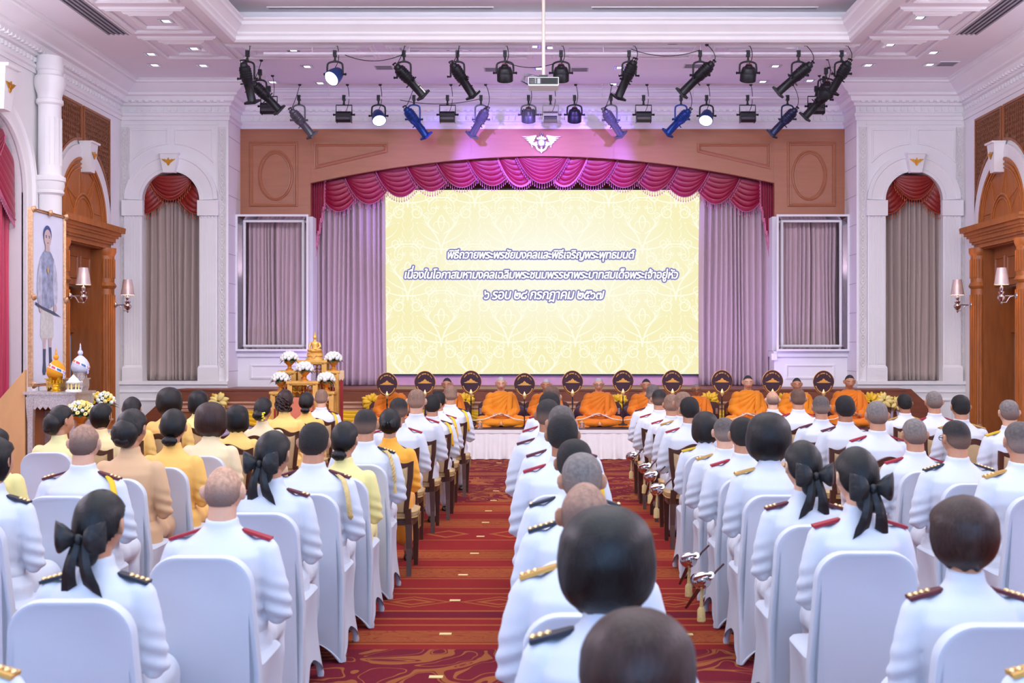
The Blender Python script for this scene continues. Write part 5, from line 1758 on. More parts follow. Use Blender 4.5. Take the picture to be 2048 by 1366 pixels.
patch('painted_hand', [oval(-0.2, 0.44, 0.05, 0.024), oval(0.24, 0.445, 0.05, 0.024)], PSK)
patch('painted_sword', [[(-0.36, 0.475), (-0.2, 0.455), (0.2, 0.425), (0.43, 0.395), (0.2, 0.408), (-0.2, 0.44), (-0.36, 0.46)]], PDK)
patch('painted_neck', [[(-0.06, 0.82), (0.06, 0.82), (0.07, 0.775), (-0.07, 0.775)]], PSK)
patch('painted_hair', [oval(0, 0.872, 0.125, 0.055)], mat('paint_blue_black', (60, 76, 128), 0.6))
patch('painted_face', [oval(0, 0.852, 0.108, 0.052)], PSK)
patch('painted_brow', [[(-0.07, 0.868), (-0.02, 0.868), (-0.02, 0.864), (-0.07, 0.863)], [(0.02, 0.868), (0.07, 0.868), (0.07, 0.863), (0.02, 0.864)]], PDK)
patch('painted_eye', [oval(-0.045, 0.857, 0.02, 0.0035, 8), oval(0.045, 0.857, 0.02, 0.0035, 8)], PDK)
patch('painted_mouth', [oval(0, 0.824, 0.03, 0.0035, 8)], mat('paint_lip', (166, 110, 112), 0.6))
patch('painted_pendant', [oval(0, 0.665, 0.025, 0.02, 10)], mat('paint_gold', (206, 170, 110), 0.5))

# silver offering table with ornate apron
TBX, TBY = (-5.91, -5.36), (13.75, 14.3)
TT = CAMZ - (783 - VY) / FPX * 13.9


def ornate_table(label, x0, x1, y0, y1, top, m):
    root = thing('offering_table', label, 'table', ((x0 + x1) / 2, (y0 + y1) / 2, 0), group='silver offering tables')
    hx, hy = (x1 - x0) / 2, (y1 - y0) / 2
    mb = MB()
    mb.box(-hx - 0.03, hx + 0.03, -hy - 0.03, hy + 0.03, top - 0.03, top)
    mb.box(-hx, hx, -hy, hy, top - 0.06, top - 0.03)
    mb.build('tabletop', m, root, smooth=False)
    for d in range(4):
        mb = MB()
        ln = hx if d % 2 == 0 else hy
        pts = [(-ln, top - 0.06), (ln, top - 0.06)]
        k = 9
        for q in range(k * 2 + 1):
            u = ln - 2 * ln * q / (k * 2)
            edge = abs(u) / ln
            pts.append((u, top - 0.17 - (0.035 if q % 2 else 0.0) - 0.10 * max(0, edge - 0.75) / 0.25))
        fnn = (lambda u, v, dd: (u, -hy + dd, v), lambda u, v, dd: (hx - dd, u, v), lambda u, v, dd: (u, hy - dd, v), lambda u, v, dd: (-hx + dd, u, v))[d]
        mb.prism(pts, 0, 0.02, fnn)
        mb.build('apron', m, root, smooth=False)
    for sx in (-1, 1):
        for sy in (-1, 1):
            mb = MB()
            c = (sx * (hx - 0.035), sy * (hy - 0.035))
            rings = []
            for z, r in ((0, 0.05), (0.04, 0.05), (0.07, 0.03), (0.12, 0.045), (0.2, 0.028), (top - 0.35, 0.03), (top - 0.2, 0.04), (top - 0.06, 0.045)):
                rings.append([(c[0] + r * a, c[1] + r * b, z) for a, b in ((-1, -1), (1, -1), (1, 1), (-1, 1))])
            mb.loft(rings)
            mb.build('leg', m, root, smooth=False)
    mb = MB()
    mb.box(-hx, hx, -hy + 0.02, -hy + 0.05, 0.42, 0.45)
    mb.box(-hx, hx, -hy - 0.04, hy, 0.10, 0.14)
    mb.build('stretcher', m, root, smooth=False)
    return root


ornate_table('tall silver embossed table with scalloped apron holding the cone offerings', TBX[0], TBX[1], TBY[0], TBY[1], TT, SILVER)
LT = 0.78
ornate_table('low silver embossed table in front of the tall one, under a yellow flower bowl', -5.02, -4.62, 13.45, 13.85, LT, SILVER)
# boxes under the cones
for nm, x0, x1, m, lab in (('offering_box', -5.80, -5.64, GOLDP, 'gold carved box on the silver table behind the orange cone'), ('offering_box', -5.57, -5.37, SILVER, 'silver carved box on the silver table under the white cone')):
    mb = MB()
    xc, w = (x0 + x1) / 2, (x1 - x0)
    y0 = 14.02
    mb.box(-w / 2, w / 2, 0, 0.2, 0.05, 0.135)
    mb.box(-w / 2 - 0.012, w / 2 + 0.012, -0.012, 0.212, 0.135, 0.15)
    for q in range(6):
        mb.prism([(-w / 2 + w * q / 6, 0.05), (-w / 2 + w * (q + 1) / 6, 0.05), (-w / 2 + w * (q + 0.5) / 6, 0.0 if q in (0, 5) else 0.03)], 0, 0.2, lambda u, v, d: (u, d, v))
        mb.ell((-w / 2 + w * (q + 0.5) / 6, 0.0, 0.095), (0.014, 0.008, 0.03), 6, 5)
    o = mb.build(nm, m, None, smooth=False, loc=(xc, y0, TT))
    tag(o, lab, 'box', 'carved boxes on the silver table')


def cone(xp, y, z0, body, knob, label, pedestal):
    root = thing('offering_cone', label, 'offering', (xp, y, z0), group='cone offerings')
    k = 0.205 / 0.2
    mb = MB()
    prof = [(0.05, 0.155), (0.085, 0.17), (0.102, 0.205), (0.105, 0.235), (0.096, 0.275), (0.074, 0.315), (0.046, 0.345), (0.026, 0.362), (0.018, 0.368)]
    mb.lathe(prof, (0, 0, 0), 28)
    mb.build('cone_body', body, root, angle=180)
    mb = MB()
    mb.ell((0, 0, 0.398), (0.03, 0.03, 0.033), 14, 10)
    mb.lathe([(0.012, 0.428), (0.015, 0.438), (0.008, 0.446), (0.012, 0.458), (0.006, 0.466), (0.009, 0.478), (0.002, 0.51)], (0, 0, 0), 12)
    mb.build('finial', knob, root, angle=180)
    band = [mat('band_white', (236, 236, 244), 0.6), mat('band_blue', (44, 96, 160), 0.6), mat('band_magenta', (190, 66, 90), 0.6), mat('band_orange', (220, 130, 60), 0.6)]
    mb = MB()
    n = 40
    for off, w, mi in ((0.0, 0.022, 0), (0.0, 0.013, 1)):
        for q in range(n):
            def pt(a, e):
                t = a / n * 2 * PI
                zz = 0.26 + 0.05 * math.cos(t + 0.55) + e
                r = interp([z for r_, z in prof], [r_ for r_, z in prof], zz) + 0.004 + 0.002 * mi
                return (r * math.cos(t + PI), -r * math.sin(t + PI) * 1.0, zz)
            if mi:
                if q % 4 == 3:
                    continue
                mb.m(1 + (q // 4) % 3)
            else:
                mb.m(0)
            mb.add([pt(q, -w), pt(q + 1, -w), pt(q + 1, w), pt(q, w)], [(0, 1, 2, 3)])
    mb.build('ribbon_band', band, root, angle=180)
    mb = MB()
    for q in range(7):
        mb.ell((0.098 + 0.004 * (q % 2), -0.03, 0.235 - 0.013 * q), (0.012, 0.012, 0.01), 8, 5)
    mb.build('garland', mat('lilac_garland', (186, 188, 226), 0.7), root)
    mb = MB()
    mb.lathe([(0.06, 0.0), (0.062, 0.02), (0.045, 0.03), (0.04, 0.055), (0.05, 0.07), (0.045, 0.08), (0.06, 0.10), (0.075, 0.14), (0.085, 0.165), (0.075, 0.17)], (0, 0, 0), 20)
    for q in range(12):
        a = 2 * PI * q / 12
        mb.cbox((0.066 * math.cos(a), 0.066 * math.sin(a), 0.125), (0.014, 0.014, 0.05))
    mb.build('footed_bowl', pedestal, root)


p = at(112, 783, 13.82)
cone(p.x, 13.82, TT, mat('marigold_cone', (226, 150, 18), 0.75, bump=0.4, bscale=160), mat('marigold_knob', (222, 150, 40), 0.7), 'orange cone offering with striped ribbon on a gold footed bowl', mat('bright_gold', (228, 176, 40), 0.25, 0.8))
p = at(147, 770, 13.95)
cone(p.x + 0.03, 14.08, TT + 0.15 - 0.10, mat('white_cone', (206, 208, 226), 0.75, bump=0.4, bscale=160), mat('white_knob', (206, 208, 228), 0.7), 'white cone offering with striped ribbon on a silver stand', SILVER)


# flower arrangements
PETW, PETY, PETC = mat('petal_white', (240, 240, 232), 0.6, var=0.03), mat('petal_yellow', (244, 196, 30), 0.6, var=0.06), mat('petal_cream', (248, 226, 140), 0.6, var=0.05)
LEAF = mat('dark_leaf', (38, 62, 34), 0.5, var=0.25, scale=30)
CLAY = mat('orange_gilt', (214, 136, 46), 0.4, 0.4)


def bloom(mb, c, r, kind):
    c = Vector(c)
    if kind == 0:          # rounded bud of overlapping petals
        mb.ell(c, (r, r, r * 0.95), 9, 6, lambda d: 1 + 0.09 * math.sin(5 * math.atan2(d.y, d.x) + 4 * d.z))
    else:                  # open daisy
        for q in range(8):
            a = 2 * PI * q / 8
            mb.ell(c + Vector((math.cos(a) * r * 0.6, math.sin(a) * r * 0.4 - r * 0.1, math.sin(a) * r * 0.55)), (r * 0.45, r * 0.3, r * 0.38), 6, 4)


def bouquet(root, c, rx, rz, n, mats_, seed, fr=0.03, kinds=(0,), leaves=10):
    rnd = random.Random(seed)
    mbl = MB()
    for q in range(leaves):
        a = 2 * PI * q / leaves + rnd.uniform(-0.2, 0.2)
        d = Vector((math.cos(a), math.sin(a), 0))
        ln = rx * rnd.uniform(0.9, 1.3)
        p0 = Vector(c) + d * rx * 0.25
        p1 = p0 + d * ln * 0.6 + Vector((0, 0, rnd.uniform(-0.03, 0.02)))
        p2 = p0 + d * ln + Vector((0, 0, rnd.uniform(-0.09, -0.02)))
        sd = Vector((-d.y, d.x, 0)) * rx * 0.2
        mbl.add([p0, p1 + sd, p2, p1 - sd, p1 + Vector((0, 0, 0.012))], [(0, 1, 4), (1, 2, 4), (2, 3, 4), (3, 0, 4)])
    mbl.ell((c[0], c[1], c[2] + rz * 0.3), (rx * 0.8, rx * 0.8, rz * 0.6), 12, 8)
    mbl.build('foliage', LEAF, root, smooth=False)
    for q in range(n):
        t = (q + 0.5) / n
        ph = math.asin(lerp(0.08, 0.98, t))
        a = q * 2.39996 + seed
        p = Vector((c[0] + rx * math.cos(ph) * math.cos(a), c[1] + rx * math.cos(ph) * math.sin(a), c[2] + rz * math.sin(ph)))
        mb = MB()
        bloom(mb, p, fr * rnd.uniform(0.85, 1.1), rnd.choice(kinds))
        mb.build('bloom', rnd.choice(mats_), root)


def flower_urn(label, loc, k, mats_, seed, n=26, group=None, fr=0.03, kinds=(0,), rx=0.13, rz=0.14, urn=None, name='flower_urn'):
    root = thing(name, label, 'flower arrangement', loc, group=group, scale=k)
    mb = MB()
    mb.lathe([(0.065, 0), (0.065, 0.02), (0.04, 0.035), (0.03, 0.06), (0.038, 0.07), (0.03, 0.08), (0.05, 0.10), (0.085, 0.14), (0.092, 0.165), (0.085, 0.17), (0.0, 0.165)], (0, 0, 0), 24, True, False)
    mb.build('urn', urn or CLAY, root)
    bouquet(root, (0, 0, 0.18), rx, rz, n, mats_, seed, fr, kinds)
    return root


p = at(160, 815, 13.62)
flower_urn('round bouquet of yellow and white flowers in a gold bowl on the low silver table', (p.x, 13.65, LT), 1.0, [PETW, PETY, PETC, PETY], 3, 46, 'yellow and white bouquets', 0.026, (0, 1), 0.15, 0.15)
p = at(203, 800, 14.6)
flower_urn('round bouquet of white and yellow flowers farther back, above a dark haired head', (p.x, 14.6, 0.86), 1.0, [PETW, PETY, PETW, PETC], 5, 46, 'yellow and white bouquets', 0.026, (0, 1), 0.15, 0.14)
root = thing('flower_stand', 'silver stand under the farther yellow and white bouquet', 'stand', (p.x, 14.6, 0))
mb = MB()
mb.lathe([(0.16, 0), (0.16, 0.03), (0.06, 0.07), (0.035, 0.2), (0.05, 0.45), (0.035, 0.7), (0.06, 0.8), (0.14, 0.84), (0.14, 0.86)], (0, 0, 0), 20)
mb.build('pedestal', SILVER, root)
root = thing('miniature_pavilion', 'small white and cream miniature pavilion on the silver table edge', 'ornament', (at(147, 770, 13.72).x, 13.72, TT))
mb = MB()
for q in range(8):
    a = 2 * PI * q / 8
    mb.cyl((0.06 * math.cos(a), 0.06 * math.sin(a), 0.03), (0.06 * math.cos(a), 0.06 * math.sin(a), 0.10), 0.009, n=6)
mb.build('columns', PETC, root)
mb = MB()
mb.lathe([(0.09, 0), (0.09, 0.02), (0.075, 0.03)], (0, 0, 0), 16)
mb.lathe([(0.078, 0.10), (0.082, 0.115), (0.06, 0.13), (0.05, 0.15), (0.02, 0.18), (0.006, 0.20)], (0, 0, 0), 16)
mb.build('roof_and_base', PETW, root)

# ================================================================ ALTAR
AY = 17.6
AXP = lambda px: (px - VX) / FPX * AY
AZP = lambda py: CAMZ - (py - VY) / FPX * AY
ORED = mat('altar_red', (150, 20, 26), 0.5)


def altar_table(label, x0, x1, top, bottom, y, depth, group='gold altar tables'):
    root = thing('altar_table', label, 'altar table', ((x0 + x1) / 2, y, 0), group=group)
    hx = (x1 - x0) / 2
    mb = MB()
    mb.box(-hx - 0.015, hx + 0.015, -0.015, depth + 0.015, top - 0.035, top)
    mb.box(-hx, hx, 0, depth, top - 0.05, top - 0.035)
    mb.build('tabletop', GOLDP, root, smooth=False)
    for sx in (-1, 1):
        for yy in (0.03, depth - 0.03):
            mb = MB()
            mb.box(sx * (hx - 0.035) - 0.035, sx * (hx - 0.035) + 0.035, yy - 0.03, yy + 0.03, bottom, top - 0.05)
            lg = mb.build('leg', GOLDP, root, smooth=False)
            mb = MB()
            mb.box(sx * (hx - 0.035) - 0.012 - sx * 0.03, sx * (hx - 0.035) + 0.012 - sx * 0.03, yy - 0.034, yy - 0.03, bottom, top - 0.25)
            mb.build('red_inlay', ORED, lg, smooth=False)
    mb = MB()
    n = max(3, int(hx * 2 / 0.09))
    for q in range(n):
        u = -hx + 0.07 + (2 * hx - 0.14) * (q + 0.5) / n
        mb.ribbon([(u + 0.035 * math.cos(2 * PI * w / 12), 0.01, top - 0.10 + 0.035 * math.sin(2 * PI * w / 12)) for w in range(12)], [(-0.007, -0.01), (0, 0.012), (0.007, -0.01)], (0, -1, 0), closed=True)
        mb.tube([(u - 0.03, 0.008, top - 0.15), (u, 0.008, top - 0.17 - 0.02 * math.cos(q - n / 2)), (u + 0.03, 0.008, top - 0.15)], 0.009, 5)
    mb.box(-hx + 0.03, hx - 0.03, 0.0, 0.02, top - 0.06, top - 0.05)
    mb.build('fretwork', GOLD, root)
    return root


HS = 0.0
altar_table('tallest gold altar table with fretwork under the gold seated statue', AXP(586), AXP(644), AZP(721), 0, AY + 0.35, 0.3)
altar_table('middle gold altar table with fretwork and yellow candles', AXP(578), AXP(638), AZP(762), 0, AY - 0.12, 0.28)
altar_table('upper left gold altar table under a white flower urn', AXP(549), AXP(583), AZP(742), 0, AY + 0.3, 0.28)
altar_table('upper right gold altar table under a white flower urn', AXP(642), AXP(670), AZP(742), 0, AY + 0.3, 0.28)
altar_table('lower left gold altar table under a white flower urn', AXP(543), AXP(577), AZP(783), 0, AY - 0.08, 0.28)
altar_table('lower right gold altar table under a white flower urn', AXP(636), AXP(669), AZP(783), 0, AY - 0.08, 0.28)
for px, pt, yy, lab in ((567, 742, AY + 0.42, 'white lotus bouquet in an orange urn, upper left of the altar'), (657, 742, AY + 0.42, 'white lotus bouquet in an orange urn, upper right of the altar'), (609, 762, AY + 0.0, 'white lotus bouquet in an orange urn, middle of the altar'), (560, 783, AY + 0.04, 'white lotus bouquet in an orange urn, lower left of the altar'), (651, 783, AY + 0.04, 'white lotus bouquet in an orange urn, lower right of the altar')):
    flower_urn(lab, (AXP(px), yy, AZP(pt)), 0.86, [PETW], px, 34, 'white bouquets of the altar', 0.034, (0,), 0.135, 0.13)
for px in (589, 626):
    root = thing('altar_candle', 'yellow altar candle %s of the middle flower urn' % ('left' if px < 600 else 'right'), 'candle', (AXP(px), AY - 0.06, AZP(788)), group='yellow altar candles')
    mb = MB()
    mb.lathe([(0.011, 0.0), (0.011, 0.19), (0.004, 0.195)], (0, 0, 0), 12)
    mb.build('wax', mat('yellow_wax', (244, 190, 40), 0.4), root)
    mb = MB()
    mb.lathe([(0.03, -0.02), (0.03, -0.01), (0.014, 0.0), (0.014, 0.02)], (0, 0, 0), 12)
    mb.build('holder', GOLD, root)
mb = MB()
mb.box(AXP(583) - 0, AXP(632), AY - 0.3, AY - 0.12, 0, AZP(790) - 0.03)
tag(mb.build('altar_step', mat('coral_cloth', (214, 120, 90), 0.7), smooth=False), 'coral cloth covered step at the foot of the altar', 'step')
# gold seated statue
root = thing('seated_gold_statue', 'small gold statue of a seated figure on a tiered base, top of the altar', 'statue', (AXP(617), AY + 0.5, AZP(721)), scale=0.93)
mb = MB()
for z0, z1, r0, r1 in ((0, 0.02, 0.155, 0.15), (0.02, 0.05, 0.135, 0.12), (0.05, 0.07, 0.115, 0.125), (0.07, 0.10, 0.135, 0.13), (0.10, 0.125, 0.12, 0.125)):
    mb.lathe([(r0, z0), (r1, z1)], (0, 0, 0), 24)
mb.v = [(x, y * 0.7, z) for x, y, z in mb.v]
mb.prism([(-0.05, 0.09), (0.05, 0.09), (0.0, 0.02)], -0.11, -0.08, lambda u, v, d: (u, d, v))
mb.build('tiered_base', GOLDP, root)
mb = MB()
mb.ell((0, 0, 0.15), (0.125, 0.07, 0.03), 20, 8)
mb.ell((-0.06, -0.03, 0.165), (0.06, 0.04, 0.022), 12, 8)
mb.ell((0.06, -0.03, 0.165), (0.06, 0.04, 0.022), 12, 8)
mb.loft([[(a * math.cos(2 * PI * k / 16), b * math.sin(2 * PI * k / 16), z) for k in range(16)] for z, a, b in ((0.15, 0.06, 0.045), (0.2, 0.05, 0.035), (0.25, 0.065, 0.04), (0.285, 0.07, 0.038), (0.30, 0.04, 0.028), (0.315, 0.02, 0.02), (0.34, 0.019, 0.02))])
mb.ell((0, -0.004, 0.37), (0.03, 0.032, 0.04), 14, 10)
mb.lathe([(0.022, 0.40), (0.016, 0.415), (0.01, 0.425), (0.004, 0.46)], (0, 0, 0), 12)
mb.tube([(-0.07, 0, 0.28), (-0.088, -0.01, 0.22), (-0.07, -0.05, 0.175), (-0.055, -0.065, 0.165)], [0.02, 0.018, 0.014, 0.012], 10)
mb.tube([(0.07, 0, 0.28), (0.088, -0.01, 0.22), (0.05, -0.05, 0.185), (0.0, -0.06, 0.178)], [0.02, 0.018, 0.014, 0.012], 10)
mb.build('seated_figure', mat('warm_gold_statue', (240, 186, 96), 0.35, 0.5), root)
# red and white post beside the altar
root = thing('altar_post', 'slim dark red post with a pale carved head right of the altar', 'post', (AXP(675), AY + 0.35, 0))
mb = MB()
mb.box(-0.022, 0.022, -0.022, 0.022, 0, AZP(758))
mb.build('shaft', ORED, root, smooth=False)
mb = MB()
mb.box(-0.04, 0.04, -0.03, 0.03, AZP(758), AZP(742))
mb.prism([(-0.04, AZP(758)), (0.04, AZP(758)), (0.02, AZP(763)), (0, AZP(759)), (-0.02, AZP(763))], -0.03, 0.03, lambda u, v, d: (u, d, v))
mb.build('carved_head', mat('pale_carving', (222, 190, 150), 0.5), root, smooth=False)

# ================================================================ DRAPES OF THE STAGE FRONT
YSATIN, LILAC = mat('yellow_satin', (240, 190, 22), 0.4, var=0.07, scale=4, sheen=0.3), mat('lilac_satin', (196, 184, 204), 0.4, var=0.05, scale=4, sheen=0.3)
stops = [400, 470, 560, 660, 745, 840, 935, 1035, 1140, 1240, 1330, 1415, 1525, 1640, 1780]
SPX = lambda px: (px - VX) / FPX * (SY - 0.1)
root = thing('stage_swag', 'yellow and lilac satin swags draped along the stage front', 'drapery', (0, 0, 0))
for a, b in zip(stops, stops[1:]):
    for z, S, fab, dy, nm in ((0.66, 0.16, YSATIN, 0.0, 'yellow_swag'), (0.46, 0.14, LILAC, 0.05, 'lilac_swag')):
        f = swag_pts((SPX(a), SY + 0.015 + dy * 0.6, z), (SPX(a), SY + 0.015 + dy * 0.6, z - 0.13), (SPX(b), SY + 0.015 + dy * 0.6, z), (SPX(b), SY + 0.015 + dy * 0.6, z - 0.13), S, 4, 0.03)
        mb = MB()
        mb.grid(f, 16, 29)
        mb.build(nm, fab, root, angle=180)


def rosette(px, py, label, pale, k=1.0):
    p = at(px, py, SY - 0.075)
    root = thing('ribbon_rosette', label, 'rosette', p, group='ribbon rosettes on the stage front', scale=k)
    rnd = random.Random(px)
    for fab, nm, q0 in ((YSATIN, 'yellow_loops', 0), (PETC if pale else YSATIN, 'pale_loops', 1)):
        mb = MB()
        for q in range(11):
            a = 2 * PI * (q + 0.5 * q0) / 11 + rnd.uniform(-0.15, 0.15)
            r = 0.16 * rnd.uniform(0.8, 1.1)
            d = Vector((math.cos(a), 0, math.sin(a) * 0.85))
            sd = Vector((-d.z, 0, d.x))
            yo = -0.03 - 0.07 * q0 - rnd.uniform(0, 0.04)
            R3 = Matrix((sd, Vector((0, 1, 0)), d)).transposed().to_4x4()
            m2 = MB(Matrix.Translation(d * r * 0.55 + Vector((0, yo, 0))) @ R3 @ Matrix.Rotation(rnd.uniform(-0.5, 0.5), 4, 'Z'))
            m2.ell((0, 0, 0), (0.042, 0.024, r * 0.5), 10, 8, lambda dd: 1 + 0.14 * math.sin(4 * math.atan2(dd.x, dd.y)) + 0.1 * dd.z)
            mb.add(m2.v, m2.f)
        mb.build(nm, fab, root, angle=180)
    mb = MB()
    for e in (-1, 1):
        mb.add([(e * 0.02, 0, -0.05), (e * 0.07, -0.02, -0.05), (e * 0.11, -0.02, -0.36), (e * 0.05, 0, -0.36)], [(0, 1, 2, 3)])
    mb.build('tails', LILAC, root, smooth=False)


for px, py, lab in ((440, 802, 'yellow and white ribbon rosette on the stage front at the far left'), (746, 803, 'yellow ribbon rosette on the stage front behind the first monk'), (932, 800, 'yellow ribbon rosette on the stage front between second and third monk'), (1237, 803, 'yellow ribbon rosette on the stage front left of the sixth fan'), (1418, 800, 'yellow ribbon rosette beside the monk in spectacles'), (1565, 803, 'yellow ribbon rosette left of the ninth monk'), (1738, 802, 'yellow ribbon rosette right of the last monk')):
    rosette(px, py, lab, px == 440)
rosette(1765, 800, 'yellow and white ribbon rosette on the stage front, nearest the right stairs', True, 0.9)
rosette(1790, 806, 'last small white and yellow ribbon rosette at the right stage corner', True, 0.8)

# ================================================================ MONKS' PLATFORM
PT, PY0, PY1_ = 0.45, 18.6, 20.35
PLX0, PLX1 = -2.75, 5.35
root = thing('monks_platform', 'low platform with white cloth top and pleated white skirt', 'platform', (0, 0, 0))
LINEN = mat('white_linen', (232, 226, 226), 0.7, var=0.03, scale=8)
mb = MB()
mb.box(PLX0, PLX1, PY0, PY1_, PT - 0.04, PT)
mb.build('top_cloth', LINEN, root, smooth=False)
mb = MB()
rnd = random.Random(4)
perim = (PLX1 - PLX0) + 2 * (PY1_ - PY0)
cor = [0, PY1_ - PY0, PY1_ - PY0 + PLX1 - PLX0, perim]


def skirt(u, v):
    t = u * perim
    f = 0.022 * (math.sin(t * 33 + 1.3 * math.sin(t * 2.1)) + 0.6 * math.sin(t * 57 + 2 * math.sin(t * 3.7)))
    amp = 0.15 + 0.85 * v + (0.5 if v > 0.9 else 0)
    f *= amp
    out = 0.012 + 0.07 * v
    z = lerp(PT - 0.015, 0.006, v)
    if t < cor[1]:
        return (PLX0 - out - f, PY1_ - t, z)
    if t < cor[2]:
        return (PLX0 + (t - cor[1]), PY0 - out - f, z)
    return (PLX1 + out + f, PY0 + (t - cor[2]), z)


mb.grid(skirt, 900, 9)
mb.build('pleated_skirt', LINEN, root, angle=180)
mb = MB()
mb.box(PLX0 - 0.014, PLX1 + 0.014, PY0 - 0.03, PY0 - 0.012, PT - 0.05, PT + 0.004)
mb.build('hem_band', LINEN, root, smooth=False)
mb = MB()
mb.box(PLX0 + 0.05, PLX1 - 0.1, PY0 + 0.06, PY1_ - 0.1, PT, PT + 0.012)
tag(mb.build('floor_mat', mat('dark_brown_mat', (70, 38, 30), 0.8), smooth=False), 'dark brown mat laid on the white platform under the monks', 'mat')

# ================================================================ PEOPLE
def G(x, s):
    return math.exp(-(x / s) ** 2)


def head_point(d):
    """surface of a head (centre between the ears, +Y the face) in direction d"""
    dx, dy, dz = d
    x, y, z = 0.075 * dx, 0.094 * dy, 0.113 * dz
    if y < 0:
        y *= 1.06 - 0.42 * sstep(-0.01, -0.10, z)
    elif z > 0.03:
        y *= 1 - 0.08 * sstep(0.03, 0.10, z)
    x *= 1 - 0.26 * sstep(-0.015, -0.105, z)
    if z > 0:
        x *= 1.0 + 0.03 * G(z - 0.05, 0.03) - 0.03 * sstep(0.04, 0.09, y)
    if y > 0.02:
        nz = interp([-0.046, -0.040, -0.032, -0.012, 0.012, 0.022], [0, 0.75, 1, 0.55, 0.22, 0], z)
        y += 0.024 * nz * math.exp(-(x / interp([-0.045, -0.03, 0.01], [0.0165, 0.0145, 0.008], z)) ** 2)
        ex = abs(x) - 0.031
        y -= 0.012 * G(ex, 0.017) * G(z - 0.004, 0.014)
        y += 0.008 * G(ex, 0.012) * G(z - 0.001, 0.008)
        y += 0.005 * G(abs(x) - 0.028, 0.02) * G(z - 0.024, 0.008)
        lip = G(x, 0.021)
        y += 0.0065 * lip * (G(z + 0.058, 0.0055) + 1.05 * G(z + 0.071, 0.0065)) - 0.003 * lip * G(z + 0.0645, 0.003)
        y += 0.009 * G(x, 0.022) * G(z + 0.096, 0.014)
        y += 0.004 * G(abs(x) - 0.045, 0.018) * G(z + 0.025, 0.02)
    return Vector((x, y, z))


def sphere_dirs(nu, nv):
    dirs = []
    for j in range(nv + 1):
        ph = -PI / 2 + PI * j / nv
        cr = max(math.cos(ph), 1e-3)
        dirs.append([(cr * math.sin(2 * PI * i / nu), cr * math.cos(2 * PI * i / nu), math.sin(ph)) for i in range(nu)])
    return dirs


def ring_ell(cx, cy, z, hx, hy, n=28, p=2.3, tilt=0.0):
    r = []
    for i in range(n):
        a = 2 * PI * i / n
        c, s = math.cos(a), math.sin(a)
        r.append((cx + hx * math.copysign(abs(c) ** (2 / p), c), cy + hy * math.copysign(abs(s) ** (2 / p), s), z + tilt * s * hy))
    return r


def remesh(mb, name, voxel, smooth=2, fn=None):
    """union of the collected closed shapes as one continuous smooth surface"""
    me = bpy.data.meshes.new(name)
    me.from_pydata(mb.v, [], mb.f)
    bm = bmesh.new()
    bm.from_mesh(me)
    bmesh.ops.recalc_face_normals(bm, faces=bm.faces)
    bm.to_mesh(me)
    bm.free()
    ob = newobj(name, me)
    r = ob.modifiers.new('r', 'REMESH')
    r.mode = 'VOXEL'
    r.voxel_size = voxel
    if smooth:
        s = ob.modifiers.new('s', 'SMOOTH')
        s.factor, s.iterations = 0.5, smooth
    dg = bpy.context.evaluated_depsgraph_get()
    out = bpy.data.meshes.new_from_object(ob.evaluated_get(dg))
    bpy.data.objects.remove(ob)
    bpy.data.meshes.remove(me)
    out.name = name
    if fn:
        nrm = [v.normal.copy() for v in out.vertices]
        for v, n in zip(out.vertices, nrm):
            v.co = v.co + n * fn(v.co, n)
    out.polygons.foreach_set('use_smooth', [True] * len(out.polygons))
    out.update()
    return out


def chain(mb, pts, rs, n=14, sub=4, flat=None):
    """smooth tapering limb through the joints"""
    P_ = [Vector(p) for p in pts]
    out, rr = [], []
    for i in range(len(P_) - 1):
        p0, p1, p2, p3 = P_[max(0, i - 1)], P_[i], P_[i + 1], P_[min(len(P_) - 1, i + 2)]
        for k in range(sub):
            t = k / sub
            out.append(0.5 * ((2 * p1) + (p2 - p0) * t + (2 * p0 - 5 * p1 + 4 * p2 - p3) * t * t + (3 * p1 - p0 - 3 * p2 + p3) * t ** 3))
            rr.append(lerp(rs[i], rs[i + 1], t))
    out.append(P_[-1])
    rr.append(rs[-1])
    mb.tube(out, rr, n, flat=flat)
    for p, r in ((P_[0], rs[0]), (P_[-1], rs[-1])):
        mb.ell(p, (r * 0.98, r * 0.98, r * 0.98), n, 8)


def head_shape(mb, HM):
    dirs = sphere_dirs(56, 44)
    mb.loft([[HM @ head_point(d) for d in row] for row in dirs])
    for s in (-1, 1):
        ring = []
        E = HM @ Matrix.Translation((s * 0.0745, -0.008, -0.004)) @ Matrix.Rotation(s * 0.45, 4, 'Z') @ Matrix.Rotation(0.15, 4, 'X')
        m2 = MB(E)
        m2.ell((s * 0.008, 0, 0.004), (0.009, 0.018, 0.031), 12, 10)
        m2.tube([(s * 0.012, 0.006, -0.022), (s * 0.014, -0.012, -0.012), (s * 0.015, -0.019, 0.008), (s * 0.014, -0.012, 0.028), (s * 0.012, 0.006, 0.034), (s * 0.01, 0.014, 0.02)], 0.0055, 7)
        mb.add(m2.v, m2.f)


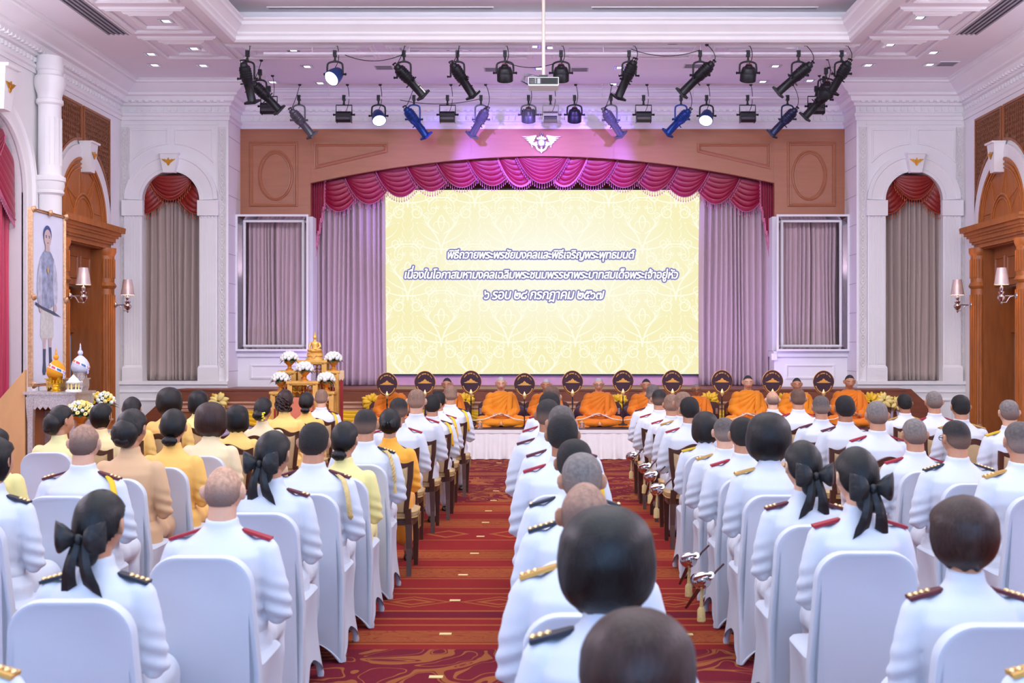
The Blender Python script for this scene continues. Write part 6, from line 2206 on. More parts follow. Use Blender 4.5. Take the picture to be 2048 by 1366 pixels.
def hand(mb, W_, fdir, palm_n, thumb_side, k=1.0, curl=0.15, spread=0.05):
    """hand at wrist W_: fdir along the fingers, palm_n out of the palm, thumb_side across the palm towards the thumb"""
    W_, f, n, t = Vector(W_), Vector(fdir).normalized(), Vector(palm_n).normalized(), Vector(thumb_side).normalized()
    rings = []
    for a, hw, th in ((-0.02, 0.026, 0.019), (0.01, 0.028, 0.017), (0.05, 0.039, 0.014), (0.085, 0.041, 0.012), (0.097, 0.038, 0.010)):
        rings.append([W_ + f * (a * k) + t * (hw * k * math.cos(2 * PI * q / 14)) + n * (th * k * math.sin(2 * PI * q / 14)) for q in range(14)])
    mb.loft(rings)
    for off, ln, r in ((0.029, 0.070, 0.0085), (0.0095, 0.079, 0.009), (-0.0105, 0.073, 0.0085), (-0.029, 0.057, 0.0075)):
        p = W_ + f * (0.088 * k) + t * (off * k)
        pts, d = [p], (f + t * (off * spread * 12)).normalized()
        for q in range(3):
            ang = curl * (q + 0.6)
            dd = d * math.cos(ang) + n * math.sin(ang)
            p = p + dd * (ln * k * (0.42, 0.32, 0.26)[q])
            pts.append(p)
        chain(mb, pts, [r * k, r * 0.96 * k, r * 0.88 * k, r * 0.72 * k], 8, 2)
    p = W_ + f * (0.018 * k) + t * (0.028 * k)
    pts = [p, p + (f * 0.55 + t * 0.75 + n * 0.25).normalized() * 0.038 * k, p + (f * 0.55 + t * 0.75 + n * 0.25).normalized() * 0.038 * k + (f * 0.85 + t * 0.3 + n * 0.35).normalized() * 0.03 * k]
    pts.append(pts[-1] + (f * 0.95 + t * 0.05 + n * 0.3).normalized() * 0.024 * k)
    chain(mb, pts, [0.0135 * k, 0.0105 * k, 0.0095 * k, 0.0075 * k], 8, 2)


MALE = dict(neck=0.060, sh=0.180, elbow=(0.238, 0.03, 0.665), wrist=(0.035, 0.225, 0.80), tor=[(0.44, 0.195, 0.15, 0.02), (0.50, 0.195, 0.152, 0.02), (0.62, 0.170, 0.125, 0.0), (0.72, 0.174, 0.122, -0.006), (0.84, 0.188, 0.126, -0.012), (0.915, 0.190, 0.118, -0.008), (0.962, 0.165, 0.095, 0.0), (1.0, 0.118, 0.076, 0.006), (1.035, 0.072, 0.066, 0.012)], up=0.064, el=0.056, wr=0.040)
FEM = dict(neck=0.050, sh=0.158, elbow=(0.205, 0.03, 0.665), wrist=(0.035, 0.225, 0.80), tor=[(0.44, 0.190, 0.15, 0.02), (0.50, 0.190, 0.152, 0.02), (0.60, 0.155, 0.118, 0.0), (0.69, 0.142, 0.108, -0.002), (0.80, 0.160, 0.115, -0.006), (0.90, 0.168, 0.108, -0.008), (0.955, 0.148, 0.088, 0.0), (0.99, 0.102, 0.068, 0.006), (1.025, 0.060, 0.056, 0.012)], up=0.057, el=0.049, wr=0.036)


def head_matrix(bow=0.0, turn=0.0, tilt=0.0):
    piv = Vector((0, 0.02, 1.07))
    return Matrix.Translation(piv) @ Euler((-bow, tilt, turn), 'XYZ').to_matrix().to_4x4() @ Matrix.Translation((0, 0.015, 0.098))


BODY_CACHE, JACKET_CACHE, TROUSER_CACHE = {}, {}, {}


def seated_body(kind, bow=0.0, turn=0.0):
    """skin: head, neck, trunk, arms with joined hands, legs - one surface (seat at 0.46 m, facing +Y)"""
    key = (kind, round(bow, 2), round(turn, 2))
    if key in BODY_CACHE:
        return BODY_CACHE[key]
    S_ = MALE if kind == 'm' else FEM
    HM = head_matrix(bow, turn)
    mb = MB()
    head_shape(mb, HM)
    nk = HM @ Vector((0, -0.018, -0.055))
    chain(mb, [(0, 0.0, 0.95), (0, 0.004, 1.04), tuple(nk)], [S_['neck'] * 0.95, S_['neck'], S_['neck'] * 0.98], 18)
    mb.loft([ring_ell(0, cy, z - 0.03 * sstep(0.85, 1.0, z), hx * lerp(0.86, 0.72, sstep(0.8, 0.95, z)), hy * lerp(0.86, 0.75, sstep(0.8, 0.95, z))) for z, hx, hy, cy in S_['tor'][:-1]])
    for s in (-1, 1):
        sh, el, wr = (s * S_['sh'] * 0.94, 0, 0.905), (s * S_['elbow'][0], S_['elbow'][1], S_['elbow'][2]), (s * S_['wrist'][0], S_['wrist'][1], S_['wrist'][2])
        chain(mb, [sh, el], [S_['up'] * 0.7, S_['el'] * 0.74], 12)
        chain(mb, [el, wr], [S_['el'] * 0.78, 0.027], 12)
        hand(mb, (s * 0.018, 0.235, 0.815), (0, 0.12, 1), (-s, 0, 0), (0, -1, 0.1), 0.95 if kind == 'm' else 0.86, 0.05, 0.02)
        hip, kn, an = (s * 0.09, 0.02, 0.53), (s * 0.10, 0.43, 0.50), (s * 0.10, 0.41, 0.09)
        chain(mb, [hip, kn], [0.075, 0.052], 12)
        chain(mb, [kn, (s * 0.10, 0.40, 0.36), an], [0.05, 0.05, 0.034], 12)
        chain(mb, [an, (s * 0.105, 0.46, 0.05), (s * 0.11, 0.55, 0.035)], [0.036, 0.034, 0.026], 10)
    me = remesh(mb, 'body', 0.0055, 1)
    BODY_CACHE[key] = (me, HM)
    return BODY_CACHE[key]


def wrinkle(co, n, kind):
    """soft cloth folds near elbows, waist and armpits"""
    k = 0.0
    w = G(co.z - 0.66, 0.13) * sstep(0.12, 0.2, abs(co.x))
    k += 0.006 * w * math.sin(95 * co.z + 30 * abs(co.x) + 12 * co.y)
    w2 = G(co.z - 0.60, 0.10) * (1 - sstep(0.16, 0.2, abs(co.x)))
    k += 0.005 * w2 * math.sin(70 * co.z + 16 * co.x)
    k += 0.004 * noise.noise(Vector((co.x * 9, co.y * 9, co.z * 6)))
    return k


def jacket_mesh(kind):
    if kind in JACKET_CACHE:
        return JACKET_CACHE[kind]
    S_ = MALE if kind[0] == 'm' else FEM
    mb = MB()
    tor = S_['tor']
    mb.loft([ring_ell(0, cy, z, hx, hy) for z, hx, hy, cy in tor])
    c0 = S_['neck']
    mb.loft([ring_ell(0, 0.01, 1.0, c0 + 0.03, c0 + 0.02), ring_ell(0, 0.012, 1.03, c0 + 0.012, c0 + 0.012), ring_ell(0, 0.010, 1.068, c0 + 0.008, c0 + 0.008, tilt=0.12)])
    if kind[0] == 'm':      # jacket skirt spread over the hips
        mb.loft([ring_ell(0, 0.06, 0.47, 0.205, 0.20), ring_ell(0, 0.05, 0.56, 0.19, 0.165), ring_ell(0, 0.0, 0.66, 0.172, 0.126)])
    for s in (-1, 1):
        sh, el, wr = Vector((s * S_['sh'], 0, 0.926)), Vector((s * S_['elbow'][0], S_['elbow'][1], S_['elbow'][2])), Vector((s * S_['wrist'][0], S_['wrist'][1], S_['wrist'][2]))
        chain(mb, [sh, sh.lerp(el, 0.5) + Vector((s * 0.01, -0.012, 0)), el], [S_['up'], S_['up'] * 0.95, S_['el']], 16)
        chain(mb, [el, el.lerp(wr, 0.5) + Vector((0, 0, -0.012)), wr], [S_['el'], S_['el'] * 0.94, S_['wr']], 16)
    me = remesh(mb, 'jacket', 0.0095, 3, lambda co, n: wrinkle(co, n, kind))
    JACKET_CACHE[kind] = me
    return me


def lower_mesh(kind):
    if kind in TROUSER_CACHE:
        return TROUSER_CACHE[kind]
    mb = MB()
    if kind == 'trousers':
        for s in (-1, 1):
            hip, kn, an = (s * 0.095, 0.0, 0.545), (s * 0.11, 0.44, 0.515), (s * 0.105, 0.42, 0.10)
            chain(mb, [hip, kn], [0.095, 0.074], 16)
            chain(mb, [kn, (s * 0.107, 0.41, 0.34), an], [0.072, 0.066, 0.062], 16)
        mb.ell((0, 0.0, 0.54), (0.185, 0.14, 0.085), 20, 10)
    else:           # skirt
        mb.loft([ring_ell(0, 0.0, 0.45, 0.195, 0.15), ring_ell(0, 0.0, 0.56, 0.19, 0.15), ring_ell(0, 0, 0.62, 0.15, 0.11)])
        for s in (-1, 1):
            chain(mb, [(s * 0.08, 0.0, 0.545), (s * 0.08, 0.45, 0.52)], [0.095, 0.085], 16)
            chain(mb, [(s * 0.08, 0.45, 0.515), (s * 0.07, 0.44, 0.2)], [0.088, 0.085], 16)
        mb.ell((0, 0.25, 0.53), (0.12, 0.22, 0.07), 18, 10)
        mb.ell((0, 0.44, 0.36), (0.12, 0.08, 0.16), 18, 10)
    me = remesh(mb, kind, 0.013, 3, lambda co, n: 0.005 * noise.noise(co * 11) + 0.003 * math.sin(40 * co.y + 25 * co.z) * sstep(0.1, 0.3, co.y))
    TROUSER_CACHE[kind] = me
    return me


# ---- hair
def hair_mat(name, rgb, rough=0.36):
    return mat(name, rgb, rough, var=0.45, scale=22, stretch=(5, 5, 0.6), bump=0.25, bscale=50, spec=0.3)


HAIR = {'black': hair_mat('black_hair', (11, 10, 12)), 'soft': hair_mat('soft_black_hair', (24, 20, 20)), 'brown': hair_mat('brown_hair', (44, 25, 21)), 'ash': hair_mat('ash_brown_hair', (84, 66, 58)), 'grey': hair_mat('grey_hair', (112, 106, 108))}


def fade_mat(name, top, side, lo=0.34, hi=0.72):
    """cropped hair: scalp showing through at the sides, denser on top"""
    if name in MATS:
        return MATS[name]
    m = mat(name, top, 0.62, var=0.3, scale=60, bump=0.3, bscale=140, spec=0.3)
    nt = m.node_tree
    b = nt.nodes['Principled BSDF']
    src = b.inputs['Base Color'].links[0].from_socket
    tc = [n for n in nt.nodes if n.type == 'TEX_COORD'][0]
    sx = nt.nodes.new('ShaderNodeSeparateXYZ')
    nt.links.new(tc.outputs['Generated'], sx.inputs[0])
    mr = nt.nodes.new('ShaderNodeMapRange')
    mr.interpolation_type = 'SMOOTHSTEP'
    mr.inputs[1].default_value, mr.inputs[2].default_value = lo, hi
    nt.links.new(sx.outputs[2], mr.inputs[0])
    mx = nt.nodes.new('ShaderNodeMix')
    mx.data_type = 'RGBA'
    nt.links.new(mr.outputs[0], mx.inputs[0])
    mx.inputs[6].default_value = lin(side) + (1,)
    nt.links.new(src, mx.inputs[7])
    nt.links.new(mx.outputs[2], b.inputs['Base Color'])
    return m


CROP = {'dark': fade_mat('crop_dark', (18, 16, 17), (58, 46, 42), 0.15, 0.5), 'fade': fade_mat('crop_fade', (32, 28, 28), (112, 88, 76)), 'brown': fade_mat('crop_brown', (88, 64, 52), (112, 84, 70)), 'grey': fade_mat('crop_grey', (112, 104, 100), (118, 98, 88)), 'greyfade': fade_mat('crop_grey_fade', (84, 76, 74), (134, 114, 104)), 'bald': fade_mat('crop_bald', (186, 144, 118), (128, 104, 94), 0.45, 0.8), 'thin': fade_mat('crop_thin', (150, 116, 98), (104, 84, 76), 0.5, 0.85), 'tan': fade_mat('crop_tan', (124, 96, 80), (150, 118, 100))}


def hair_z(y, x, back=-0.072):
    return interp([-0.06, -0.045, -0.02, 0.0, 0.03, 0.07], [back, back + 0.02, -0.02, 0.012, 0.038, 0.062], y)


HAIR_CACHE = {}


def hair_cap(thick_top, thick_side, back=-0.072, flat=0.0, grooves=0.0, name='hair', nu=48, nv=36):
    key = (thick_top, thick_side, back, flat, grooves)
    if key in HAIR_CACHE:
        return HAIR_CACHE[key]
    rows = []
    for row in sphere_dirs(nu, nv):
        r = []
        for d in row:
            p = head_point(d)
            t = lerp(thick_side, thick_top, sstep(0.0, 0.09, p.z))
            if p.y < -0.03:
                t = max(t, thick_side * 1.15)
            zz = hair_z(p.y, p.x, back)
            m_ = sstep(-0.004, 0.012, p.z - zz)
            off = lerp(-0.006, t, m_)
            if grooves:
                off += grooves * m_ * math.sin(26 * math.atan2(d[0], -d[1]) + 5 * p.z / 0.1)
            q = p + Vector(d) * off
            if flat and q.z > 0.10:
                q.z = 0.10 + (q.z - 0.10) * (1 - flat)
            r.append(q)
        rows.append(r)
    mb = MB()
    mb.loft(rows)
    me = bpy.data.meshes.new(name)
    me.from_pydata(mb.v, [], mb.f)
    me.polygons.foreach_set('use_smooth', [True] * len(me.polygons))
    HAIR_CACHE[key] = me
    return me


def hair_rings(zs, ws, bs, name, wave=0.0, part=False, seed=0):
    key = (name, seed)
    if key in HAIR_CACHE:
        return HAIR_CACHE[key]
    rnd = random.Random(seed + 5)
    rows, n = [], 40
    dense = [lerp(zs[0], zs[-1], q / 60) for q in range(61)]
    ws, bs = [interp(zs, ws, z) for z in dense], [interp(zs, bs, z) for z in dense]
    for _ in range(10):
        ws = [ws[0]] + [(ws[q - 1] + ws[q] + ws[q + 1]) / 3 for q in range(1, 60)] + [ws[-1]]
        bs = [bs[0]] + [(bs[q - 1] + bs[q] + bs[q + 1]) / 3 for q in range(1, 60)] + [bs[-1]]
    z0 = zs[-1] - 0.105
    for q, z in enumerate(dense):
        if z > z0:
            e = math.sqrt(max(0.0, 1 - ((z - z0) / (zs[-1] - z0)) ** 2))
            ws[q], bs[q] = interp(dense, ws, z0) * e + 1e-4, interp(dense, bs, z0) * e + 1e-4
    zs = dense
    zmin, zmax = zs[0], zs[-1]
    m = 22
    ph = rnd.uniform(0, 6)
    for j in range(m + 1):
        t = j / m
        z = lerp(zmin, zmax, 0.5 - 0.5 * math.cos(PI * t)) if True else 0
        w, b = max(interp(zs, ws, z), 1e-3), max(interp(zs, bs, z), 1e-3)
        f = interp([-0.2, 0.035, 0.06, 0.09, zmax], [0.012, 0.022, 0.09, 0.088, 0.001], z)
        r = []
        for i in range(n):
            a = 2 * PI * i / n
            sx, cy = math.sin(a), math.cos(a)
            k = 1 + wave * math.sin(9 * a + 4 * math.sin(2 * a + ph) + z * 25)
            zz = z
            if j <= 2:
                zz += 0.006 * math.sin(7 * a + ph)
            x = w * sx * k
            y = (f * cy) if cy > 0 else (b * cy * k)
            r.append(Vector((x, y - 0.005, zz)))
        rows.append(r)
    mb = MB()
    mb.loft(rows)
    me = bpy.data.meshes.new('hair')
    me.from_pydata(mb.v, [], mb.f)
    me.polygons.foreach_set('use_smooth', [True] * len(me.polygons))
    HAIR_CACHE[key] = me
    return me


def part_mesh(name, me, mats_, parent, HM=None):
    o = newobj(name, me, parent)
    if not isinstance(mats_, (list, tuple)):
        mats_ = [mats_]
    if len(me.materials) == 0:
        for m in mats_:
            me.materials.append(m)
    for i, m in enumerate(mats_):
        o.material_slots[i].link = 'OBJECT'
        o.material_slots[i].material = m
    if HM is not None:
        o.matrix_local = HM
    return o


BOWM = mat('black_bow_satin', (9, 13, 18), 0.5, var=0.3, scale=40, bump=0.3, bscale=60)
FLOWER = mat('yellow_hair_flower', (238, 216, 40), 0.5)


def add_hair(root, HM, style, color, seed=0):
    if style in CROP:
        th = {'bald': (0.002, 0.0025), 'thin': (0.003, 0.005)}.get(style, (0.013, 0.006) if style != 'dark' else (0.018, 0.010))
        return part_mesh('hair', hair_cap(th[0], th[1], -0.066, 0.25 if style not in ('bald', 'thin') else 0.0), CROP[style], root, HM)
    m = HAIR[color]
    if style == 'bob':
        return part_mesh('hair', hair_rings([-0.128, -0.122, -0.08, -0.03, 0.03, 0.08, 0.11, 0.13], [0.060, 0.085, 0.108, 0.113, 0.106, 0.086, 0.056, 0.001], [0.075, 0.100, 0.118, 0.124, 0.122, 0.098, 0.064, 0.001], 'bob', 0.012, seed=seed % 3), m, root, HM)
    if style == 'bigbob':
        return part_mesh('hair', hair_rings([-0.128, -0.118, -0.09, -0.05, 0.0, 0.04, 0.09, 0.145], [0.058, 0.082, 0.108, 0.124, 0.127, 0.121, 0.1, 0.001], [0.06, 0.088, 0.116, 0.134, 0.142, 0.136, 0.112, 0.001], 'bigbob', 0.018, seed=seed % 3), m, root, HM)
    if style == 'short':
        return part_mesh('hair', hair_rings([-0.105, -0.09, -0.05, 0.0, 0.05, 0.095, 0.12, 0.132], [0.040, 0.058, 0.085, 0.098, 0.096, 0.076, 0.048, 0.001], [0.066, 0.080, 0.108, 0.122, 0.122, 0.094, 0.058, 0.001], 'short', 0.015, seed=seed % 3), m, root, HM)
    if style == 'round':
        return part_mesh('hair', hair_rings([-0.10, -0.085, -0.05, 0.0, 0.05, 0.10, 0.125, 0.14], [0.048, 0.076, 0.103, 0.118, 0.112, 0.088, 0.055, 0.001], [0.072, 0.098, 0.122, 0.132, 0.128, 0.1, 0.06, 0.001], 'round', 0.02, seed=seed % 3), m, root, HM)
    h = part_mesh('hair', hair_cap(0.020, 0.014, -0.078, 0.0, 0.0012), m, root, HM)
    if style in ('bun', 'flowerbun', 'lowbun'):
        key = ('bunmesh', style == 'lowbun')
        if key not in HAIR_CACHE:
            mb = MB()
            c, r = ((0, -0.095, -0.088), (0.052, 0.036, 0.036)) if style == 'lowbun' else ((0, -0.112, -0.045), (0.058, 0.048, 0.052))
            mb.ell(c, r, 24, 16, lambda d: 1 + 0.06 * math.sin(5 * math.atan2(d.z, d.x) + 7 * d.y))
            HAIR_CACHE[key] = mb.build('hair_bun', m, root).data
            o = [q for q in root.children if q.data == HAIR_CACHE[key]][0]
            o.matrix_local = HM
            o.material_slots[0].link = 'OBJECT'
            o.material_slots[0].material = m
        else:
            part_mesh('hair_bun', HAIR_CACHE[key], m, root, HM)
    if style == 'updo':
        if 'updo' not in HAIR_CACHE:
            mb = MB()
            mb.ell((0, -0.085, -0.02), (0.088, 0.062, 0.088), 28, 18, lambda d: 1 + 0.035 * math.sin(4 * math.atan2(d.x, d.z) + 9 * d.z))
            mb.ell((0.0, -0.105, -0.06), (0.06, 0.04, 0.035), 20, 12, lambda d: 1 + 0.06 * math.sin(6 * d.x * 3))
            HAIR_CACHE['updo'] = mb.build('hair_roll', m, root).data
            o = [q for q in root.children if q.data == HAIR_CACHE['updo']][0]
            o.matrix_local = HM
            o.material_slots[0].link = 'OBJECT'
        else:
            part_mesh('hair_roll', HAIR_CACHE['updo'], m, root, HM)
    if style == 'curls':
        if 'curls' not in HAIR_CACHE:
            mb = MB()
            rnd = random.Random(9)
            for q in range(20):
                a, z = rnd.uniform(-1.0, 1.0), rnd.uniform(-0.085, 0.035)
                mb.tube([(0.085 * math.sin(a) + 0.022 * math.cos(w), -0.105 * math.cos(a) - 0.006 * math.sin(w * 2), z + 0.02 * math.sin(w)) for w in [2 * PI * e / 10 for e in range(10)]], 0.012, 6, closed=True)
            HAIR_CACHE['curls'] = mb.build('hair_curls', m, root).data
            o = [q for q in root.children if q.data == HAIR_CACHE['curls']][0]
            o.matrix_local = HM
            o.material_slots[0].link = 'OBJECT'
        else:
            part_mesh('hair_curls', HAIR_CACHE['curls'], m, root, HM)
    if style == 'flowerbun':
        mb = MB()
        rnd = random.Random(2)
        for q in range(7):
            mb.ell((0.055 + rnd.uniform(-0.012, 0.014), -0.125 + rnd.uniform(-0.01, 0.01), -0.015 - 0.012 * q + rnd.uniform(-0.006, 0.006)), (0.014, 0.011, 0.010), 8, 5)
        o = mb.build('hair_flower', FLOWER, root)
        o.matrix_local = HM
    if style in ('bow', 'bowtail', 'smallbow'):
        k = 0.62 if style == 'smallbow' else 1.0
        key = ('bow', style)
        if key not in HAIR_CACHE:
            mb = MB()
            zc = 0.015 if style == 'smallbow' else -0.028
            for s in (-1, 1):
                sec = []
                for q in range(9):
                    t = q / 8
                    w = (0.012 + 0.042 * math.sin(PI * min(1, t * 0.62))) * k
                    x = s * (0.012 + 0.085 * t) * k
                    sec.append([(x, -0.128 - 0.026 * math.sin(PI * t) * k + 0.018 * math.cos(2 * PI * e / 12) * k * (0.5 + math.sin(PI * t)), zc + 0.012 * t * k + w * math.sin(2 * PI * e / 12) + 0.006 * math.sin(3 * e + 4 * t)) for e in range(12)])
                mb.loft(sec)
                # hanging tails
                if style != 'smallbow':
                    ln = 0.175
                    tl = []
                    for q in range(8):
                        t = q / 7
                        cx = s * (0.014 + 0.034 * t)
                        hw = 0.016 + 0.017 * t
                        yy = -0.130 - 0.022 * math.sin(PI * t) + 0.01 * t
                        zz = zc - 0.01 - ln * t
                        cut = 0.022 * t * (1 if q == 7 else 0)
                        tl.append([(cx - hw, yy, zz - s * -cut), (cx, yy - 0.010, zz), (cx + hw, yy, zz - s * cut), (cx, yy + 0.006, zz)])
                    mb.loft(tl)
            mb.ell((0, -0.140, zc), (0.016 * k, 0.016 * k, 0.02 * k), 12, 8)
            HAIR_CACHE[key] = mb.build('hair_bow', BOWM, root).data
            o = [q for q in root.children if q.data == HAIR_CACHE[key]][0]
            o.matrix_local = HM
        else:
            part_mesh('hair_bow', HAIR_CACHE[key], BOWM, root, HM)
        if style != 'smallbow':     # netted bun under the bow
            if 'net' not in HAIR_CACHE:
                mb = MB()
                mb.ell((0, -0.105, -0.08), (0.055, 0.036, 0.055), 20, 14, lambda d: 1 + 0.03 * math.sin(14 * d.x) * math.sin(14 * d.z))
                HAIR_CACHE['net'] = mb.build('hair_net_bun', BOWM, root).data
                o = [q for q in root.children if q.data == HAIR_CACHE['net']][0]
                o.matrix_local = HM
            else:
                part_mesh('hair_net_bun', HAIR_CACHE['net'], BOWM, root, HM)
    return h


# ---- fabrics, skins, shoulder boards
CLOTH = {}


def cloth(name, rgb, rough=0.75):
    return mat(name, rgb, rough, var=0.02, scale=5, bump=0.06, bscale=220, sheen=0.15)


UNI = cloth('white_uniform', (211, 214, 224))
COLORS = {'white': UNI, 'palegreen': cloth('pale_lime_silk', (232, 220, 156)), 'cream': cloth('cream_silk', (240, 216, 160)), 'tan': cloth('tan_silk', (212, 170, 128)), 'gold': cloth('golden_silk', (244, 188, 96)), 'yellow': cloth('yellow_silk', (244, 200, 112)), 'deepgold': cloth('deep_golden_silk', (240, 166, 48)), 'ivory': cloth('ivory_silk', (240, 216, 172)), 'lemon': cloth('lemon_silk', (236, 222, 146))}
SKIN = {'light': mat('skin_light', (214, 164, 136), 0.5, var=0.05, scale=18, spec=0.35), 'mid': mat('skin_mid', (188, 134, 104), 0.5, var=0.05, scale=18, spec=0.35), 'tan': mat('skin_tan', (160, 108, 80), 0.5, var=0.05, scale=18, spec=0.35)}
BOARD = {'red': mat('crimson_board', (150, 18, 40), 0.6), 'maroon': mat('maroon_board', (84, 18, 34), 0.6), 'navy': mat('navy_board', (26, 30, 46), 0.6), 'gold': mat('gold_board', (206, 160, 84), 0.4, 0.5), 'yellow': mat('yellow_board', (226, 186, 44), 0.45, 0.2)}
PIP = mat('gold_pip', (236, 206, 150), 0.25, 0.9)
YCORD = mat('yellow_cord', (240, 184, 20), 0.5, bump=0.5, bscale=120)
GCORD = mat('pale_gold_cord', (214, 184, 120), 0.5, bump=0.6, bscale=120)
BLACKSHOE = mat('black_shoe', (20, 19, 21), 0.25)
BOARD_CACHE = {}


def board_ends(s, wx):
    """ends of a shoulder board lying on the jacket"""
    key = ('e', s, wx)
    if key not in BOARD_CACHE:
        bvh = BVHTree.FromPolygons([v.co for v in JACKET_CACHE['mu' if wx == 1.0 else 'fu'].vertices], [p.vertices for p in JACKET_CACHE['mu' if wx == 1.0 else 'fu'].polygons])
        top = lambda x: max(bvh.ray_cast(Vector((s * x * wx, y, 2.0)), Vector((0, 0, -1)))[0].z for y in (-0.015, 0.0, 0.015))
        zi, zm, zo = top(0.098), top(0.15), top(0.195)
        sl = (zi - zo) / 0.097
        lift = max(0.0, zm - (zi + (zo - zi) * 0.52))
        BOARD_CACHE[key] = (Vector((s * 0.088 * wx, 0.0, zi + sl * 0.01 + lift * 0.6 - 0.006)), Vector((s * 0.212 * wx, -0.004, zo - sl * 0.017 + lift * 0.6 - 0.006)))
    return BOARD_CACHE[key]


def shoulder_board(root, s, kind, pips, wx=1.0):
    a, b = board_ends(s, wx)
    d = (b - a).normalized()
    up = Vector((0, 1, 0)).cross(d) * (1 if s > 0 else -1)
    if up.z < 0:
        up = -up
    key = ('b', s, wx)
    if key not in BOARD_CACHE:
        mb = MB()
        ln = (b - a).length
        for q0, q1, w0, w1 in ((0, 0.12, 0.016, 0.024), (0.12, 1.0, 0.024, 0.031)):
            vs = []
            for t, w in ((q0, w0), (q1, w1)):
                p = a + d * (ln * t)
                for e, h in ((-1, 0.0), (1, 0.0), (1, 0.012), (-1, 0.012)):
                    vs.append(p + Vector((0, e * w, 0)) + up * h)
            mb.add(vs, [(0, 1, 2, 3), (7, 6, 5, 4), (0, 4, 5, 1), (1, 5, 6, 2), (2, 6, 7, 3), (3, 7, 4, 0)])
        BOARD_CACHE[key] = mb.build('tmp_board', BOARD['red'], None, smooth=False).data
        bpy.data.objects.remove([o for o in bpy.data.objects if o.data == BOARD_CACHE[key]][0])
    o = part_mesh('shoulder_board', BOARD_CACHE[key], BOARD[kind], root)
    if pips:
        key = ('p', s, pips, wx)
        if key not in BOARD_CACHE:
            mb = MB()
            for q in range(pips):
                p = a + d * ((b - a).length * (0.92 - 0.17 * q)) + up * 0.013
                mb.ell(p, (0.010, 0.014, 0.008), 10, 6)
            BOARD_CACHE[key] = mb.build('tmp_pips', PIP, None).data
            bpy.data.objects.remove([q for q in bpy.data.objects if q.data == BOARD_CACHE[key]][0])
        part_mesh('rank_pips', BOARD_CACHE[key], PIP, o)
    return o


def aiguillette(root, m, braided=False):
    key = ('cord', braided)
    if key not in BOARD_CACHE:
        mb = MB()
        pts = [(0.150, -0.02, 0.995), (0.185, -0.055, 0.965), (0.208, -0.082, 0.90), (0.218, -0.085, 0.83), (0.222, -0.07, 0.77), (0.235, -0.02, 0.745), (0.25, 0.03, 0.78)]
        if braided:
            for e in (0, 1):
                mb.tube([(x + 0.008 * math.sin(q * 1.4 + e * PI), y - 0.006 + 0.004 * math.cos(q * 1.4 + e * PI), z) for q, (x, y, z) in enumerate([Vector(pts[i]).lerp(Vector(pts[i + 1]), t / 6) for i in range(4) for t in range(6)])], 0.0085, 6)
            mb.cyl((0.222, -0.082, 0.77), (0.224, -0.08, 0.70), 0.008, 0.014, 8)
        else:
            mb.tube([Vector(pts[i]).lerp(Vector(pts[i + 1]), t / 4) for i in range(6) for t in range(4)], 0.017, 8, flat=0.5)
        BOARD_CACHE[key] = mb.build('tmp_cord', m, None).data
        bpy.data.objects.remove([q for q in bpy.data.objects if q.data == BOARD_CACHE[key]][0])
    part_mesh('shoulder_cord', BOARD_CACHE[key], m, root)


def shoes(root):
    if 'shoe' not in BOARD_CACHE:
        mb = MB()
        mb.loft([ring_ell(0, 0.02, z, w, l, 16) for z, w, l in ((0.0, 0.044, 0.125), (0.015, 0.046, 0.128), (0.04, 0.042, 0.115), (0.065, 0.036, 0.075), (0.09, 0.034, 0.05))])
        BOARD_CACHE['shoe'] = mb.build('tmp_shoe', BLACKSHOE, None).data
        bpy.data.objects.remove([q for q in bpy.data.objects if q.data == BOARD_CACHE['shoe']][0])
    for s in (-1, 1):
        o = part_mesh('shoe', BOARD_CACHE['shoe'], BLACKSHOE, root)
        o.location = (s * 0.107, 0.46, 0.0)


def glasses(root, HM):
    mb = MB()
    for s in (-1, 1):
        mb.tube([(s * (0.031 + 0.02 * math.cos(2 * PI * k / 14)), 0.099, 0.002 + 0.015 * math.sin(2 * PI * k / 14)) for k in range(14)], 0.0022, 5, closed=True)
        mb.tube([(s * 0.052, 0.097, 0.006), (s * 0.078, 0.06, 0.008), (s * 0.083, -0.005, 0.01)], 0.003, 5)
    mb.tube([(-0.011, 0.101, 0.004), (0.011, 0.101, 0.004)], 0.0022, 5)
    o = mb.build('spectacles', BLACK, root)
    o.matrix_local = HM


def audience(px, py, Y, sex, hair, hcol, coat, board, label, skin='mid', pips=0, cord=None, chair='w', bow=0.0, turn=0.0, yaw=0.0, specs=False, dx=0.0):
    """one seated person whose crown is seen at pixel (px, py) from depth Y"""
    X = (px - VX) / FPX * Y
    Z = CAMZ - (py - VY) / FPX * Y
    me, HM = seated_body(sex, bow, turn)
    top = (HM @ Vector((0, -0.01, 0.113))).z + (0.016 if hair not in ('bald', 'thin') else 0.003)
    k = Z / top
    k = max(0.93, min(1.075, k))
    root = thing('person', label, 'person', (X + dx, Y - 0.03, 0), yaw, 'seated audience', k)
    root['crown'] = Z
    sk = SKIN[skin]
    part_mesh('body', me, sk, root)
    cm = COLORS[coat]
    part_mesh('jacket', jacket_mesh(sex + ('u' if coat == 'white' else 'd')), cm, root)
    part_mesh('trousers' if sex == 'm' else 'skirt', lower_mesh('trousers' if sex == 'm' else 'skirt'), cm, root)
    add_hair(root, HM, hair, hcol, int(px))
    if board:
        for s in (-1, 1):
            shoulder_board(root, s, board, pips, 1.0 if sex == 'm' else 0.9)
    if cord == 'yellow':
        aiguillette(root, YCORD)
    elif cord == 'pale':
        aiguillette(root, GCORD)
    elif cord == 'braid':
        aiguillette(root, GCORD, True)
    shoes(root)
    if specs:
        glasses(root, HM)
    return root, X, Y, k


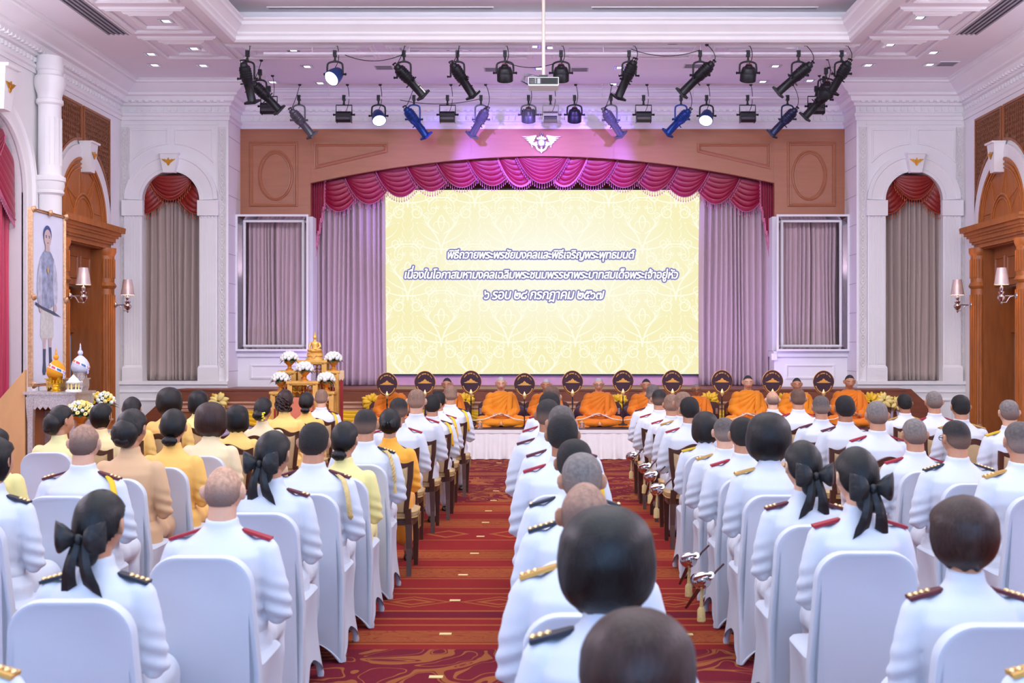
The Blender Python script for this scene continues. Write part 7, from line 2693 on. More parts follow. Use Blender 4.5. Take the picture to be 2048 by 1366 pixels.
# ================================================================ CHAIRS
SPAND = mat('white_stretch_cover', (202, 206, 218), 0.6, var=0.02, scale=3, bump=0.04, bscale=300, sheen=0.1)
CHW = None


def white_chair(loc, label):
    global CHW
    if CHW is not None:
        return dup(CHW, loc, 0, label)
    root = thing('covered_chair', label, 'chair', loc, group='chairs in white stretch covers')
    # back: rounded slab leaning slightly
    mb = MB()

    hw1, zt, r = 0.200, 0.925, 0.115
    prof = [(-0.225 + 0.45 * q / 16, 0.005 + 0.115 * (1 - abs(2 * q / 16 - 1) ** 2.2)) for q in range(16, -1, -1)]
    half = [(-0.222, 0.2), (-0.218, 0.45), (-hw1 - 0.004, 0.70), (-hw1, zt - r)]
    half += [(-hw1 + r - r * math.cos(a), zt - r + r * math.sin(a)) for a in [PI / 2 * q / 8 for q in range(1, 9)]]
    prof += half + [(-u, v) for u, v in half[::-1]]
    lean = lambda z: -0.205 - 0.16 * max(0, z - 0.45) - 0.12 * max(0, 0.45 - z)

    def P_(u, v, d):
        return (u, lean(v) + d, v)
    rings = []
    for d, sh in ((-0.03, 0.022), (-0.036, 0.012), (-0.034, 0.004), (-0.018, 0.0), (0.012, 0.0), (0.026, 0.006), (0.032, 0.02)):
        ring = []
        for u, v in prof:
            su = u * (1 - sh / 0.2)
            sv = v - sh * (1 if v > 0.8 else 0)
            ring.append(P_(su, sv, d))
        rings.append(ring)
    # gentle hollow of stretched cloth
    mb.loft(rings)
    mb.build('back_cover', SPAND, root, angle=60)
    # seat and skirt
    mb = MB()

    def per(u):
        """rounded square perimeter, half 0.225"""
        a = 2 * PI * u
        c, s = math.cos(a), math.sin(a)
        p = 7.0
        q = (abs(c) ** p + abs(s) ** p) ** (-1 / p)
        return c * q, s * q, abs(math.sin(2 * a))

    def f(u, v):
        x, y, cor = per(u)
        ca = abs(math.cos(2 * (2 * PI * u)))       # 1 in the middle of a side, 0 at a corner
        hem = 0.004 + 0.13 * (ca ** 0.65)
        z = lerp(0.475, hem, v)
        wst = 0.215 - 0.028 * math.sin(PI * v) * (0.35 + 0.65 * ca) + 0.03 * v * (1 - ca)
        yy = y * wst
        if y < 0:
            yy -= 0.03 * v
        return (x * wst, yy, z)
    mb.grid(f, 72, 12, cu=True)
    mb.loft([[(per(q / 72)[0] * k, per(q / 72)[1] * k, z) for q in range(72)] for k, z in ((0.215, 0.475), (0.205, 0.488), (0.15, 0.495), (0.02, 0.498))], False, True)
    mb.build('seat_cover', SPAND, root, angle=60)
    for sx in (-1, 1):
        for sy in (-1, 1):
            mb = MB()
            cx, cy = sx * 0.215, sy * 0.215 - (0.035 if sy < 0 else 0)
            mb.loft([ring_ell(cx, cy, 0.0, 0.017, 0.017, 10), ring_ell(cx, cy, 0.02, 0.019, 0.019, 10), ring_ell(cx * 0.93, cy * 0.93, 0.10, 0.012, 0.012, 10)])
            mb.build('foot', SPAND, root)
    CHW = root
    return root


MAHOG = wood('dark_mahogany', (72, 40, 28), stretch=(3, 3, 0.5))
PADM = mat('beige_upholstery', (196, 168, 124), 0.7, var=0.04, scale=8, bump=0.1, bscale=150)
CHD = None


def wood_chair(loc, label):
    global CHD
    if CHD is not None:
        return dup(CHD, loc, 0, label)
    root = thing('banquet_chair', label, 'chair', loc, group='brown framed banquet chairs')
    lean = lambda z: -0.215 - 0.20 * max(0, z - 0.45)

    def side(v):
        return interp([0.46, 0.60, 0.75, 0.88], [0.17, 0.19, 0.215, 0.222], v)

    def crest(u):
        t = u / 0.222
        return 0.858 + 0.045 * G(t, 0.42) - 0.012 * G(abs(t) - 0.62, 0.2) + 0.012 * sstep(0.8, 1.0, abs(t))
    us = [-0.222 + 0.444 * q / 24 for q in range(25)]
    outer = [(-side(v), v) for v in (0.44, 0.55, 0.65, 0.75, 0.83)] + [(u, crest(u)) for u in us] + [(side(v), v) for v in (0.83, 0.75, 0.65, 0.55, 0.44)]
    cen = (0, 0.66)
    inner = []
    for u, v in outer:
        du, dv = u * 0.82, 0.66 + (v - 0.66) * (0.80 if v > 0.66 else 0.86)
        inner.append((du, dv))
    n = len(outer)
    mb = MB()
    P3 = lambda u, v, d: (u, lean(v) + d, v)
    for i in range(n):
        j = (i + 1) % n
        if i == n - 1:
            continue
        a, b, c, d_ = outer[i], outer[j], inner[j], inner[i]
        mb.add([P3(*a, -0.018), P3(*b, -0.018), P3(*c, -0.018), P3(*d_, -0.018), P3(*a, 0.018), P3(*b, 0.018), P3(*c, 0.018), P3(*d_, 0.018)], [(0, 1, 2, 3), (7, 6, 5, 4), (0, 4, 5, 1), (2, 6, 7, 3)])
    mb.box(-0.17, 0.17, -0.235, -0.195, 0.49, 0.535)
    mb.build('back_frame', MAHOG, root, angle=35)
    mb = MB()
    k = [(0.02, 0.35), (0.028, 0.75), (0.020, 0.97), (0.0, 1.0)]
    for sg in (-1, 1):
        rings = [[P3(u * e, 0.66 + (v - 0.66) * e, sg * d - 0.0) for u, v in inner] for d, e in ((0.0, 1.0), (0.014, 0.98), (0.022, 0.8), (0.024, 0.3))]
        mb.loft(rings, False, True)
    mb.build('back_pad', PADM, root, angle=50)
    mb = MB()
    mb.loft([ring_ell(0, 0.0, z, hx, hy, 36, 5) for z, hx, hy in ((0.415, 0.215, 0.205), (0.43, 0.228, 0.218), (0.46, 0.232, 0.222), (0.478, 0.215, 0.205), (0.488, 0.12, 0.12), (0.49, 0.02, 0.02))])
    sc_ = mb.build('seat_cushion', PADM, root, angle=50)
    mb = MB()
    for z in (0.428, 0.468):
        mb.tube([Vector(p) for p in ring_ell(0, 0, z, 0.230, 0.220, 36, 5)], 0.005, 6, closed=True)
    mb.build('piping', mat('gold_piping', (196, 158, 84), 0.5), sc_)
    mb = MB()
    mb.loft([ring_ell(0, 0.0, z, 0.215, 0.205, 32, 6) for z in (0.37, 0.415)])
    mb.build('seat_rail', MAHOG, root, angle=50)
    for sx in (-1, 1):
        mb = MB()
        pts = [(sx * 0.19, 0.185, 0.40, 0.026), (sx * 0.19, 0.19, 0.3, 0.024), (sx * 0.188, 0.192, 0.12, 0.018), (sx * 0.188, 0.195, 0.0, 0.016)]
        mb.loft([[(x + a * r, y + b * r, z) for a, b in ((-1, -1), (1, -1), (1, 1), (-1, 1))] for x, y, z, r in pts])
        mb.build('leg', MAHOG, root, smooth=False)
        mb = MB()
        pts = [(sx * 0.172, lean(0.5), 0.50, 0.022), (sx * 0.175, -0.205, 0.38, 0.024), (sx * 0.18, -0.225, 0.2, 0.020), (sx * 0.185, -0.285, 0.0, 0.017)]
        mb.loft([[(x + a * r, y + b * r, z) for a, b in ((-1, -1), (1, -1), (1, 1), (-1, 1))] for x, y, z, r in pts])
        mb.build('leg', MAHOG, root, smooth=False)
    mb = MB()
    mb.ribbon([(0.236, -0.10, 0.34), (0.236, -0.10, 0.44), (0.236, 0.02, 0.44), (0.236, 0.02, 0.34)], [(-0.006, 0), (-0.006, 0.008), (0.006, 0.008), (0.006, 0)], (1, 0, 0), closed=True)
    mb.build('linking_bracket', BRASSY, root, smooth=False)
    CHD = root
    return root

# ================================================================ MONKS, FANS
ROBE = {'saffron': cloth('saffron_robe', (226, 122, 6)), 'bright': cloth('bright_saffron_robe', (236, 140, 10)), 'deep': cloth('deep_saffron_robe', (214, 108, 10))}
STUB = {'silver': fade_mat('stubble_silver', (176, 172, 178), (168, 156, 156)), 'dark': fade_mat('stubble_dark', (44, 42, 46), (60, 54, 56), 0.1, 0.4), 'greyish': fade_mat('stubble_grey', (122, 112, 112), (140, 122, 116))}
BROW, LIP, LASH = mat('brow_hair', (62, 46, 42), 0.7), mat('lip_skin', (168, 96, 88), 0.5), mat('lash_line', (70, 48, 42), 0.6)
MHM = Matrix.Translation((0, 0.012, 0.60)) @ Euler((-0.10, 0, 0)).to_matrix().to_4x4() @ Matrix.Translation((0, 0.02, 0.097))
MTOR = [(0.015, 0.20, 0.17, 0.02), (0.12, 0.19, 0.155, 0.01), (0.28, 0.165, 0.122, -0.005), (0.40, 0.184, 0.122, -0.01), (0.485, 0.182, 0.105, -0.006), (0.53, 0.135, 0.082, 0.0), (0.565, 0.075, 0.064, 0.008)]


def monk_meshes():
    mb = MB()
    head_shape(mb, MHM)
    nk = MHM @ Vector((0, -0.018, -0.055))
    chain(mb, [(0, -0.004, 0.52), (0, 0.004, 0.58), tuple(nk)], [0.066, 0.058, 0.056], 18)
    mb.loft([ring_ell(0, cy, z, hx * 0.88, hy * 0.88) for z, hx, hy, cy in MTOR])
    for s in (-1, 1):
        chain(mb, [(s * 0.175, 0, 0.475), (s * 0.235, 0.06, 0.27)], [0.05, 0.042], 12)
        chain(mb, [(s * 0.235, 0.06, 0.27), (s * 0.11, 0.235, 0.185)], [0.042, 0.028], 12)
        hand(mb, (s * 0.088, 0.245, 0.185 + (0.022 if s > 0 else 0)), (-s, 0.22, -0.06), (0, 0.1, 1 if s < 0 else -1), (0, 1 if s < 0 else 1, 0.25), 1.0, 0.22, 0.03)
        chain(mb, [(s * 0.09, 0.02, 0.10), (s * 0.31, 0.22, 0.09)], [0.08, 0.058], 12)
        chain(mb, [(s * 0.31, 0.22, 0.08), (s * 0.0, 0.30 - 0.02 * s, 0.06)], [0.055, 0.04], 12)
        chain(mb, [(s * 0.0, 0.30 - 0.02 * s, 0.06), (-s * 0.10, 0.27, 0.05)], [0.038, 0.028], 10)
    body = remesh(mb, 'body', 0.0045, 1)
    inv = MHM.inverted()
    for p in body.polygons:
        c = inv @ p.center
        if c.y > 0.05:
            ax = abs(c.x)
            if 0.016 < ax < 0.050 and 0.022 - 0.25 * abs(ax - 0.032) < c.z < 0.029 - 0.25 * abs(ax - 0.032):
                p.material_index = 1
            elif ax < 0.023 and -0.077 < c.z < -0.054:
                p.material_index = 2
            elif 0.019 < ax < 0.044 and -0.0075 < c.z < -0.003:
                p.material_index = 3
    mb = MB()
    mb.loft([ring_ell(0, cy, z, hx * 1.09, hy * 1.14) for z, hx, hy, cy in MTOR[:-1]] + [ring_ell(0, 0.006, 0.572, 0.082, 0.074)])
    for s in (-1, 1):
        w = 1.0 if s < 0 else 1.15
        chain(mb, [(s * 0.165, 0, 0.475), (s * 0.20, 0.02, 0.38), (s * 0.238, 0.06, 0.26)], [0.078, 0.078 * w, 0.072 * w], 14)
        chain(mb, [(s * 0.238, 0.06, 0.26), (s * 0.15, 0.19, 0.195)], [0.070 * w, 0.056], 14)
        chain(mb, [(s * 0.09, 0.02, 0.105), (s * 0.32, 0.22, 0.098)], [0.10, 0.082], 14)
        chain(mb, [(s * 0.32, 0.22, 0.085), (s * 0.06, 0.31, 0.065)], [0.08, 0.062], 14)
    mb.ell((0, 0.20, 0.07), (0.26, 0.15, 0.065), 22, 10)
    mb.ell((0, -0.03, 0.03), (0.24, 0.19, 0.04), 22, 10)
    mb.loft([ring_ell(0.27, 0.20, z, r, r * 0.9, 20) for z, r in ((0.0, 0.16), (0.03, 0.13), (0.10, 0.06))])
    mb.loft([ring_ell(-0.27, 0.20, z, r, r * 0.8, 20) for z, r in ((0.0, 0.13), (0.03, 0.11), (0.10, 0.06))])

    def folds(co, n):
        up = sstep(0.16, 0.24, co.z) * (1 - sstep(0.50, 0.56, co.z))
        th = math.atan2(co.z - 0.58, co.x + 0.22)
        r_ = math.hypot(co.z - 0.58, co.x + 0.22)
        k = 0.013 * up * (abs(math.sin(15 * th + 1.5 * math.sin(5 * r_))) ** 0.7 - 0.5)
        lo = 1 - sstep(0.14, 0.22, co.z)
        k += 0.009 * lo * (abs(math.sin(26 * co.z + 9 * abs(co.x) + 14 * co.y)) ** 0.8 - 0.5)
        k += 0.006 * noise.noise(co * 8)
        if co.z < 0.02:
            k *= 0.2
        return k
    robe = remesh(mb, 'robe', 0.0085, 2, folds)
    for v in robe.vertices:
        v.co.z = max(v.co.z, 0.002)
    mb = MB()
    pts = [(-0.16, -0.115, 0.36), (-0.155, -0.10, 0.48), (-0.15, -0.02, 0.557), (-0.145, 0.075, 0.52), (-0.14, 0.125, 0.43), (-0.135, 0.145, 0.33), (-0.125, 0.15, 0.23)]
    sm = []
    for i in range(len(pts) - 1):
        for q in range(3):
            sm.append(Vector(pts[i]).lerp(Vector(pts[i + 1]), q / 3))
    sm.append(Vector(pts[-1]))
    rings = []
    for i, p in enumerate(sm):
        rings.append([p + Vector((0.042 * math.cos(2 * PI * e / 16), (0.012 + 0.005 * math.sin(3 * e)) * math.sin(2 * PI * e / 16) * 1.6, 0.008 * math.sin(2 * PI * e / 16))) for e in range(16)])
    mb.loft(rings)
    me = mb.build('tmp_sash', ROBE['saffron'], None, angle=180)
    sash = me.data
    bpy.data.objects.remove(me)
    return body, robe, sash


MB_BODY, MB_ROBE, MB_SASH = monk_meshes()
stub_mesh = hair_cap(0.0015, 0.002, -0.066)
MONKS = [(784, 757, 'saffron', 'dark', 'mid', 'person in orange robe half hidden behind the first dark fan from the left', 0), (895, 755, 'saffron', 'dark', 'mid', 'person in orange robe seated between the second and third dark fans', 0), (1002, 753, 'bright', 'silver', 'light', 'silver haired person in orange robe seated between the third and fourth fans', 0), (1093, 757, 'saffron', 'silver', 'mid', 'silver haired person in orange robe seated between the fourth and fifth fans', 0), (1197, 755, 'saffron', 'silver', 'light', 'person in orange robe with spectacles and bowed face between the fifth and sixth fans', 1), (1292, 757, 'saffron', 'dark', 'mid', 'dark haired person in orange robe seated between the sixth and seventh fans', 0), (1393, 767, 'saffron', 'greyish', 'tan', 'short older person in orange robe with spectacles between the seventh and eighth fans', 1), (1495, 750, 'bright', 'dark', 'light', 'broad young person in bright orange robe between the eighth and ninth fans', 0), (1593, 755, 'bright', 'dark', 'mid', 'person in orange robe seated between the ninth and tenth fans', 0), (1698, 749, 'saffron', 'dark', 'mid', 'person in orange robe at the right end of the row, right of the last fan', 0)]
MY = 19.35
for px, py, rb, st, sk, lab, sp in MONKS:
    Z = CAMZ - (py - VY) / FPX * MY
    k = (Z - PT - 0.012) / 0.811
    root = thing('person', lab, 'person', ((px - VX) / FPX * MY, MY, PT + 0.012), PI + random.uniform(-0.12, 0.12), 'people in orange robes on the platform', k)
    part_mesh('body', MB_BODY, [SKIN[sk], BROW, LIP, LASH], root)
    part_mesh('robe', MB_ROBE, ROBE[rb], root)
    part_mesh('sash', MB_SASH, ROBE[rb], root)
    part_mesh('hair', stub_mesh, STUB[st], root, MHM)
    if sp:
        glasses(root, MHM)

# wooden backrests and purple cushions behind the row
bk0 = None
for i, m_ in enumerate(MONKS):
    x = (m_[0] - VX) / FPX * 19.95
    lab = 'dark wooden low screen behind the %s person in an orange robe from the left' % ('first', 'second', 'third', 'fourth', 'fifth', 'sixth', 'seventh', 'eighth', 'ninth', 'tenth')[i]
    if bk0 is None:
        bk0 = thing('low_screen', lab, 'low screen', (x, 19.98, PT + 0.012), group='low wooden screens')
        mb = MB()
        pts = [(-0.38, 0), (0.38, 0), (0.38, 0.30), (0.33, 0.36), (0.2, 0.375), (0.0, 0.36), (-0.2, 0.375), (-0.33, 0.36), (-0.38, 0.30)]
        mb.prism(pts, 0, 0.03, lambda u, v, d: (u, d, v))
        mb.build('panel', mat('dark_screen_wood', (84, 44, 32), 0.35), bk0, smooth=False)
        for s in (-1, 1):
            mb = MB()
            mb.box(s * 0.34 - 0.02, s * 0.34 + 0.02, -0.008, 0.0, 0.16, 0.26)
            mb.build('metal_plate', CHROME, bk0, smooth=False)
            mb = MB()
            mb.box(s * 0.36 - 0.02, s * 0.36 + 0.02, -0.01, 0.2, 0, 0.035)
            mb.build('foot', MATS['dark_screen_wood'], bk0, smooth=False)
    else:
        dup(bk0, (x, 19.98, PT + 0.012), 0, lab)
    if i in (2, 4, 5, 8, 9):
        mb = MB()
        mb.ell((0, 0, 0.15), (0.17, 0.075, 0.16), 18, 12, lambda d: 1 + 0.12 * (abs(d.x) * abs(d.z)))
        o = mb.build('cushion', mat('purple_satin', (70, 34, 66), 0.4, sheen=0.3), None, angle=180, loc=(x + (0.27 if i in (2, 8) else -0.25), 19.85, PT + 0.012))
        tag(o, 'purple satin cushion beside the %s person in an orange robe' % ('third' if i == 2 else 'fifth' if i == 4 else 'sixth' if i == 5 else 'ninth' if i == 8 else 'tenth'), 'cushion', 'purple cushions')

# ceremonial fans on stands
FANM = mat('maroon_velvet', (50, 16, 34), 0.7, var=0.1)
FANG = mat('fan_gold_thread', (214, 150, 66), 0.4, 0.5)
FANB = mat('fan_bud_gold', (240, 206, 140), 0.3, 0.6)
fan0 = None
FY = 18.95
ORD = ('first', 'second', 'third', 'fourth', 'fifth', 'sixth', 'seventh', 'eighth', 'ninth', 'tenth')
for i, (px, py) in enumerate(((774, 769), (850, 766), (942, 765), (1049, 770), (1145, 765), (1246, 764), (1345, 764), (1444, 764), (1545, 764), (1647, 765))):
    x, zc = (px - VX) / FPX * FY, CAMZ - (py - VY) / FPX * FY
    lab = 'dark maroon ceremonial fan with gold emblem, %s from the left' % ORD[i]
    if fan0 is None:
        fz = zc - PT - 0.012
        fan0 = thing('ceremonial_fan', lab, 'fan', (x, FY, PT + 0.012), group='ceremonial fans on stands')
        out = []
        for q in range(40):
            a = 2 * PI * q / 40
            s_, c_ = math.sin(a), math.cos(a)
            w = 0.16 * (1 - 0.14 * max(0, -c_)) * (1 + 0.03 * G(c_ - 0.3, 0.4))
            out.append((w * s_, 0.185 * c_))
        mb = MB()
        mb.prism([(u, fz + v) for u, v in out], -0.008, 0.008, lambda u, v, d: (u, d, v))
        mb.build('blade', FANM, fan0, smooth=False)
        mb = MB()
        mb.tube([(u, 0, fz + v) for u, v in out], 0.007, 6, closed=True)
        mb.build('rim', FANG, fan0)
        mb = MB()
        fq = lambda u, v, d: (u, -0.008 - d, fz + v)
        mb.prism([(-0.115, -0.0), (-0.07, 0.012), (-0.05, 0.03), (-0.03, 0.03), (-0.02, 0.05), (-0.012, 0.05), (-0.006, 0.062), (0.006, 0.062), (0.012, 0.05), (0.02, 0.05), (0.03, 0.03), (0.05, 0.03), (0.07, 0.012), (0.115, 0.0), (0.09, -0.006), (-0.09, -0.006)], 0, 0.004, fq)
        rnd = random.Random(11)
        for q in range(17):       # arc of embroidered marks, too small to read in the photograph
            if q in (4, 10, 13):
                continue
            a = -0.95 + 1.9 * q / 16
            c0 = (0.128 * math.sin(a), 0.145 * math.cos(a))
            tx, tz = math.cos(a), -math.sin(a)
            hh = rnd.uniform(0.007, 0.012)
            mb.prism([(c0[0] + tx * e * 0.0055 - f_ * -tz * hh * 0, c0[1] + tz * e * 0.0055 + f_ * hh) for e, f_ in ((-1, -1), (1, -1), (1, 1), (-1, 1))], 0, 0.003, fq)
        for s in (-1, 1):
            for q in range(8):
                a = PI - s * (0.28 + 0.13 * q)
                c0 = Vector((0.136 * math.sin(a) * 0.96, 0, 0.163 * math.cos(a)))
                mb.ell((c0.x, -0.011, fz + c0.z), (0.012, 0.004, 0.008), 8, 5)
        mb.build('emblem', FANG, fan0, smooth=False)
        mb = MB()
        mb.lathe([(0.004, -0.06), (0.014, -0.045), (0.030, -0.015), (0.031, 0.005), (0.018, 0.03), (0.003, 0.06)], (0, -0.014, fz - 0.165), 16)
        mb.v = [(a_, -0.014 + (b_ + 0.014) * 0.55, c_) for a_, b_, c_ in mb.v]
        mb.build('gold_bud', FANB, fan0)
        mb = MB()
        mb.cyl((0, 0.004, fz - 0.18), (0, 0.004, 0.03), 0.009, 0.009, 10)
        mb.cyl((0, 0.004, fz - 0.34), (0, 0.004, fz - 0.30), 0.014, 0.014, 10)
        mb.build('pole', BLACK, fan0)
        mb = MB()
        mb.lathe([(0.075, 0.0), (0.075, 0.012), (0.03, 0.025), (0.014, 0.05)], (0, 0.004, 0), 20)
        mb.build('base', BLACK, fan0)
    else:
        dup(fan0, (x, FY, zc - fz), 0, lab)

# white cord held along the row, glass jars in front
mb = MB()
pts = []
for i, m_ in enumerate(MONKS):
    x = (m_[0] - VX) / FPX * (MY - 0.28)
    pts.append(Vector((x, MY - 0.29, PT + 0.235)))
    if i < 9:
        xn = (MONKS[i + 1][0] - VX) / FPX * (MY - 0.28)
        for q in (0.3, 0.5, 0.7):
            pts.append(Vector((lerp(x, xn, q), MY - 0.36, PT + 0.235 - 0.11 * math.sin(PI * q))))
pts = [pts[0] + Vector((-0.4, 0.1, -0.228)), pts[0] + Vector((-0.22, 0.05, -0.08))] + pts
mb.tube(pts, 0.007, 6)
tag(mb.build('holy_cord', mat('white_thread', (240, 234, 222), 0.8)), 'thin white cord running through the hands of the people in orange robes', 'cord')
jar = None
for px, py, lab in ((960, 856, 'small glass jar on the platform edge before the silver haired person in orange'), (1164, 857, 'small glass jar on the platform edge left of the person in spectacles')):
    loc = ((px - VX) / FPX * 18.78, 18.78, PT + 0.012)
    if jar is None:
        jar = thing('glass_jar', lab, 'jar', loc, group='glass jars on the platform')
        mb = MB()
        mb.lathe([(0.055, 0.0), (0.05, 0.008), (0.035, 0.014), (0.037, 0.03), (0.037, 0.085), (0.034, 0.09)], (0, 0, 0), 20)
        mb.build('vessel', mat('pinkish_glass', (226, 196, 190), 0.08, trans=0.7, spec=0.8), jar)
        mb = MB()
        mb.lathe([(0.039, 0.088), (0.039, 0.098), (0.015, 0.108), (0.009, 0.12), (0.0, 0.124)], (0, 0, 0), 18)
        mb.build('lid', FANB, jar)
    else:
        dup(jar, loc, 0, lab)

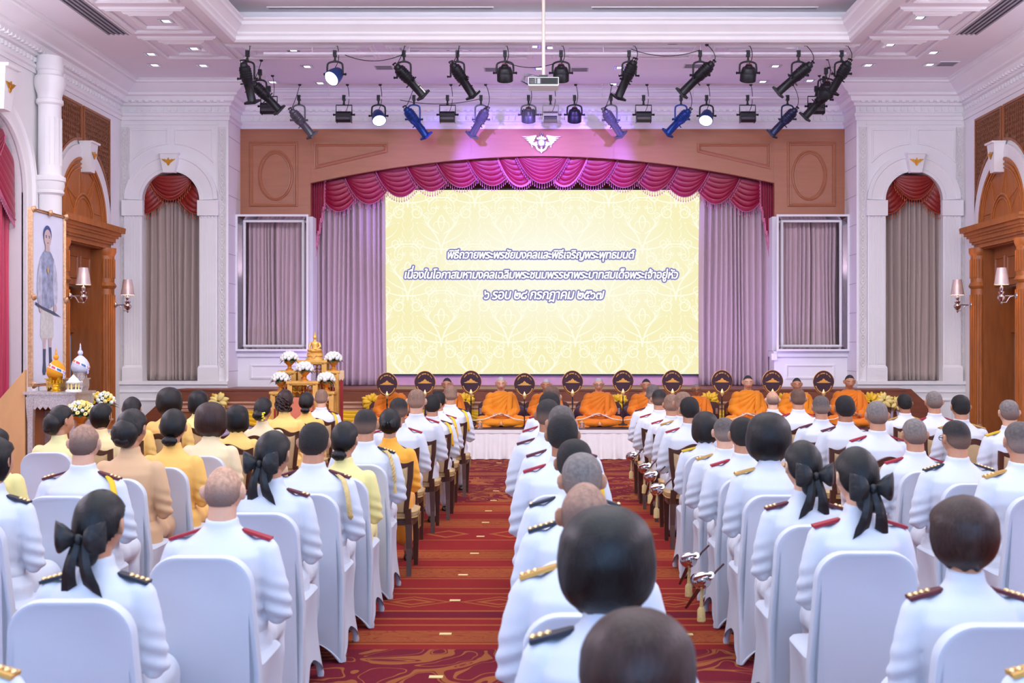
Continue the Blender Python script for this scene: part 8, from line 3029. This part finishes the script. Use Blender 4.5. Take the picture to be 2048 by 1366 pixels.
# ================================================================ AUDIENCE
# (px, py, depth, sex, hair, hair colour, coat, board, label, extras)
A = [
    # ---- left block, covered chairs
    (-98, 1215, 2.95, 'f', 'bob', 'black', 'white', 'gold', 'person in white uniform at the lower left corner, only one shoulder in view', dict(pips=3)),
    (170, 981, 4.05, 'f', 'bow', 'black', 'white', 'navy', 'person in white uniform with large black bow over netted hair, navy boards, left foreground', dict(pips=4, turn=-0.2, skin='mid', chpx=150, dx=0.05)),
    (447, 932, 4.85, 'm', 'bald', 'black', 'white', 'red', 'balding person in white uniform with crimson shoulder boards, left foreground', dict(skin='light')),
    (-12, 872, 5.85, 'f', 'short', 'black', 'white', 'navy', 'person in white uniform at the left edge with navy and gold board', dict(pips=3, turn=-0.3)),
    (545, 862, 6.05, 'f', 'bow', 'black', 'white', 'maroon', 'person in white uniform with black hair bow, left block, maroon board', dict(pips=2, turn=-0.3)),
    (-10, 858, 7.7, 'f', 'short', 'black', 'lemon', None, 'person in pale yellow jacket at the left edge behind the navy board uniform', {}),
    (169, 848, 6.7, 'm', 'thin', 'black', 'white', 'maroon', 'balding person in white uniform with maroon boards and yellow shoulder cord', dict(pips=3, cord='yellow', skin='light')),
    (628, 842, 6.8, 'm', 'dark', 'black', 'white', 'maroon', 'person with dark cropped hair in white uniform, pale gold strap on right shoulder', dict(pips=2, cord='pale', skin='mid')),
    (263, 818, 7.55, 'f', 'updo', 'soft', 'tan', None, 'person in tan silk dress with rolled dark hair', dict(turn=-0.25)),
    (689, 843, 7.6, 'f', 'lowbun', 'black', 'lemon', None, 'person in lemon jacket with black hair in a low bun', dict(turn=-0.3)),
    (347, 818, 8.25, 'f', 'lowbun', 'black', 'gold', None, 'person in golden silk dress with smooth black hair and shiny pin', {}),
    (731, 815, 8.45, 'm', 'fade', 'black', 'white', 'navy', 'person with grey-brown crew cut in white uniform, braided gold cord', dict(pips=4, cord='braid')),
    (422, 807, 9.1, 'f', 'bigbob', 'brown', 'ivory', None, 'person in ivory jacket with wide brown bob', {}),
    (121, 811, 9.4, 'f', 'updo', 'soft', 'palegreen', None, 'person in pale lime jacket with large coiled bun beside the silver table', dict(turn=-0.7, chpx=97)),
    (780, 817, 9.3, 'f', 'smallbow', 'black', 'deepgold', None, 'person in deep golden jacket with small black bow in the hair by the aisle', dict(chair='d')),
    # ---- left block, wooden chairs
    (475, 809, 10.5, 'f', 'bob', 'black', 'yellow', None, 'person in yellow jacket with smooth black bob', dict(chair='d')),
    (203, 806, 10.4, 'f', 'short', 'black', 'cream', None, 'person in cream jacket with short black hair below the far bouquet', dict(chair='d', turn=-0.35)),
    (264, 794, 11.3, 'f', 'lowbun', 'soft', 'yellow', None, 'person in yellow jacket with smooth rolled hair, mostly behind the tan dress', dict(chair='d')),
    (526, 795, 11.5, 'f', 'flowerbun', 'soft', 'ivory', None, 'person in ivory jacket with yellow flowers in a dark bun', dict(chair='d', turn=-0.25)),
    (339, 777, 11.75, 'f', 'bigbob', 'soft', 'yellow', None, 'person in yellow jacket with big round dark hair near the stage stairs', dict(chair='d')),
    (397, 780, 12.65, 'f', 'bob', 'black', 'lemon', None, 'person in lemon jacket with black bob left of the far left rosette', dict(chair='d')),
    (570, 779, 12.6, 'f', 'curls', 'brown', 'yellow', None, 'person in yellow jacket with pinned brown curls before the altar', dict(chair='d')),
    (613, 784, 13.45, 'f', 'lowbun', 'soft', 'gold', None, 'person in golden jacket with smooth dark hair before the altar', dict(chair='d')),
    (643, 777, 14.3, 'm', 'tan', 'black', 'white', 'maroon', 'person with light crew cut in white uniform and yellow cord before the altar', dict(chair='d', cord='yellow', skin='light')),
    (797, 793, 10.55, 'm', 'fade', 'black', 'white', 'red', 'person with dark grey crew cut and crimson board, nearest wooden chair left of the aisle', dict(chair='d', skin='tan')),
    (833, 776, 11.4, 'm', 'tan', 'black', 'white', 'red', 'person with tan shaven head in white uniform beside the left aisle', dict(chair='d', skin='light')),
    (865, 788, 12.25, 'm', 'dark', 'black', 'white', 'maroon', 'dark haired person in white uniform with yellow cord, left aisle, third from the front row', dict(chair='d', cord='yellow')),
    (876, 780, 13.15, 'm', 'dark', 'black', 'white', 'red', 'dark haired person in white uniform, crimson board, left aisle, second from the front row', dict(chair='d', cord='yellow')),
    (901, 769, 14.1, 'm', 'tan', 'black', 'white', 'navy', 'person with tan crew cut in white uniform, yellow cord, front of the left aisle', dict(chair='d', cord='yellow', skin='mid')),
    # ---- centre column
    (1278, 1236, 2.15, 'f', 'round', 'brown', 'white', 'navy', 'person nearest the camera, brown hair bowed, bottom centre', dict(bow=0.30, skin='mid')),
    (1212, 1021, 2.98, 'f', 'bigbob', 'black', 'white', 'navy', 'person with black bob in white uniform in the centre column, second from the camera', dict(pips=3, yaw=-0.06)),
    (1170, 965, 3.85, 'm', 'thin', 'black', 'white', 'gold', 'balding person in white uniform, gold boards, centre column, third from the camera', dict(pips=3, skin='tan')),
    (1164, 900, 4.75, 'm', 'grey', 'black', 'white', 'navy', 'person with close cropped hair, navy boards with pale pips, centre column', dict(pips=5, skin='mid')),
    (1149, 875, 5.6, 'm', 'dark', 'black', 'white', 'navy', 'person with thick curly black hair, centre column, behind the dark crew cut', dict(pips=1, skin='tan')),
    (1125, 826, 6.75, 'm', 'dark', 'black', 'white', 'red', 'person with black crew cut and crimson board, middle of the centre column', dict(skin='tan', cord='yellow')),
    (1123, 807, 7.6, 'm', 'greyfade', 'black', 'white', 'maroon', 'person with flat greyish crew cut, centre column', dict(skin='mid')),
    (1096, 795, 8.6, 'm', 'fade', 'black', 'white', 'maroon', 'person with brown-grey cropped hair and big ears, centre column', dict(skin='tan')),
    (1099, 782, 9.9, 'm', 'dark', 'black', 'white', 'red', 'person with dark hair, centre column, third from its front end', dict(skin='mid')),
    (1103, 769, 11.9, 'm', 'brown', 'black', 'white', 'red', 'person with brownish crew cut at the front end of the centre column', dict(skin='mid', chair='d')),
    # ---- right block, aisle seats
    (1926, 995, 3.72, 'f', 'round', 'brown', 'white', 'maroon', 'person with rounded brown-black hair, maroon boards with pips, right foreground', dict(pips=4, turn=0.15)),
    (1738, 895, 4.95, 'f', 'bow', 'black', 'white', 'red', 'person with black netted hair and bow, crimson boards, right foreground', dict(turn=0.25, skin='light', chpx=1728, dx=-0.05)),
    (1607, 882, 5.65, 'f', 'bow', 'black', 'white', 'maroon', 'person with long black bow tails in white uniform, right of the aisle', dict(pips=3, turn=0.25, skin='light')),
    (1537, 829, 6.75, 'f', 'bigbob', 'black', 'white', 'gold', 'person with glossy black bob, gold board, right of the aisle', dict(pips=1)),
    (1486, 832, 7.6, 'm', 'dark', 'black', 'white', 'red', 'person with black crew cut, crimson board, right aisle, beside the glossy bob', dict(skin='mid')),
    (1449, 832, 8.4, 'm', 'greyfade', 'black', 'white', 'gold', 'person with grey shaven sides, gold board, right aisle', dict(pips=2, skin='light')),
    (1410, 822, 9.2, 'f', 'bob', 'soft', 'white', 'yellow', 'person with soft black bob, yellow board, right aisle', dict(skin='light')),
    (1379, 792, 10.5, 'm', 'dark', 'black', 'white', 'red', 'person with spiky dark hair, crimson board, right aisle', dict(chair='d', skin='mid')),
    (1366, 781, 11.3, 'm', 'tan', 'black', 'white', 'gold', 'person with light brown cropped hair, right aisle, behind the spiky hair', dict(chair='d', skin='mid')),
    (1343, 786, 12.15, 'm', 'tan', 'black', 'white', 'red', 'person with small tan head, crimson board, right aisle', dict(chair='d', skin='mid')),
    (1318, 777, 13.05, 'm', 'fade', 'black', 'white', 'red', 'person with brown-grey crew cut, right aisle, second from the front row', dict(chair='d', skin='mid')),
    (1306, 767, 13.95, 'm', 'greyfade', 'black', 'white', 'maroon', 'person with greyish crew cut at the front of the right aisle', dict(chair='d', skin='mid')),
    # ---- right block, inner seats
    (2150, 1165, 2.95, 'f', 'bob', 'black', 'white', 'gold', 'person in white uniform at the lower right corner, only one shoulder in view', dict(pips=2)),
    (2040, 839, 6.7, 'm', 'greyfade', 'black', 'white', 'gold', 'person with grey crew cut, gold board, cut by the right edge', dict(pips=3, skin='mid')),
    (1913, 837, 7.3, 'm', 'fade', 'black', 'white', 'navy', 'person with shaven sides wearing spectacles, navy board, right block', dict(pips=5, turn=0.3, specs=True, skin='mid')),
    (1829, 834, 8.0, 'm', 'grey', 'black', 'white', 'red', 'person with balding grey crown, crimson boards, right block', dict(skin='mid')),
    (1754, 799, 9.3, 'm', 'grey', 'black', 'white', 'red', 'broad person with brown-grey crew cut, wide crimson boards, right block', dict(skin='mid', chair='d')),
    (1690, 789, 10.5, 'm', 'dark', 'black', 'white', 'maroon', 'person with black crew cut below the last person in orange, right block', dict(chair='d', skin='tan')),
    (1642, 789, 11.3, 'm', 'greyfade', 'black', 'white', 'maroon', 'person with grey crew cut below the last dark fan, right block', dict(chair='d', skin='mid')),
    (1596, 775, 12.9, 'm', 'brown', 'black', 'white', 'red', 'person with brown crew cut in front of the ninth person in orange', dict(chair='d', skin='mid')),
    (1545, 782, 13.9, 'm', 'bald', 'black', 'white', 'red', 'person with shiny bald head below the ninth fan', dict(chair='d', skin='light')),
    (2018, 797, 10.2, 'm', 'grey', 'black', 'white', 'yellow', 'person with grey shaven head, yellow board, near the right wooden door', dict(chair='d', skin='light')),
    (1921, 788, 11.1, 'm', 'dark', 'black', 'white', 'gold', 'person with black crew cut left of the right wooden door', dict(chair='d', skin='mid')),
    (1868, 780, 12.1, 'm', 'grey', 'black', 'white', 'red', 'person with brown-grey crew cut before the right stage stairs', dict(chair='d', skin='mid')),
    (1809, 786, 13.2, 'm', 'dark', 'black', 'white', 'gold', 'person with short dark brown hair right of the last rosette', dict(chair='d', skin='tan')),
]
for px, py, Y, sex, hair, hcol, coat, board, lab, ex in A:
    ex = dict(ex)
    ch = ex.pop('chair', 'w')
    chpx = ex.pop('chpx', None)
    Yh = Y + 0.08
    root, X, Yp, k = audience(px, py, Yh, sex, hair, hcol, coat, board, lab, **ex)
    cx = X if chpx is None else (chpx - VX) / FPX * (Yh - 0.3)
    who = lab[10:] if lab.startswith('person in ') else lab
    short = lab.split(',')[0]
    words = short.split()
    if len(words) > 9:
        words = words[:9]
        while words[-1] in ('with', 'in', 'and', 'the', 'a', 'of', 'before', 'on', 'at', 'over', 'beside', 'below', 'behind', 'right', 'left'):
            words.pop()
    if ch == 'w':
        lb = 'white covered chair of the ' + ' '.join(words)
        white_chair((cx, Yh - 0.05, 0), lb)
    else:
        lb = 'brown framed chair of the ' + ' '.join(words)
        wood_chair((cx, Yh - 0.05, 0), lb)

# ---- swords hanging at the right aisle
sw0 = None
SWM = mat('bright_steel', (220, 222, 226), 0.1, 1.0, var=0.02)
for i, (px, py, Y, tp, ty, lab) in enumerate(((1411, 1163, 6.75, 1370, 1211, 'silver hilted sword hanging at the right aisle, nearest the camera'), (1385, 1122, 7.55, 1357, 1163, 'silver hilted sword hanging at the right aisle, second from the camera'), (1319, 980, 9.6, 1300, 1005, 'silver hilted sword hanging at the right aisle beside the nearest wooden chair'), (1306, 955, 10.3, 1290, 985, 'silver hilted sword at the right aisle, third from the front row'), (1294, 938, 11.0, 1282, 968, 'silver hilted sword at the right aisle, second from the front row'), (1267, 915, 12.6, 1258, 945, 'silver hilted sword at the front end of the right aisle'))):
    p, q = at(px, py, Y), at(tp, ty, Y + 0.5)
    d = (q - p).normalized()
    root = thing('dress_sword', lab, 'sword', p, group='dress swords at the right aisle')
    R_ = d.to_track_quat('Z', 'Y').to_matrix().to_4x4()
    if sw0 is None:
        sw0 = {}
        mb = MB()
        mb.ell((0.03, 0, -0.03), (0.055, 0.05, 0.06), 16, 10, lambda dd: 1.0)
        mb.tube([(0.02, 0, 0.01), (0.07, 0, -0.03), (0.075, 0, -0.10), (0.03, 0, -0.15), (0.0, 0, -0.15)], 0.010, 8)
        sw0['guard'] = (mb, SWM)
        mb = MB()
        mb.tube([(0, 0, 0.0), (-0.005, 0, -0.07), (0.0, 0, -0.14)], [0.016, 0.018, 0.020], 10)
        sw0['grip'] = (mb, SWM)
        mb = MB()
        mb.tube([(0, 0, 0.0), (0, 0, 0.2), (-0.02, 0, 0.62)], [0.016, 0.015, 0.009], 10, flat=0.6)
        sw0['scabbard'] = (mb, mat('dark_red_scabbard', (66, 24, 26), 0.35))
        for k_ in list(sw0):
            o = sw0[k_][0].build('tmp_' + k_, sw0[k_][1], None)
            sw0[k_] = (o.data, sw0[k_][1])
            bpy.data.objects.remove(o)
    for k_, (me, mm) in sw0.items():
        o = part_mesh(k_, me, mm, root, R_)
    mb = MB()
    mb.cyl((-0.02, -0.01, 0.0), (-0.025, -0.01, -0.14), 0.008, 0.010, 8)
    mb.lathe([(0.012, -0.14), (0.022, -0.155), (0.024, -0.22), (0.018, -0.225)], (-0.025, -0.01, 0), 12)
    mb.build('gold_knot', GCORD, root)
    mb = MB()
    mb.tube([(0.02, 0, 0.0), (0.06, 0.02, 0.05), (0.11, 0.05, 0.09)], 0.006, 6)
    mb.build('belt_strap', MATS['dark_red_scabbard'], root)

# ---- tape marks on the carpet
tp0 = None
for i, (px, py) in enumerate(((872, 1354), (891, 1268), (910, 1201), (926, 1150), (949, 1107), (961, 1073), (971, 1045), (977, 1022), (987, 1001), (992, 982), (998, 926), (1243, 1022), (1010, 1240), (1374, 1269))):
    Y = CAMZ * FPX / (py - VY)
    X = (px - VX) / FPX * Y
    lab = 'cream tape mark on the red aisle carpet, ' + (('%s from the camera' % ('first', 'second', 'third', 'fourth', 'fifth', 'sixth', 'seventh', 'eighth', 'ninth', 'tenth', 'eleventh')[i]) if i < 11 else ('right of the centre column', 'beside the centre column', 'at the foot of the right aisle chairs')[i - 11])
    if i == 12:
        continue
    mb = MB()
    mb.box(-0.036, 0.036, -0.022, 0.022, 0.0, 0.003)
    if tp0 is None:
        tp0 = mb.build('tape_mark', mat('cream_tape', (232, 206, 140), 0.6), None, smooth=False, loc=(X, Y, 0.0))
        tag(tp0, lab, 'tape mark', 'tape marks along the aisle')
    else:
        o = tp0.copy()
        COL.objects.link(o)
        o.location = (X, Y, 0.0)
        o['label'] = lab
